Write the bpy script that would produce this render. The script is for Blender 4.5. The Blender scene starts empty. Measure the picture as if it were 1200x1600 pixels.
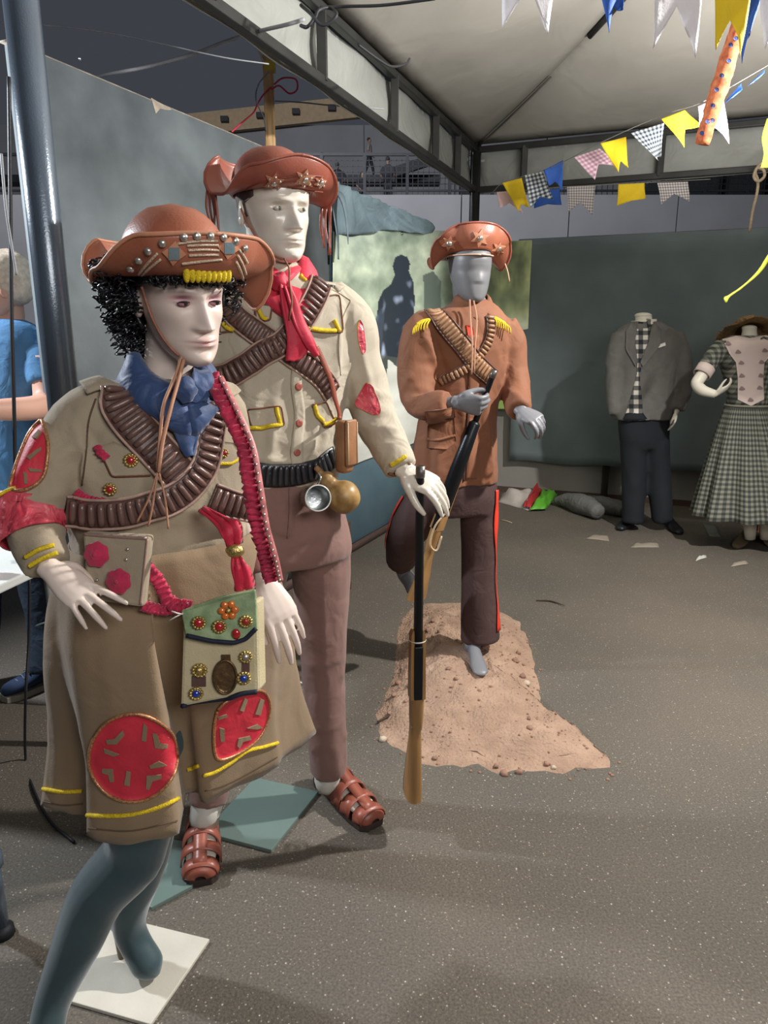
import bpy, bmesh, math, random
import numpy as np
from mathutils import Vector, Matrix, noise
from mathutils.bvhtree import BVHTree
random.seed(7)
SC = bpy.context.scene
COL = SC.collection
R = math.radians
# ------------------------------------------------------------------ camera, world, lights, exposure
F = 1120.0; PIT = R(13.8); H = 1.47
CP, SP = math.cos(PIT), math.sin(PIT)
cam_d = bpy.data.cameras.new('camera'); cam = bpy.data.objects.new('camera', cam_d); COL.objects.link(cam)
cam.location = (0, 0, H); cam.rotation_euler = (R(90) - PIT, 0, 0)
cam_d.sensor_fit = 'VERTICAL'; cam_d.sensor_height = 32.0; cam_d.lens = F / 1600 * 32.0
cam_d.clip_start = 0.05; cam_d.clip_end = 200
SC.camera = cam
SC.view_settings.view_transform = 'Standard'; SC.view_settings.look = 'None'
SC.view_settings.gamma = 1.0; SC.view_settings.use_curve_mapping = False
SC.view_settings.exposure = 0.0
world = bpy.data.worlds.new('night_sky'); SC.world = world; world.use_nodes = True
bg = world.node_tree.nodes['Background']
bg.inputs[0].default_value = (0.046, 0.050, 0.062, 1); bg.inputs[1].default_value = 1.0

def lamp(name, kind, loc, energy, color, target=None, **kw):
    d = bpy.data.lights.new(name, kind); d.energy = energy; d.color = color
    for k, v in kw.items(): setattr(d, k, v)
    o = bpy.data.objects.new(name, d); COL.objects.link(o); o.location = loc
    if target is not None:
        o.rotation_euler = (Vector(target) - Vector(loc)).to_track_quat('-Z', 'Y').to_euler()
    return o
# floodlight on the right tent truss (key), a work lamp behind the photographer, a floodlight behind the left partition, an added unseen fill light for the far stand
lamp('key_floodlight', 'SPOT', (2.15, 2.25, 2.85), 520, (1.0, 0.98, 0.945), (0.0, 2.2, 0.4), spot_size=R(150), spot_blend=0.35, shadow_soft_size=0.05)
lamp('work_lamp', 'AREA', (1.2, -1.0, 2.4), 46, (1.0, 0.98, 0.95), (-0.2, 3.0, 1.2), shape='RECTANGLE', size=1.5, size_y=0.8)
lamp('left_floodlight', 'SPOT', (-2.6, 2.3, 2.5), 300, (0.86, 0.93, 1.0), (-0.3, 1.6, 0.9), spot_size=R(120), spot_blend=0.5, shadow_soft_size=0.08)
lamp('canopy_fill_light', 'AREA', (2.2, 3.6, 2.2), 125, (1.0, 0.97, 0.92), (2.2, 3.7, 6), shape='RECTANGLE', size=1.2, size_y=0.3)  # added unseen fill aimed up, bounced softly off the canopy
lamp('banner_spot', 'SPOT', (1.75, 4.75, 2.15), 62, (1.0, 0.98, 0.94), (0.0, 5.75, 1.40), spot_size=R(66), spot_blend=0.6, shadow_soft_size=0.05)
lamp('stand_fill_light', 'AREA', (-4, 10, 10), 2600, (0.92, 0.94, 1.0), (0, 24, 5), shape='SQUARE', size=2.0)

# ------------------------------------------------------------------ pixel helpers: a point of the photograph at a known distance
def ray(px, py):
    v = (800 - py) / F
    return Vector(((px - 600) / F, CP + SP * v, -SP + CP * v))
def at(px, py, Y):
    d = ray(px, py); t = Y / d.y
    return Vector((d.x * t, Y, H + d.z * t))
def gnd(px, py, z=0.0):
    d = ray(px, py); t = (z - H) / d.z
    return Vector((d.x * t, d.y * t, z))
def mpp(px, py, Y):
    return Y / ray(px, py).y / F            # metres per pixel
CAM = Vector((0, 0, H))

# ------------------------------------------------------------------ materials
def s2l(c):
    c = c / 255.0
    return c / 12.92 if c <= 0.04045 else ((c + 0.055) / 1.055) ** 2.4
def lin(rgb, k=1.0): return (min(1, s2l(rgb[0]) * k), min(1, s2l(rgb[1]) * k), min(1, s2l(rgb[2]) * k), 1)
MATS = {}
def mat(name, rgb, rough=0.8, var=0.18, vscale=6.0, bump=0.25, bscale=250.0, metal=0.0, rgb2=None, attr=None, sheen=0.0,
        coat=0.0, spec=0.4, bdist=0.002, fold=0.0, fscale=14.0, emit=0.0, trans=0.0, stretch=None):
    if name in MATS: return MATS[name]
    m = bpy.data.materials.new(name); m.use_nodes = True; nt = m.node_tree; N = nt.nodes; L = nt.links
    b = N['Principled BSDF']
    tc = N.new('ShaderNodeTexCoord'); src = tc.outputs['Object']
    if stretch:
        mp = N.new('ShaderNodeMapping'); mp.inputs['Scale'].default_value = stretch; L.new(src, mp.inputs[0]); src = mp.outputs[0]
    n1 = N.new('ShaderNodeTexNoise'); n1.inputs['Scale'].default_value = vscale; n1.inputs['Detail'].default_value = 5
    L.new(src, n1.inputs['Vector'])
    ramp = N.new('ShaderNodeMapRange'); ramp.inputs[1].default_value = 0.32; ramp.inputs[2].default_value = 0.68
    L.new(n1.outputs[0], ramp.inputs[0])
    mix = N.new('ShaderNodeMix'); mix.data_type = 'RGBA'; L.new(ramp.outputs[0], mix.inputs[0])
    if attr:
        at_ = N.new('ShaderNodeAttribute'); at_.attribute_name = attr
        hs = N.new('ShaderNodeHueSaturation'); hs.inputs['Value'].default_value = 1 - var; L.new(at_.outputs[0], hs.inputs['Color'])
        L.new(hs.outputs[0], mix.inputs[6]); L.new(at_.outputs[0], mix.inputs[7])
    else:
        mix.inputs[6].default_value = lin(rgb, 1 - var)
        mix.inputs[7].default_value = lin(rgb2) if rgb2 else lin(rgb, 1 + var)
    L.new(mix.outputs[2], b.inputs['Base Color'])
    b.inputs['Roughness'].default_value = rough; b.inputs['Metallic'].default_value = metal
    b.inputs['Specular IOR Level'].default_value = spec
    b.inputs['Coat Weight'].default_value = coat; b.inputs['Coat Roughness'].default_value = 0.15
    if sheen: b.inputs['Sheen Weight'].default_value = sheen
    if trans: b.inputs['Transmission Weight'].default_value = trans
    if emit:
        L.new(mix.outputs[2], b.inputs['Emission Color']); b.inputs['Emission Strength'].default_value = emit
    if bump:
        n2 = N.new('ShaderNodeTexNoise'); n2.inputs['Scale'].default_value = bscale; n2.inputs['Detail'].default_value = 3
        L.new(src, n2.inputs['Vector'])
        bp = N.new('ShaderNodeBump'); bp.inputs['Strength'].default_value = bump; bp.inputs['Distance'].default_value = bdist
        L.new(n2.outputs[0], bp.inputs['Height'])
        if fold:
            n3 = N.new('ShaderNodeTexNoise'); n3.inputs['Scale'].default_value = fscale; n3.inputs['Detail'].default_value = 2
            n3.inputs['Distortion'].default_value = 1.2
            L.new(src, n3.inputs['Vector'])
            b2 = N.new('ShaderNodeBump'); b2.inputs['Strength'].default_value = fold; b2.inputs['Distance'].default_value = 0.03
            L.new(n3.outputs[0], b2.inputs['Height']); L.new(bp.outputs[0], b2.inputs['Normal'])
            L.new(b2.outputs[0], b.inputs['Normal'])
        else:
            L.new(bp.outputs[0], b.inputs['Normal'])
    MATS[name] = m
    return m

def checks(name, c1, c2, c3, rough=0.85, scale=1.0):
    """gingham on the UV map (in metres): c1 where both threads are light, c3 where both are dark"""
    m = bpy.data.materials.new(name); m.use_nodes = True; nt = m.node_tree; N = nt.nodes; L = nt.links
    b = N['Principled BSDF']; b.inputs['Roughness'].default_value = rough
    tc = N.new('ShaderNodeTexCoord'); sx = N.new('ShaderNodeSeparateXYZ'); L.new(tc.outputs['UV'], sx.inputs[0])
    outs = []
    for i in (0, 1):
        mu = N.new('ShaderNodeMath'); mu.operation = 'MULTIPLY'; mu.inputs[1].default_value = scale; L.new(sx.outputs[i], mu.inputs[0])
        fr = N.new('ShaderNodeMath'); fr.operation = 'FRACT'; L.new(mu.outputs[0], fr.inputs[0])
        gt = N.new('ShaderNodeMath'); gt.operation = 'GREATER_THAN'; gt.inputs[1].default_value = 0.5; L.new(fr.outputs[0], gt.inputs[0])
        outs.append(gt.outputs[0])
    ad = N.new('ShaderNodeMath'); ad.operation = 'ADD'; L.new(outs[0], ad.inputs[0]); L.new(outs[1], ad.inputs[1])
    dv = N.new('ShaderNodeMath'); dv.operation = 'MULTIPLY'; dv.inputs[1].default_value = 0.5; L.new(ad.outputs[0], dv.inputs[0])
    cr = N.new('ShaderNodeValToRGB'); e = cr.color_ramp.elements; cr.color_ramp.interpolation = 'CONSTANT'
    e[0].position = 0; e[0].color = lin(c1); e[1].position = 0.75; e[1].color = lin(c3)
    k = cr.color_ramp.elements.new(0.25); k.color = lin(c2)
    L.new(dv.outputs[0], cr.inputs[0]); L.new(cr.outputs[0], b.inputs['Base Color'])
    MATS[name] = m
    return m

# ------------------------------------------------------------------ mesh helpers
def V(*a): return Vector(a)
def spline(pts, n):
    """Catmull-Rom through tuples / vectors of any length, n samples"""
    P = [np.array(p, dtype=float) for p in pts]
    if len(P) == 1: return P * n
    P = [2 * P[0] - P[1]] + P + [2 * P[-1] - P[-2]]
    m = len(P) - 3; out = []
    for i in range(n):
        t = i / (n - 1) * m; k = min(int(t), m - 1); u = t - k
        a, b, c, d = P[k:k + 4]
        out.append(0.5 * (2 * b + (c - a) * u + (2 * a - 5 * b + 4 * c - d) * u * u + (3 * b - a - 3 * c + d) * u ** 3))
    return out
def sv(pts, n): return [Vector(p) for p in spline(pts, n)]

class MB:
    def __init__(s): s.v = []; s.f = []; s.uv = []; s.col = None
    def add(s, vs, fs):
        o = len(s.v); s.v += [Vector(p) for p in vs]; s.f += [tuple(i + o for i in f) for f in fs]; return s
    def join(s, m): return s.add(m.v, m.f)
    def loft(s, rings, cap=(True, True), closed=True):
        n = len(rings[0]); fs = []; vs = [p for r in rings for p in r]; m = n if closed else n - 1
        for i in range(len(rings) - 1):
            for j in range(m):
                k = (j + 1) % n
                fs.append((i * n + j, i * n + k, (i + 1) * n + k, (i + 1) * n + j))
        if cap[0]: fs.append(tuple(range(n))[::-1])
        if cap[1]: fs.append(tuple((len(rings) - 1) * n + j for j in range(n)))
        return s.add(vs, fs)
    def tube(s, pts, r, n=8, cap=True, m=None, flat=1.0, up=None):
        """tube through pts; r = radius or list; flat squashes along the frame's second axis"""
        pts = [Vector(p) for p in pts]
        rr = list(r) if hasattr(r, '__len__') else [r] * len(pts)
        if m:
            q = spline([tuple(p) + (a,) for p, a in zip(pts, rr)], m)
            pts = [Vector(x[:3]) for x in q]; rr = [max(1e-4, x[3]) for x in q]
        rings = []; a = None
        for i, p in enumerate(pts):
            t = (pts[min(i + 1, len(pts) - 1)] - pts[max(i - 1, 0)])
            if t.length < 1e-9: t = V(0, 0, 1)
            t.normalize()
            if up is not None: a = Vector(up)
            elif a is None: a = V(0, 0, 1) if abs(t.z) < 0.9 else V(0, 1, 0)
            a = a - t * a.dot(t)
            if a.length < 1e-6: a = t.orthogonal()
            a.normalize(); b = t.cross(a)
            rings.append([p + a * (rr[i] * flat * math.cos(2 * math.pi * j / n)) + b * (rr[i] * math.sin(2 * math.pi * j / n)) for j in range(n)])
        return s.loft(rings, (cap, cap))
    def box(s, c, sx, sy, sz, M=None):
        c = Vector(c); M = M or Matrix.Identity(3)
        vs = [c + M @ V(x * sx / 2, y * sy / 2, z * sz / 2) for z in (-1, 1) for y in (-1, 1) for x in (-1, 1)]
        return s.add(vs, [(0, 2, 3, 1), (4, 5, 7, 6), (0, 1, 5, 4), (2, 6, 7, 3), (0, 4, 6, 2), (1, 3, 7, 5)])
    def beam(s, a, b, w, h=None, up=(0, 0, 1)):
        a, b = Vector(a), Vector(b); t = (b - a); l = t.length; t.normalize(); u = Vector(up); u = u - t * u.dot(t)
        if u.length < 1e-5: u = t.orthogonal()
        u.normalize(); sd = t.cross(u)
        return s.box((a + b) / 2, l, w, h or w, Matrix((t, sd, u)).transposed())
    def ell(s, c, rx, ry, rz, M=None, nu=16, nv=10, wob=0.0, seed=0):
        c = Vector(c); M = M or Matrix.Identity(3); vs = [c + M @ V(0, 0, rz)]; fs = []
        for i in range(1, nv):
            a = math.pi * i / nv
            for j in range(nu):
                b = 2 * math.pi * j / nu; d = V(math.sin(a) * math.cos(b), math.sin(a) * math.sin(b), math.cos(a))
                k = 1 + wob * noise.noise(d * 1.7 + V(seed * 3.1, seed, 0)) if wob else 1
                vs.append(c + M @ V(d.x * rx * k, d.y * ry * k, d.z * rz * k))
        vs.append(c + M @ V(0, 0, -rz)); last = len(vs) - 1
        for j in range(nu): fs.append((0, 1 + j, 1 + (j + 1) % nu))
        for i in range(nv - 2):
            for j in range(nu):
                k = (j + 1) % nu
                fs.append((1 + i * nu + j, 1 + (i + 1) * nu + j, 1 + (i + 1) * nu + k, 1 + i * nu + k))
        for j in range(nu): fs.append((last, 1 + (nv - 2) * nu + (j + 1) % nu, 1 + (nv - 2) * nu + j))
        return s.add(vs, fs)
    def prism(s, poly, off):
        """flat polygon (3D points) with thickness vector off"""
        n = len(poly); off = Vector(off); vs = [Vector(p) for p in poly] + [Vector(p) + off for p in poly]
        fs = [tuple(range(n))[::-1], tuple(range(n, 2 * n))] + [(i, (i + 1) % n, n + (i + 1) % n, n + i) for i in range(n)]
        return s.add(vs, fs)
    def lathe(s, c, axis, prof, n=24, cap=(True, True)):
        """prof = [(distance along axis, radius)]"""
        c = Vector(c); t = Vector(axis).normalized(); a = t.orthogonal().normalized(); b = t.cross(a)
        return s.loft([[c + t * d + a * (r * math.cos(2 * math.pi * j / n)) + b * (r * math.sin(2 * math.pi * j / n)) for j in range(n)] for d, r in prof], cap)

def tmp_mesh(mb):
    me = bpy.data.meshes.new('tmp'); me.from_pydata([tuple(p) for p in mb.v], [], mb.f); me.update(); return me
def vox(mb, size, it=4, fac=0.5):
    """union of overlapping closed shapes into one smooth surface"""
    me = tmp_mesh(mb); o = bpy.data.objects.new('tmp', me); COL.objects.link(o)
    m = o.modifiers.new('r', 'REMESH'); m.mode = 'VOXEL'; m.voxel_size = size; m.adaptivity = 0
    if it:
        q = o.modifiers.new('s', 'SMOOTH'); q.factor = fac; q.iterations = it
    dg = bpy.context.evaluated_depsgraph_get(); dg.update()
    e = bpy.data.meshes.new_from_object(o.evaluated_get(dg))
    r = MB(); r.v = [v.co.copy() for v in e.vertices]; r.f = [tuple(p.vertices) for p in e.polygons]
    bpy.data.objects.remove(o); bpy.data.meshes.remove(me); bpy.data.meshes.remove(e)
    return r
def vnormals(mb):
    me = tmp_mesh(mb); a = np.empty(len(mb.v) * 3); me.vertex_normals.foreach_get('vector', a); bpy.data.meshes.remove(me)
    return a.reshape(-1, 3)
def crumple(mb, amp=0.004, scale=9.0, folds=(), seed=0.0, stretch=(1, 1, 0.5)):
    """cloth relief: noise plus explicit folds (p0, p1, width, height)"""
    nn = vnormals(mb); co = np.array([tuple(p) for p in mb.v]); d = np.zeros(len(co))
    if amp:
        st = Vector(stretch)
        for i, p in enumerate(mb.v):
            q = V(p.x * st.x, p.y * st.y, p.z * st.z) * scale + V(seed, seed * 2, -seed)
            n0 = noise.noise(q)
            d[i] = amp * (n0 * 0.7 + (0.5 - abs(noise.noise(q * 1.9 + V(5, 1, n0)))) * 0.9 - 0.2)
    for p0, p1, w, a in folds:
        p0 = np.array(p0); p1 = np.array(p1); ab = p1 - p0; L = max(1e-9, ab @ ab)
        t = np.clip(((co - p0) @ ab) / L, 0, 1); q = np.linalg.norm(co - (p0 + t[:, None] * ab), axis=1)
        d += a * np.exp(-(q / w) ** 2) * (0.35 + 0.65 * np.sin(np.pi * np.clip(t, 0.02, 0.98)))
    co = co + nn * d[:, None]
    mb.v = [Vector(p) for p in co]
    return mb
def shell(mb, th):
    """give an open surface a thickness (inner copy joined at the boundary)"""
    nn = vnormals(mb); n = len(mb.v); inner = [p - Vector(q) * th for p, q in zip(mb.v, nn)]
    cnt = {}
    for f in mb.f:
        for i in range(len(f)):
            a, b = f[i], f[(i + 1) % len(f)]; cnt.setdefault((min(a, b), max(a, b)), []).append((a, b))
    fs = [tuple(i + n for i in f[::-1]) for f in mb.f]
    fs += [(e[0][1], e[0][0], e[0][0] + n, e[0][1] + n) for e in cnt.values() if len(e) == 1]
    mb.v = list(mb.v) + inner; mb.f = mb.f + fs
    if mb.uv: mb.uv = mb.uv + mb.uv
    return mb

# ------------------------------------------------------------------ objects
ORG = {}
def thing(name, label, cat, loc, group=None):
    o = bpy.data.objects.new(name, None); COL.objects.link(o); o.location = loc; o.empty_display_size = 0.1
    o['label'] = label; o['category'] = cat
    if group: o['group'] = group
    ORG[o.name] = Vector(loc); return o
def tag(o, label, cat, group=None):
    o['label'] = label; o['category'] = cat
    if group: o['group'] = group
    return o
def obj(name, mb, m, parent=None, smooth=True, label=None, kind=None, bevel=0.0, loc=None, flat_angle=None):
    org = ORG[parent.name] if parent else (Vector(loc) if loc is not None else V(0, 0, 0))
    me = bpy.data.meshes.new(name)
    me.from_pydata([tuple(p - org) for p in mb.v], [], mb.f); me.update()
    if not isinstance(m, (list, tuple)): m = [m]
    for x in m: me.materials.append(x)
    if smooth:
        me.polygons.foreach_set('use_smooth', [True] * len(me.polygons))
        if flat_angle: me.set_sharp_from_angle(angle=R(flat_angle))
    if mb.uv:
        uv = me.uv_layers.new(name='UVMap')
        a = np.array(mb.uv, dtype=np.float32); li = np.empty(len(me.loops), dtype=np.int32); me.loops.foreach_get('vertex_index', li)
        uv.data.foreach_set('uv', a[li].ravel())
    if mb.col is not None:
        c = me.color_attributes.new('Col', 'FLOAT_COLOR', 'POINT'); c.data.foreach_set('color', np.asarray(mb.col, dtype=np.float32).ravel())
    o = bpy.data.objects.new(name, me); COL.objects.link(o)
    if parent: o.parent = parent
    elif loc is not None: o.location = org
    ORG[o.name] = org
    if bevel:
        b = o.modifiers.new('bevel', 'BEVEL'); b.width = bevel; b.segments = 2; b.limit_method = 'ANGLE'; b.angle_limit = R(40)
    if label: o['label'] = label
    if kind: o['kind'] = kind
    return o
def struct(name, mb, m, **k):
    return obj(name, mb, m, kind='structure', **k)

# ------------------------------------------------------------------ working on a surface seen in the photograph
class Skin:
    def __init__(s, mbs, Y0=2.0):
        v = []; f = []
        for m in (mbs if isinstance(mbs, (list, tuple)) else [mbs]):
            o = len(v); v += m.v; f += [tuple(i + o for i in q) for q in m.f]
        s.t = BVHTree.FromPolygons(v, f); s.Y0 = Y0
    def on(s, px, py):
        d = ray(px, py).normalized(); h = s.t.ray_cast(CAM, d)
        if h[0] is None:
            best = None
            for k in range(16):
                p = at(px, py, s.Y0 - 0.24 + 0.03 * k); q = s.t.find_nearest(p)
                if best is None or q[3] < best[3]: best = q
            h = best
        return Vector(h[0]), Vector(h[1])
    def near(s, p):
        h = s.t.find_nearest(p); return Vector(h[0]), Vector(h[1])
def smooth_vecs(vs, it=2):
    for _ in range(it):
        vs = [(vs[max(i - 1, 0)] + vs[i] * 2 + vs[min(i + 1, len(vs) - 1)]) / 4 for i in range(len(vs))]
    return vs
def trim(skin, px, r, n=24, off=None, sides=6, straight=False):
    if straight:
        k = max(2, n // (len(px) - 1)); q = [np.array(px[i], float) * (1 - u / k) + np.array(px[i + 1], float) * (u / k) for i in range(len(px) - 1) for u in range(k)] + [np.array(px[-1], float)]; n = len(q)
    else: q = spline(px, n)
    P = []; Nn = []
    for x in q:
        p, nn = skin.on(x[0], x[1]); P.append(p); Nn.append(nn)
    Nn = smooth_vecs(Nn, 3); off = r * 0.5 if off is None else off
    P = smooth_vecs([p + nn.normalized() * off for p, nn in zip(P, Nn)], 1)
    return MB().tube(P, r, sides)
def pix(p):
    q = Vector(p) - CAM; f = q.y * CP - q.z * SP; return (600 + F * q.x / f, 800 - F * (q.y * SP + q.z * CP) / f)
def edge_near(edge, px, py): return min(range(len(edge)), key=lambda i: (pix(edge[i])[0] - px) ** 2 + (pix(edge[i])[1] - py) ** 2)
def patch(skin, poly, off=0.003, K=5, dens=3, edge=0.004, closed_spline=True):
    """cloth patch: pixel polygon laid on the surface with its own thickness"""
    if closed_spline:
        n = len(poly) * dens; ext = poly + [poly[0]]
        pts = [x for x in spline(ext, n + 1)][:-1]
    else:
        pts = []
        for i in range(len(poly)):
            a, b = np.array(poly[i], float), np.array(poly[(i + 1) % len(poly)], float)
            for k in range(dens): pts.append(a + (b - a) * k / dens)
    c = sum(pts) / len(pts); n = len(pts); rings = []
    for k in range(1, K + 1):
        rg = []
        for p in pts:
            q = c + (p - c) * k / K; h, nn = skin.on(q[0], q[1]); rg.append(h + nn * off)
        rings.append(rg)
    h0, n0 = skin.on(c[0], c[1]); mb = MB(); mb.loft(rings, (False, False)); ci = len(mb.v); mb.v.append(h0 + n0 * off)
    sc_ = mpp(c[0], c[1], h0.y); puv = [((c + (p - c) * k / K)[0] * sc_, -(c + (p - c) * k / K)[1] * sc_) for k in range(1, K + 1) for p in pts] + [(c[0] * sc_, -c[1] * sc_)] + [(p[0] * sc_, -p[1] * sc_) for p in pts]
    for j in range(n): mb.f.append((ci, (j + 1) % n, j))
    out = []
    for p in pts:
        h, nn = skin.on(p[0], p[1]); out.append(h - nn * edge * 0.3)
    b0 = len(mb.v); mb.v += out; e0 = (K - 1) * n
    for j in range(n): mb.f.append((e0 + j, b0 + j, b0 + (j + 1) % n, e0 + (j + 1) % n))
    mb.uv = puv
    return mb
def strap(skin, px, width, thick=0.005, n=30, lift=0.002, snap=True, cols=5):
    """leather strip laid over the surface along a pixel path; returns mesh and frames (p, tangent, side, normal, width)"""
    W = width if isinstance(width, (list, tuple)) else [width] * len(px)
    q = spline([tuple(a) + (w,) for a, w in zip(px, W)], n); P = []; Nn = []
    for x in q:
        p, nn = skin.on(x[0], x[1]); P.append(p); Nn.append(nn)
    Nn = smooth_vecs(Nn, 4); P = smooth_vecs(P, 1); fr = []; top = []; bot = []
    for i in range(n):
        t = (P[min(i + 1, n - 1)] - P[max(i - 1, 0)]).normalized(); nn = (Nn[i] - t * Nn[i].dot(t)).normalized(); sd = t.cross(nn)
        w = q[i][2]; a = []; b = []
        for j in range(cols):
            u = (j / (cols - 1) - 0.5) * w; p = P[i] + sd * u
            if snap:
                h, hn = skin.near(p + nn * 0.01)
                if (h - p).length > 0.035: h = p
                p = h * 0.7 + p * 0.3
            a.append(p + nn * (lift + thick)); b.append(p + nn * lift)
        top.append(a); bot.append(b); fr.append((P[i], t, sd, nn, w))
    # relax rows lengthways
    for arr in (top, bot):
        for j in range(cols):
            col = smooth_vecs([arr[i][j] for i in range(n)], 2)
            for i in range(n): arr[i][j] = col[i]
    mb = MB(); mb.loft([t_ + b_[::-1] for t_, b_ in zip(top, bot)], (True, True))
    return mb, fr, top
def loops(top, fr, spacing, r, name, m, parent, span=(0.1, 0.9), jitter=0.0, lab=None, skip=0.0):
    """cartridge loops across a bandolier, one object each"""
    n = len(fr); acc = skip; prev = None; cnt = 0
    L = [0.0]
    for i in range(1, n): L.append(L[-1] + (fr[i][0] - fr[i - 1][0]).length)
    s = spacing * 0.6
    while s < L[-1] - spacing * 0.4:
        i = max(k for k in range(n) if L[k] <= s); i = min(i, n - 2); u = (s - L[i]) / max(1e-6, L[i + 1] - L[i])
        row = [top[i][j].lerp(top[i + 1][j], u) for j in range(len(top[i]))]
        nn = fr[i][3].lerp(fr[i + 1][3], u).normalized(); tt = fr[i][1]
        K = 5; pts = []
        for k in range(K):
            w = span[0] + (span[1] - span[0]) * k / (K - 1); x = w * (len(row) - 1); a = min(int(x), len(row) - 2)
            pts.append(row[a].lerp(row[a + 1], x - a) + nn * r * 0.35 + tt * random.uniform(-jitter, jitter))
        mb = MB().tube(pts, [r * 0.75, r, r, r, r * 0.75], 6, up=nn)
        obj(name, mb, m, parent); cnt += 1
        s += spacing
    return cnt
# ================================================================== SETTING
TH = R(21.8); AX = V(math.sin(TH), math.cos(TH), 0); BX = V(math.cos(TH), -math.sin(TH), 0)   # along the left partition (away), along the back wall (right)

def asphalt():
    m = bpy.data.materials.new('asphalt'); m.use_nodes = True; nt = m.node_tree; N = nt.nodes; L = nt.links; b = N['Principled BSDF']
    tc = N.new('ShaderNodeTexCoord')
    def noi(s, d=4):
        n = N.new('ShaderNodeTexNoise'); n.inputs['Scale'].default_value = s; n.inputs['Detail'].default_value = d; L.new(tc.outputs['Object'], n.inputs['Vector']); return n
    def rng(src, a, b_):
        r = N.new('ShaderNodeMapRange'); r.inputs[1].default_value = a; r.inputs[2].default_value = b_; L.new(src, r.inputs[0]); return r.outputs[0]
    def mx(f, a, c):
        k = N.new('ShaderNodeMix'); k.data_type = 'RGBA'; L.new(f, k.inputs[0])
        for i, x in ((6, a), (7, c)):
            if isinstance(x, tuple): k.inputs[i].default_value = x
            else: L.new(x, k.inputs[i])
        return k.outputs[2]
    big = rng(noi(0.9, 3).outputs[0], 0.35, 0.65)
    base = mx(big, lin((102, 97, 88)), lin((118, 109, 98)))
    fine = rng(noi(160, 3).outputs[0], 0.3, 0.7)
    base = mx(fine, base, mx(big, lin((76, 71, 64)), lin((90, 82, 73))))
    for sc, th, c in ((55, 0.085, (158, 149, 136)), (90, 0.11, (142, 133, 121)), (34, 0.05, (186, 178, 166))):
        vo = N.new('ShaderNodeTexVoronoi'); vo.inputs['Scale'].default_value = sc; L.new(tc.outputs['Object'], vo.inputs['Vector'])
        lt = N.new('ShaderNodeMath'); lt.operation = 'LESS_THAN'; lt.inputs[1].default_value = th * 1.6; L.new(vo.outputs['Distance'], lt.inputs[0])
        sp = N.new('ShaderNodeSeparateColor'); L.new(vo.outputs['Color'], sp.inputs[0])
        gt = N.new('ShaderNodeMath'); gt.operation = 'GREATER_THAN'; gt.inputs[1].default_value = 0.55; L.new(sp.outputs[0], gt.inputs[0])
        mu = N.new('ShaderNodeMath'); mu.operation = 'MULTIPLY'; L.new(lt.outputs[0], mu.inputs[0]); L.new(gt.outputs[0], mu.inputs[1])
        base = mx(mu.outputs[0], base, lin(c))
    L.new(base, b.inputs['Base Color']); b.inputs['Roughness'].default_value = 0.82; b.inputs['Specular IOR Level'].default_value = 0.35
    bp = N.new('ShaderNodeBump'); bp.inputs['Strength'].default_value = 0.55; bp.inputs['Distance'].default_value = 0.006
    L.new(noi(120, 4).outputs[0], bp.inputs['Height']); L.new(bp.outputs[0], b.inputs['Normal'])
    return m
M_asph = asphalt()
g = MB(); nx, ny = 60, 60
for j in range(ny + 1):
    for i in range(nx + 1):
        x = -9 + 20 * i / nx; y = -2 + 24 * j / ny
        g.v.append(V(x, y, 0.0))
for j in range(ny):
    for i in range(nx): a = j * (nx + 1) + i; g.f.append((a, a + 1, a + nx + 2, a + nx + 1))
struct('floor', g, M_asph)

# ---- left painted partition
M_wall = mat('painted_board', (98, 105, 109), rough=0.45, var=0.24, vscale=3.0, bump=0.3, bscale=24, rgb2=(122, 130, 133), spec=0.5, bdist=0.003)
M_blue = mat('blue_board', (116, 146, 160), rough=0.55, var=0.12, vscale=3, bump=0.2, bscale=30)
M_brown = mat('brown_timber', (84, 66, 60), rough=0.7, var=0.2, stretch=(3, 3, 30))
def wl(y, z=0, off=0.0):      # point on the partition line at world y
    return V(-2.4 + 0.45 * y, y, z) - V(0.91, -0.41, 0) * off
WD = (wl(5) - wl(4)).normalized(); WN = V(WD.y, -WD.x, 0)        # along, and towards the exhibition
ang = math.atan2(WD.x, WD.y)
def wall_slab(y0, y1, z0, z1, th=0.04):
    a, b = wl(y0), wl(y1)
    return MB().prism([a + V(0, 0, z0), b + V(0, 0, z0), b + V(0, 0, z1), a + V(0, 0, z1)], -WN * th)
struct('wall_left', wall_slab(2.64, 4.6, 0.0, 2.40), M_wall)
# worn pale rim of the board, screws and a scab of peeled paint
M_wood_raw = mat('raw_board_edge', (150, 140, 128), rough=0.9, var=0.3, vscale=20)
tr = MB(); a, b = wl(2.62), wl(4.6)
tr.prism([a + V(0, 0, 2.400), b + V(0, 0, 2.400), b + V(0, 0, 2.404), a + V(0, 0, 2.404)], -WN * 0.04)
struct('trim_1', tr, M_wood_raw)
for (px, py) in ((58, 58), (124, 92)):
    y = 2.4 / (0.45 - ray(px, py).x / ray(px, py).y); p = at(px, py, y)
    tag(obj('screw', MB().lathe(p + WN * 0.001, WN, [(0, 0.006), (0.003, 0.006), (0.005, 0.003)], 10), mat('screw_steel', (210, 210, 210), rough=0.25, metal=1), loc=p),
        'bright screw head in the upper edge of the left partition, %s' % ('nearest the tent pole' if px < 100 else 'further from the tent pole'), 'screw')
pl = MB(); ps = [(236, 153), (246, 159), (262, 167), (268, 172), (258, 172), (250, 170), (246, 174), (243, 178), (240, 168)]
pts = []
for q in ps:
    y = 2.4 / (0.45 - ray(*q).x / ray(*q).y); pts.append(at(q[0], q[1], y) + WN * 0.002)
pl.prism(pts, -WN * 0.004)
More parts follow.
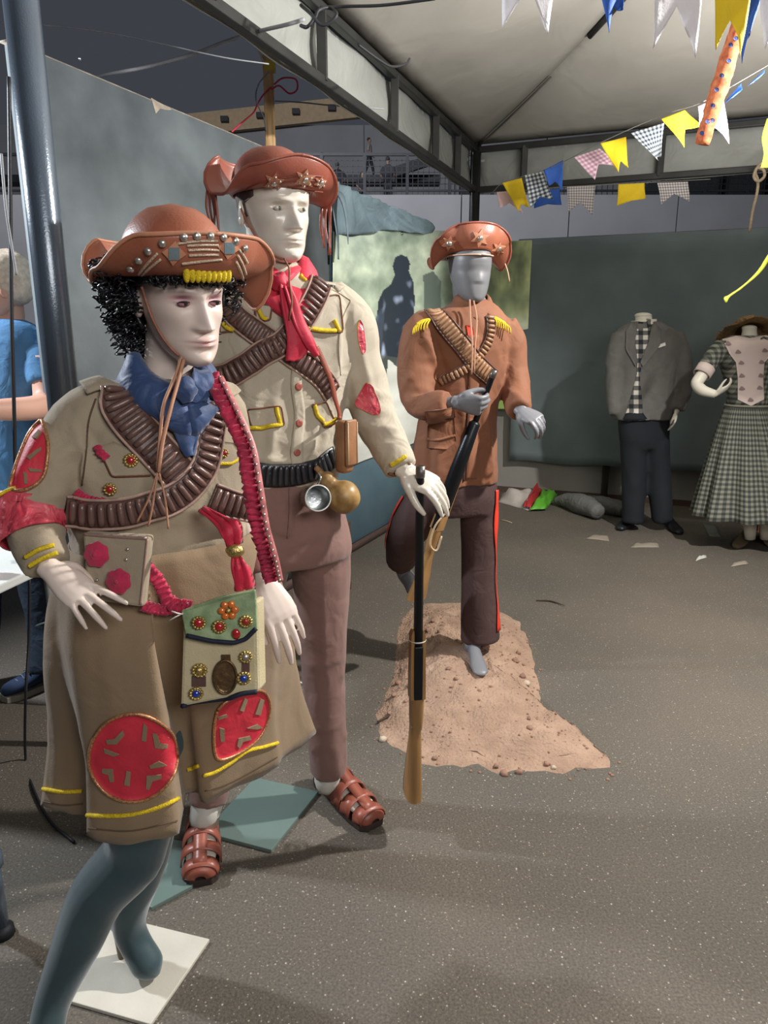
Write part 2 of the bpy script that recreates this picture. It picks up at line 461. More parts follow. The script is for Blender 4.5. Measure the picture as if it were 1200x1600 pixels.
tag(obj('paint_scab', pl, M_wood_raw, smooth=False, loc=pts[0]), 'pale scab of bare board where paint has peeled off partition edge', 'damage')
# blue lower boarding behind the figures and its brown skirting
struct('wall_blue', wall_slab(4.6, 6.98, 0.0, 2.30), M_blue)
sk = MB(); a, b = wl(2.62, 0), wl(6.98, 0)
sk.prism([a + WN * 0.02, b + WN * 0.02, b + WN * 0.02 + V(0, 0, 0.055), a + WN * 0.02 + V(0, 0, 0.055)], -WN * 0.02)
struct('baseboard_left', sk, M_brown)
# upright post against the partition behind the khaki figure's leg
p0 = gnd(543, 921); t0 = p0 + V(0, 0, 0.85)
po = MB().box(p0 + V(0, 0, 0.21), 0.035, 0.04, 0.42, Matrix.Rotation(-ang, 3, 'Z'))
tag(obj('timber_post', po, M_brown, smooth=False, bevel=0.003, loc=p0), 'short dark brown timber post standing behind the khaki figure\'s trouser leg', 'post')

# ---- printed sheet on the partition (a flat print: riders' silhouettes under trees)
M_print = mat('printed_sheet', (120, 130, 110), rough=0.32, var=0.05, vscale=30, attr='Col', bump=0.0, spec=0.5, fold=0.25, fscale=5)
def in_poly(x, y, poly):
    c = np.zeros(x.shape, bool); n = len(poly)
    for i in range(n):
        x1, y1 = poly[i]; x2, y2 = poly[(i + 1) % n]
        if y1 == y2: continue
        k = ((y1 > y) != (y2 > y)) & (x < (x2 - x1) * (y - y1) / (y2 - y1) + x1); c ^= k
    return c
def scene_colour(gx, gy, polys, ground_y, seed, pale, pale_top):
    n = gx.size; fx, fy = gx.ravel(), gy.ravel(); c = np.zeros((n, 3))
    nz = np.array([noise.fractal(V(a * 0.022, b * 0.016, seed), 0.8, 2.1, 5) for a, b in zip(fx, fy)])
    nb = np.array([noise.noise(V(a * 0.010, b * 0.012, seed + 9)) for a, b in zip(fx, fy)])
    leaf = np.clip(0.5 + nz * 0.55 + nb * 0.5, 0, 1)[:, None]
    c[:] = np.array([104, 120, 106]) * (1 - leaf) + np.array([214, 226, 200]) * leaf
    gm = 1 / (1 + np.exp(-(fy - ground_y - 14 * nb) / 9)); gm = gm[:, None]
    st = np.array([noise.noise(V(a * 0.006, b * 0.06, seed + 3)) for a, b in zip(fx, fy)])[:, None]
    gc = np.array(pale) + st * 26
    c = c * (1 - gm) + gc * gm
    if pale_top: c += np.clip(1 - np.abs(fx - 545)[:, None] / 60, 0, 1) * np.clip((420 - fy)[:, None] / 70, 0, 1) * 60  # sheet whiter near its upper left
    for poly, colr, hl in polys:
        k = in_poly(fx, fy, poly)
        cc = np.array(colr)[None, :] + hl * np.clip(np.array([noise.noise(V(a * 0.09, b * 0.045, seed + 5)) for a, b in zip(fx[k], fy[k])]) - 0.25, 0, 1)[:, None] * np.array([[260, 275, 300]])  # pale flecks paint the glossy sheet's glints into the figures
        c[k] = cc
    return np.clip(c, 0, 255)
rider = [([(612, 402), (622, 398), (632, 402), (636, 412), (634, 424), (640, 440), (642, 470), (640, 500), (644, 540), (640, 562), (632, 566), (590, 560), (578, 542), (576, 520), (582, 490), (584, 470), (592, 454), (606, 444), (612, 430), (608, 416)], (46, 54, 66), 1.0),
         ([(590, 555), (634, 560), (646, 520), (656, 528), (652, 560), (640, 566), (628, 622), (620, 622), (618, 575), (602, 560), (600, 600), (597, 616), (590, 612), (592, 575)], (78, 84, 84), 0.5),
         ([(586, 484), (596, 478), (592, 540), (580, 558), (574, 540), (576, 505)], (66, 76, 92), 0.8),
         ([(654, 430), (668, 424), (682, 440), (684, 490), (680, 520), (664, 520), (656, 490)], (104, 116, 108), 0.15)]
def sheet_grid(pt, xs, ys, polys, ground_y, seed, pale, pale_top=False):
    """pt(x, y) -> world point; the drawing is laid out in the drawing's own x, y"""
    mb = MB(); nx, ny = len(xs), len(ys)
    for y in ys:
        for x in xs: mb.v.append(pt(x, y))
    for j in range(ny - 1):
        for i in range(nx - 1): a = j * nx + i; mb.f.append((a, a + nx, a + nx + 1, a + 1))
    gx, gy = np.meshgrid(np.array(xs), np.array(ys)); c = scene_colour(gx, gy, polys, ground_y, seed, pale, pale_top)
    lc = np.where(c / 255 <= 0.04045, c / 255 / 12.92, ((c / 255 + 0.055) / 1.055) ** 2.4)
    mb.col = np.concatenate([lc, np.ones((len(lc), 1))], 1)
    return mb
def on_wall(px, py):          # intersection with the partition plane
    d = ray(px, py); y = 2.4 / (0.45 - d.x / d.y); return at(px, py, y) + WN * 0.012
y_of = {}
def sheet_top(Y): return 2.08 + (Y - 4.59) * 0.135
def lsheet(x, y):
    top = 357 - (x - 515) * 0.10; bot = 718
    d = ray(x, 500); Y = 2.4 / (0.45 - d.x / d.y)
    zt, zb = sheet_top(Y), 0.62; z = zt + (zb - zt) * (y - 345) / (718 - 345)
    z = z + 0.006 * math.sin(x * 0.09) * 0
    return V(-2.4 + 0.45 * Y, Y, z) + WN * (0.03 + 0.010 * math.sin(x * 0.07 + y * 0.012))
xs = list(np.linspace(515, 729, 150)); ys = list(np.linspace(345, 718, 230))
def fix_poly(poly):           # photograph pixels -> the sheet's drawing rows
    out = []
    for x, y in poly:
        d = ray(x, y); Y = 2.4 / (0.45 - d.x / d.y); z = at(x, y, Y).z
        zt = sheet_top(Y); out.append((x, 345 + (z - zt) / (0.62 - zt) * (718 - 345)))
    return out
sh = thing('printed_banner', 'pale glossy printed banner with dark silhouettes of a rider under trees', 'banner', lsheet(515, 718))
polys = [(fix_poly(p), c, h) for p, c, h in rider]
bsh = shell(sheet_grid(lsheet, xs, ys, polys, 505, 2.0, (236, 238, 228), True), 0.003)
bsh.col = np.concatenate([bsh.col, bsh.col]); obj('printed_sheet', bsh, M_print, sh)
for x in (517, 622, 724):
    obj('eyelet', MB().lathe(lsheet(x, 349) + WN * 0.004, WN, [(0, 0.012), (0.004, 0.012), (0.005, 0.007)], 12), mat('screw_steel', (210, 210, 210)), sh)
# ---- grey-blue tarpaulin folded over the top of the partition
M_tarp = mat('blue_grey_tarp', (108, 126, 134), rough=0.55, var=0.2, vscale=5, bump=0.15, bscale=80, fold=0.5, fscale=7)
tp = MB(); nU, nV = 44, 14
for j in range(nV + 1):
    for i in range(nU + 1):
        u = i / nU; v = j / nV
        Y = 4.55 + 1.55 * u; zt = 2.35 - 0.01 * u; zb = sheet_top(Y) - 0.01 - 0.012 * math.sin(u * 9)
        if u < 0.04: zb -= 0.15
        z = zt + (zb - zt) * v; q = wl(Y, z)
        fold = 0.022 * math.sin(u * 60 * (1.2 - v * 0.6) + 2 * v) * (1 - u) + 0.012 * math.sin(u * 23 - 5 * v)
        tp.v.append(q + WN * (0.055 + fold))
for j in range(nV):
    for i in range(nU): a = j * (nU + 1) + i; tp.f.append((a, a + nU + 1, a + nU + 2, a + 1))
shell(tp, 0.004)
th_ = thing('folded_tarpaulin', 'blue grey tarpaulin draped in folds over the partition above the printed banner', 'tarpaulin', wl(5.6, 1.9))
obj('tarp_sheet', tp, M_tarp, th_)
tail = MB(); tq = sv([at(516, 297, 4.56), at(532, 305, 4.5), at(541, 335, 4.5), at(544, 382, 4.5)], 12)
tail.tube(tq, [0.03, 0.035, 0.034, 0.032, 0.03, 0.026, 0.022, 0.02, 0.016, 0.012, 0.008, 0.003], 8, flat=0.35)
obj('tarp_tail', tail, M_tarp, th_)

# ---- back: dark cloth panel in a frame, pale wall under and above it
CNR = V(0.80, 6.85, 0)
def bk(s, z=0.0, off=0.0): return CNR + BX * s + V(0, 0, z) - AX * off
M_cloth = mat('dark_panel_cloth', (104, 116, 118), rough=0.85, var=0.10, vscale=3, bump=0.3, bscale=300, rgb2=(112, 124, 125), fold=0.15, fscale=3)
M_pale = mat('pale_wall', (150, 146, 138), rough=0.85, var=0.10, vscale=2, bump=0.2, bscale=20)
struct('wall_back', MB().prism([bk(-0.25, 0, -0.12), bk(5.2, 0, -0.12), bk(5.2, 2.0, -0.12), bk(-0.25, 2.0, -0.12)], AX * 0.1), M_pale, smooth=False)
struct('baseboard_back', MB().prism([bk(-0.2, 0, -0.09), bk(5.2, 0, -0.09), bk(5.2, 0.05, -0.09), bk(-0.2, 0.05, -0.09)], AX * 0.03), M_brown, smooth=False)
pn = thing('backdrop_panel', 'dark grey green cloth backdrop panel stretched behind the headless suit', 'backdrop', bk(2.3, 0))
cl = MB(); nU, nV = 60, 24
for j in range(nV + 1):
    for i in range(nU + 1):
        u, v = i / nU, j / nV; s = 0.42 + 4.3 * u; z = 2.29 - 1.96 * v
        z += 0.008 * math.sin(u * 40) * v
        cl.v.append(bk(s, z, 0.02 + 0.010 * math.sin(u * 31 + v * 3) + 0.006 * math.sin(v * 17 + u * 7)))
for j in range(nV):
    for i in range(nU): a = j * (nU + 1) + i; cl.f.append((a, a + nU + 1, a + nU + 2, a + 1))
obj('cloth', shell(cl, 0.004), M_cloth, pn)
M_dkpole = mat('dark_brown_metal', (58, 52, 48), rough=0.5, var=0.2, metal=0.3)
for px in (948,):
    d = ray(px, 700); 
    q = None
    for k in range(400):
        s = k * 0.01; p = bk(s, 0, -0.045)
        if p.x / p.y * d.y - d.x > 0: q = s; break
    obj('frame_post', MB().beam(bk(q, 0, -0.045), bk(q, 2.2, -0.045), 0.05, up=(0, 1, 0)), M_dkpole, pn, smooth=False, bevel=0.004)
obj('top_rail', MB().beam(bk(0.42, 2.28, -0.01), bk(4.72, 2.28, -0.01), 0.03), M_dkpole, pn, smooth=False)
# second printed sheet next to the corner
def rsheet(x, y):
    s = 0.02 + 0.52 * x; z = 2.28 - 1.47 * y
    return bk(s, z, 0.035 + 0.004 * math.sin(x * 6 + y * 9))
xs2 = list(np.linspace(0, 1, 60)); ys2 = list(np.linspace(0, 1, 150))
mb = MB()
for y in ys2:
    for x in xs2: mb.v.append(rsheet(x, y))
for j in range(149):
    for i in range(59): a = j * 60 + i; mb.f.append((a, a + 60, a + 61, a + 1))
gx, gy = np.meshgrid(np.array(xs2), np.array(ys2)); fx, fy = gx.ravel(), gy.ravel(); c = np.zeros((fx.size, 3))
nz = np.array([noise.fractal(V(a * 4, b * 7, 3.3), 0.7, 2.0, 3) for a, b in zip(fx, fy)]); nb = np.array([noise.noise(V(a * 2.5, b * 3.5, 8.1)) for a, b in zip(fx, fy)])
lf = np.clip(0.5 + nz * 0.5 + nb * 0.9, 0, 1)[:, None]
c = np.array([[122, 132, 100]]) * (1 - lf) + np.array([[222, 232, 168]]) * lf
dk = np.clip(1 - np.abs(fy - 0.34) / 0.09, 0, 1)[:, None]; c = c * (1 - dk * 0.6) + np.array([[120, 134, 108]]) * dk * 0.6
gm = (1 / (1 + np.exp(-(fy - 0.44 - 0.02 * nb) / 0.02)))[:, None]
stp = np.array([noise.noise(V(a * 1.2, b * 22, 1.1)) for a, b in zip(fx, fy)])[:, None]
c = c * (1 - gm) + (np.array([[232, 240, 214]]) + stp * 34) * gm
lm = (np.clip((fy - 0.86) / 0.05, 0, 1) * np.clip(0.6 + nb, 0, 1))[:, None]; c = c * (1 - lm) + np.array([[150, 178, 92]]) * lm
c = np.clip(c, 0, 255); lc = np.where(c / 255 <= 0.04045, c / 255 / 12.92, ((c / 255 + 0.055) / 1.055) ** 2.4)
mb.col = np.concatenate([lc, np.ones((len(lc), 1))], 1); mb.col = np.concatenate([mb.col, mb.col])
tag(obj('printed_sheet', shell(mb, 0.002), M_print, loc=rsheet(0.5, 1)), 'narrow green printed sheet of foliage and pale ground behind grey mannequin', 'banner')

# ---- the stand far behind: parapet, railing, terrace, upper wall, fascia
M_conc = mat('grey_concrete', (120, 120, 122), rough=0.9, var=0.08, vscale=0.8, bump=0.1, bscale=10)
M_dark = mat('dark_steel', (30, 31, 35), rough=0.6, var=0.2, metal=0.2)
FY = 20.0
st = thing('grandstand', 'grey concrete grandstand with a dark railing beyond the tent', 'building', (0, FY, 0))
x0, x1 = -12, 16
for i, (a, b) in enumerate(zip(np.linspace(x0, x1, 11)[:-1], np.linspace(x0, x1, 11)[1:])):
    obj('parapet_panel', MB().box(((a + b) / 2, FY, 2.5), b - a - 0.03, 0.25, 5.0), M_conc, st, smooth=False)
obj('terrace', MB().box((2, FY + 4, 4.35), 28, 8, 0.3), M_conc, st, smooth=False)
WY = FY + 13
for i, (a, b) in enumerate(zip(np.linspace(-20, 26, 13)[:-1], np.linspace(-20, 26, 13)[1:])):
    obj('upper_wall_panel', MB().box(((a + b) / 2, WY, 5.5), b - a - 0.05, 0.3, 9.0), M_conc, st, smooth=False)
obj('roof_fascia', MB().beam(at(800, 142, WY - .5), at(240, 202, WY - .5), 0.3, 0.80), mat('beige_fascia', (150, 130, 104), rough=0.8, var=0.1), st, smooth=False)
for a in np.linspace(0.1, 0.9, 9):
    p = at(800, 135, WY - .8).lerp(at(240, 194, WY - .8), a); obj('roof_bracket', MB().box(p + V(0, 0, -0.1), 0.3, 0.3, 0.2), M_dark, st, smooth=False)
wk0, wk1 = at(520, 278, WY - 4), at(700, 262, WY - 4)
obj('walkway', MB().beam(wk0 + V(-14, 0, -.1), wk0 + V(4, 0, -.1), 0.9, 0.25), M_dark, st, smooth=False)
obj('ramp_beam', MB().beam(wk0 + V(2.2, -1.3, -.1), wk1 + V(0, -1.3, .2), 0.25, 0.32), M_dark, st, smooth=False)
for x in np.arange(-9, 3.2, 5.5): obj('walkway_pier', MB().box((wk0.x + 3 + x, WY - 4, (wk0.z - .2 + 4.4) / 2), 0.5, 0.5, wk0.z - .2 - 4.4), M_dark, st, smooth=False)
rz0 = 5.0; rz1 = 5.98
obj('handrail', MB().beam((x0, FY, rz1), (x1, FY, rz1), 0.07), M_dark, st, smooth=False)
obj('lower_rail', MB().beam((x0, FY, rz0 + 0.12), (x1, FY, rz0 + 0.12), 0.05), M_dark, st, smooth=False)
for x in np.arange(-4.9, 15.5, 1.1):
    obj('railing_post', MB().beam((x, FY, rz0), (x, FY, rz1), 0.08, up=(0, 1, 0)), M_dark, st, smooth=False)
me = MB()
for x in np.arange(-5, 15, 0.14): me.beam((x, FY, rz0), (x, FY, rz1 - 0.1), 0.016, up=(0, 1, 0))
for z in np.arange(rz0, rz1 - 0.1, 0.14): me.beam((-5, FY, z), (15, FY, z), 0.016)
obj('railing_mesh', me, M_dark, st, smooth=False, kind='stuff')
obj('terrace_shade_slab', MB().prism([at(1015, 285, FY + .6), at(1290, 255, FY + .6), at(1290, 304, FY + .6), at(1000, 306, FY + .6)], V(0, 0.2, 0)), mat('terrace_shade', (36, 40, 40), rough=0.9), st, smooth=False)  # dark slab standing in for the shade on the roofed terrace

# ---- tent: corner pole, eave trusses, canopy, valance
M_steel = mat('painted_tent_steel', (54, 55, 54), rough=0.45, var=0.2, metal=0.4)
M_canvas = mat('canopy_canvas', (156, 152, 144), rough=0.8, var=0.10, vscale=1.3, bump=0.2, bscale=120, rgb2=(166, 162, 154), fold=0.45, fscale=2.2)
M_vinyl = mat('valance_vinyl', (148, 150, 145), rough=0.6, var=0.12, vscale=3, fold=0.5, fscale=5)
TC = V(0.79, 6.72, 0)
def tl(d, z, off=0.0): return TC - AX * d + V(0, 0, z) + BX * off       # along the left eave towards the camera
def tb(d, z, off=0.0): return TC + BX * d + V(0, 0, z) - AX * off       # along the back eave to the right
ZL, ZU = 2.70, 3.02
tt = thing('canopy_tent', 'white pyramid canopy tent on dark steel trusses over the exhibition', 'tent', TC)
obj('corner_pole', MB().tube([TC, TC + V(0, 0, 3.1)], 0.045, 14), M_steel, tt)
LEN = 5.6
for nm, f in (('left', tl), ('back', tb)):
    obj('lower_chord', MB().beam(f(0, ZL), f(LEN, ZL), 0.046), M_steel, tt, smooth=False, bevel=0.006)
    obj('upper_chord', MB().beam(f(0, ZU), f(LEN, ZU), 0.046), M_steel, tt, smooth=False, bevel=0.006)
    ds = (0.0, 0.55, 1.12, 1.95, 2.95, 3.9, 4.9) if nm == 'left' else (0.0, 0.42, 1.5, 2.35, 3.4, 4.5)
    for d in ds:
        obj('truss_strut', MB().beam(f(d, ZL), f(d, ZU), 0.05, up=(0, 1, 0)), M_steel, tt, smooth=False, bevel=0.004)
    va = MB()
    for j in range(7):
        for i in range(57):
            d = LEN * i / 56; z = ZL - 0.02 + (ZU + 0.03 - ZL) * j / 6
            va.v.append(f(d, z, -0.05 + 0.012 * math.sin(d * 9 + j) if nm == 'left' else -0.06 - 0.012 * math.sin(d * 8 + j)))
    for j in range(6):
        for i in range(56): a = j * 57 + i; va.f.append((a, a + 1, a + 58, a + 57))
    obj('valance', shell(va, 0.003), M_vinyl, tt, label='white vinyl valance strip on the %s truss' % nm)
PEAK = TC + (BX - AX) * (LEN / 2) + V(0, 0, 4.55)
corners = [TC + V(0, 0, ZU + 0.04), TC + BX * LEN + V(0, 0, ZU + 0.04), TC + (BX - AX) * LEN + V(0, 0, ZU + 0.04), TC - AX * LEN + V(0, 0, ZU + 0.04)]
for k in range(4):
    A, B = corners[k], corners[(k + 1) % 4]; m = MB(); n = 26
    for i in range(n + 1):
        for j in range(n + 1):
            u, v = i / n, j / n; e = A.lerp(B, v); p = e.lerp(PEAK, u)
            sag = -0.35 * math.sin(math.pi * u) * (0.55 + 0.45 * abs(2 * v - 1)) ** 0.5
            rip = 0.012 * math.sin(v * 24) * math.sin(math.pi * u)
            m.v.append(p + V(0, 0, sag * 0.55 + rip))
    for i in range(n):
        for j in range(n): a = i * (n + 1) + j; m.f.append((a, a + 1, a + n + 2, a + n + 1))
    obj('canopy', shell(m, 0.003), M_canvas, tt)
# hip tube under the canopy seam
hp = []
for i in range(20):
    u = i / 19; hp.append(corners[0].lerp(PEAK, u) + V(0, 0, -0.35 * 0.55 * math.sin(math.pi * u) - 0.03))
obj('hip_rope', MB().tube(hp[:6], 0.008, 6), mat('grey_rope', (96, 92, 84), rough=0.9), tt)
obj('hip_pole', MB().tube(hp[7:], 0.02, 8), M_steel, tt)
# left near tent pole
lp = at(75, 400, 1.9); lp.z = 0
pt = thing('tent_pole', 'tall glossy dark blue tent pole beside the left partition', 'pole', lp)
M_gloss = mat('glossy_pole_paint', (92, 104, 118), rough=0.25, var=0.1, metal=0.3, spec=0.7, coat=0.4)
obj('pole_tube', MB().tube([lp, lp + V(0, 0, 3.1)], 0.040, 20), M_gloss, pt)
obj('pole_collar', MB().lathe(lp + V(0, 0, 0.012), (0, 0, 1), [(0, 0.047), (0.002, 0.048), (0.06, 0.048), (0.064, 0.042)], 20), M_gloss, pt)
# short black stand leg at the frame's left edge
q = gnd(4, 1460)
sl = thing('light_stand', 'dark blue black stand leg with a collar at the lower left edge', 'stand', q)
obj('leg_tube', MB().tube([q, q + V(0, 0, 0.30)], 0.018, 12), M_gloss, sl)
obj('collar', MB().lathe(q + V(0, 0, 0.20), (0, 0, 1), [(0, 0.019), (0.002, 0.026), (0.035, 0.026), (0.04, 0.019)], 14), M_gloss, sl)
obj('rubber_foot', MB().lathe(q, (0, 0, 1), [(0, 0.03), (0.02, 0.028), (0.03, 0.018)], 14), M_dark, sl)
# ================================================================== FIGURE PARTS
def frame(yaw, pitch=0.0, roll=0.0):
    """columns: wearer's left, back, up; yaw 0 faces the camera, positive turns to picture right; pitch > 0 looks down"""
    return Matrix.Rotation(yaw, 3, 'Z') @ Matrix.Rotation(roll, 3, 'Y') @ Matrix.Rotation(pitch, 3, 'X')
HEAD_T = [(0.00, -.36, -.20, .06), (0.02, -.405, -.12, .115), (0.06, -.43, -.05, .165), (0.12, -.432, .03, .215), (0.20, -.43, .13, .255), (0.30, -.425, .24, .288),
          (0.40, -.42, .32, .312), (0.50, -.412, .385, .328), (0.60, -.425, .42, .338), (0.70, -.425, .44, .338), (0.80, -.38, .43, .318), (0.88, -.30, .37, .27),
          (0.95, -.18, .26, .18), (1.0, -.03, .09, .03)]
def gs(x, m, s): return math.exp(-((x - m) / s) ** 2)
def head(C, M, hh, style='male', wide=1.0):
    """C = centre of the head; hh = chin to crown. A UV grid with brow, sockets, nose, lips and chin; returns mesh and base colours"""
    rows = 104; n = 112; T = spline(HEAD_T, 400); hs = np.array([t[0] for t in T])
    mb = MB(); cols = []
    fem = style == 'female'; plain = style == 'plain'
    base = {'male': (226, 217, 203), 'female': (222, 202, 190), 'plain': (116, 116, 118)}[style]
    rings = []
    for i in range(rows):
        h = min(0.9995, max(0.0005, i / (rows - 1)))
        yf, yb, w = [float(np.interp(h, hs, [t[k] for t in T])) for k in (1, 2, 3)]
        w *= wide
        if fem: w *= 0.97; yf *= 0.98
        kb = 0.15 * (1 - min(1.0, h / 0.45)); cy = yf * (0.5 - kb) + yb * (0.5 + kb); rg = []
        for j in range(n):
            a = 2 * math.pi * j / n; a = a + 0.28 * math.sin(2 * a) * 0.0
            sx, cx = math.sin(a), math.cos(a)
            e = 0.86 if cx > 0 else 1.0
            x = w * math.copysign(abs(sx) ** e, sx)
            y = cy + (yf - cy) * cx if cx > 0 else cy - (yb - cy) * cx
            dy = 0.0; lip = eye = brow = blush = 0.0
            if cx > 0:
                ax = abs(x); k = min(1.0, cx * 1.6)
                if plain:
                    dy -= 0.022 * gs(x, 0, .09) * (np.clip((0.56 - h) / 0.2, 0, 1) * np.clip((h - 0.28) / 0.05, 0, 1)) * k
                    dy += 0.006 * (gs(x, .14, .09) + gs(x, -.14, .09)) * gs(h, .47, .07)
                else:
                    nb = 1.0 if h < 0.54 else gs(h, 0.54, 0.03)
                    amp = 0.028 + (0.125 if not fem else 0.112) * np.clip((0.55 - h) / 0.215, 0, 1) ** 1.15
                    cut = np.clip((h - 0.287) / 0.028, 0, 1); cut = cut * cut * (3 - 2 * cut)
                    sg = 0.034 + 0.020 * np.clip((0.52 - h) / 0.2, 0, 1)
                    dy -= amp * cut * nb * gs(x, 0, sg)
                    dy -= 0.050 * gs(ax, .062, .026) * gs(h, .318, .026)                   # nostril wings
                    dy += 0.062 * gs(ax, .128, .068) * gs(h, .510, .036)                   # sockets
                    dy -= 0.034 * gs(ax, .135, .050) * gs(h, .500, .019)                   # lids
                    dy += 0.016 * gs(ax, .135, .055) * gs(h, .497, .005)                   # lid gap
                    dy -= (0.030 if not fem else 0.014) * gs(ax, .12, .10) * gs(h, .572, .024)   # brow
                    dy -= 0.022 * gs(ax, .20, .07) * gs(h, .40, .06)                       # cheekbones
                    dy += 0.020 * gs(ax, .19, .06) * gs(h, .25, .07)
                    lw = .090 if fem else .098
                    dy -= (0.036 if fem else 0.026) * gs(x, 0, lw) * gs(h, .222, .016)
                    dy -= (0.040 if fem else 0.030) * gs(x, 0, lw * .85) * gs(h, .183, .017)
                    dy += 0.022 * gs(x, 0, lw * 1.1) * gs(h, .203, .006)
                    dy -= 0.020 * gs(x, 0, .12) * gs(h, .21, .06)                          # muzzle
                    dy += 0.018 * gs(x, 0, .08) * gs(h, .138, .020)
                    dy -= 0.030 * gs(x, 0, .075) * gs(h, .065, .040)                       # chin
                    lip = max(gs(h, .203, .030) * gs(x, 0, lw * 1.05), 0)
                    eye = gs(ax, .135, .050) * gs(h, .499, .013)
                    brow = gs(ax, .135, .075) * gs(h, .578 + 0.05 * (0.1 - (ax - .135) ** 2 * 20), .012)
                    blush = gs(ax, .145, .080) * gs(h, .535, .030)
                dy *= k
            rg.append(C + M @ V(x * hh, (y + dy) * hh, (h - 0.5) * hh))
            c = np.array(base, float)
            if fem:
                c = c * (1 - .65 * lip) + np.array([178, 112, 112]) * .65 * lip
                c = c * (1 - .62 * blush) + np.array([176, 112, 132]) * .62 * blush
                c = c * (1 - .85 * eye) + np.array([64, 48, 52]) * .85 * eye
                c = c * (1 - .6 * brow) + np.array([92, 70, 66]) * .6 * brow
            elif not plain:
                c = c * (1 - .30 * lip) + np.array([188, 160, 150]) * .30 * lip
                c = c * (1 - .55 * eye) + np.array([120, 112, 102]) * .55 * eye
                c = c * (1 - .40 * brow) + np.array([150, 136, 120]) * .40 * brow
            cols.append(c)
        rings.append(rg)
    mb.loft(rings)
    if not plain:
        for s in (-1, 1):       # ears
            e = MB()
            e.ell(C + M @ V(s * .325 * wide * hh, .04 * hh, -.03 * hh), .035 * hh, .085 * hh, .125 * hh, M @ Matrix.Rotation(s * 0.35, 3, 'Z') @ Matrix.Rotation(-0.15, 3, 'X'), 16, 12)
            e.ell(C + M @ V(s * .345 * wide * hh, .02 * hh, -.10 * hh), .025 * hh, .045 * hh, .05 * hh, M, 12, 8)
            mb.join(e); cols += [np.array(base, float)] * len(e.v)
    return mb, cols
def lincol(cols):
    c = np.array(cols) / 255.0; lc = np.where(c <= 0.04045, c / 12.92, ((c + 0.055) / 1.055) ** 2.4)
    return np.concatenate([lc, np.ones((len(lc), 1))], 1)

def hand(wrist, fw, thumb_dir, size=0.185, curls=((.15, .25, .2),) * 4, spread=0.10, thumb=(0.75, -0.25, 0.3), fore=None, fore_r=(.036, .03), tcurl=0.25, vsz=0.0024, lens=None, slim=1.0, cuffover=None):
    """palm, four unequal fingers with three bends and a thumb off the palm's side; fore = point up the forearm.
    fw = wrist to knuckles, thumb_dir = towards the thumb side; the back of the hand is fw x thumb or its opposite (curl sign decides)"""
    Fd = Vector(fw).normalized(); S = Vector(thumb_dir); S = (S - Fd * S.dot(Fd)).normalized(); B = hand.side * Fd.cross(S)   # B = back of the hand
    k = size / 0.185; W = Vector(wrist); mb = MB()
    def P(f, s, b=0.0): return W + (Fd * f + S * s + B * b) * k
    def ring(f, c, rs, rb, m=14): return [P(f, c + rs * math.cos(2 * math.pi * j / m), rb * math.sin(2 * math.pi * j / m)) for j in range(m)]
    mb.loft([ring(-.012, 0, .025 * slim, .019), ring(.012, .001, .028 * slim, .018), ring(.035, .002, .036 * slim, .0165), ring(.06, .001, .041 * slim, .015), ring(.08, .0, .041 * slim, .013), ring(.092, -.001, .037 * slim, .010)])
    fl = lens or (.076, .086, .079, .061); ss = (.029, .010, -.0095, -.0275); f0 = (.086, .090, .087, .079); rr = (.0088, .009, .0086, .0075)
    for i in range(4):
        d = (Fd + S * (spread * (1.4, .35, -.55, -1.6)[i])).normalized(); pts = [P(f0[i] - .022, ss[i] * slim, 0.0), P(f0[i], ss[i] * slim, .001)]; a = 0.0
        ax = d.cross(B).normalized()
        for q, fr in enumerate((.44, .31, .25)):
            a += curls[i][q]; dd = d * math.cos(a) - B * math.sin(a); pts.append(pts[-1] + dd * fl[i] * fr * k)
        r = rr[i] * k * slim
        mb.tube(pts, [r * 1.05, r * 1.08, r * .98, r * .88, r * .62], 10, m=17)
        tipd = (pts[-1] - pts[-2]).normalized(); mb.ell(pts[-1], r * .66, r * .66, r * .8, tipd.to_track_quat('Z', 'Y').to_matrix(), 8, 6)
    t0 = P(.016, .020, -.004); td = (Fd * thumb[0] + S * thumb[2] + B * thumb[1]).normalized() if len(thumb) == 3 else Fd
    pts = [t0, P(.032, .034, -.006)]; a = 0.0; curlax = (Fd * 0.9 - S * 0.4).normalized()
    dcur = td
    for q, l in enumerate((.032, .03, .024)):
        pts.append(pts[-1] + dcur * l * k); dcur = (dcur + curlax * tcurl * (0.6 + q)).normalized()
    mb.tube(pts, [.014 * k, .0135 * k * slim, .0112 * k * slim, .0098 * k * slim, .0066 * k * slim], 10, m=17)
    mb.ell(pts[-1], .0068 * k, .0068 * k, .0068 * k, None, 8, 6)
    if fore is not None:
        fo = Vector(fore); mb.tube([W + (Fd * .014) * k, W.lerp(fo, .25), W.lerp(fo, .6), fo], [.023 * k * slim, .025 * k * slim, fore_r[1], fore_r[0]], 14, m=12)
    return vox(mb, vsz, 5)
hand.side = 1

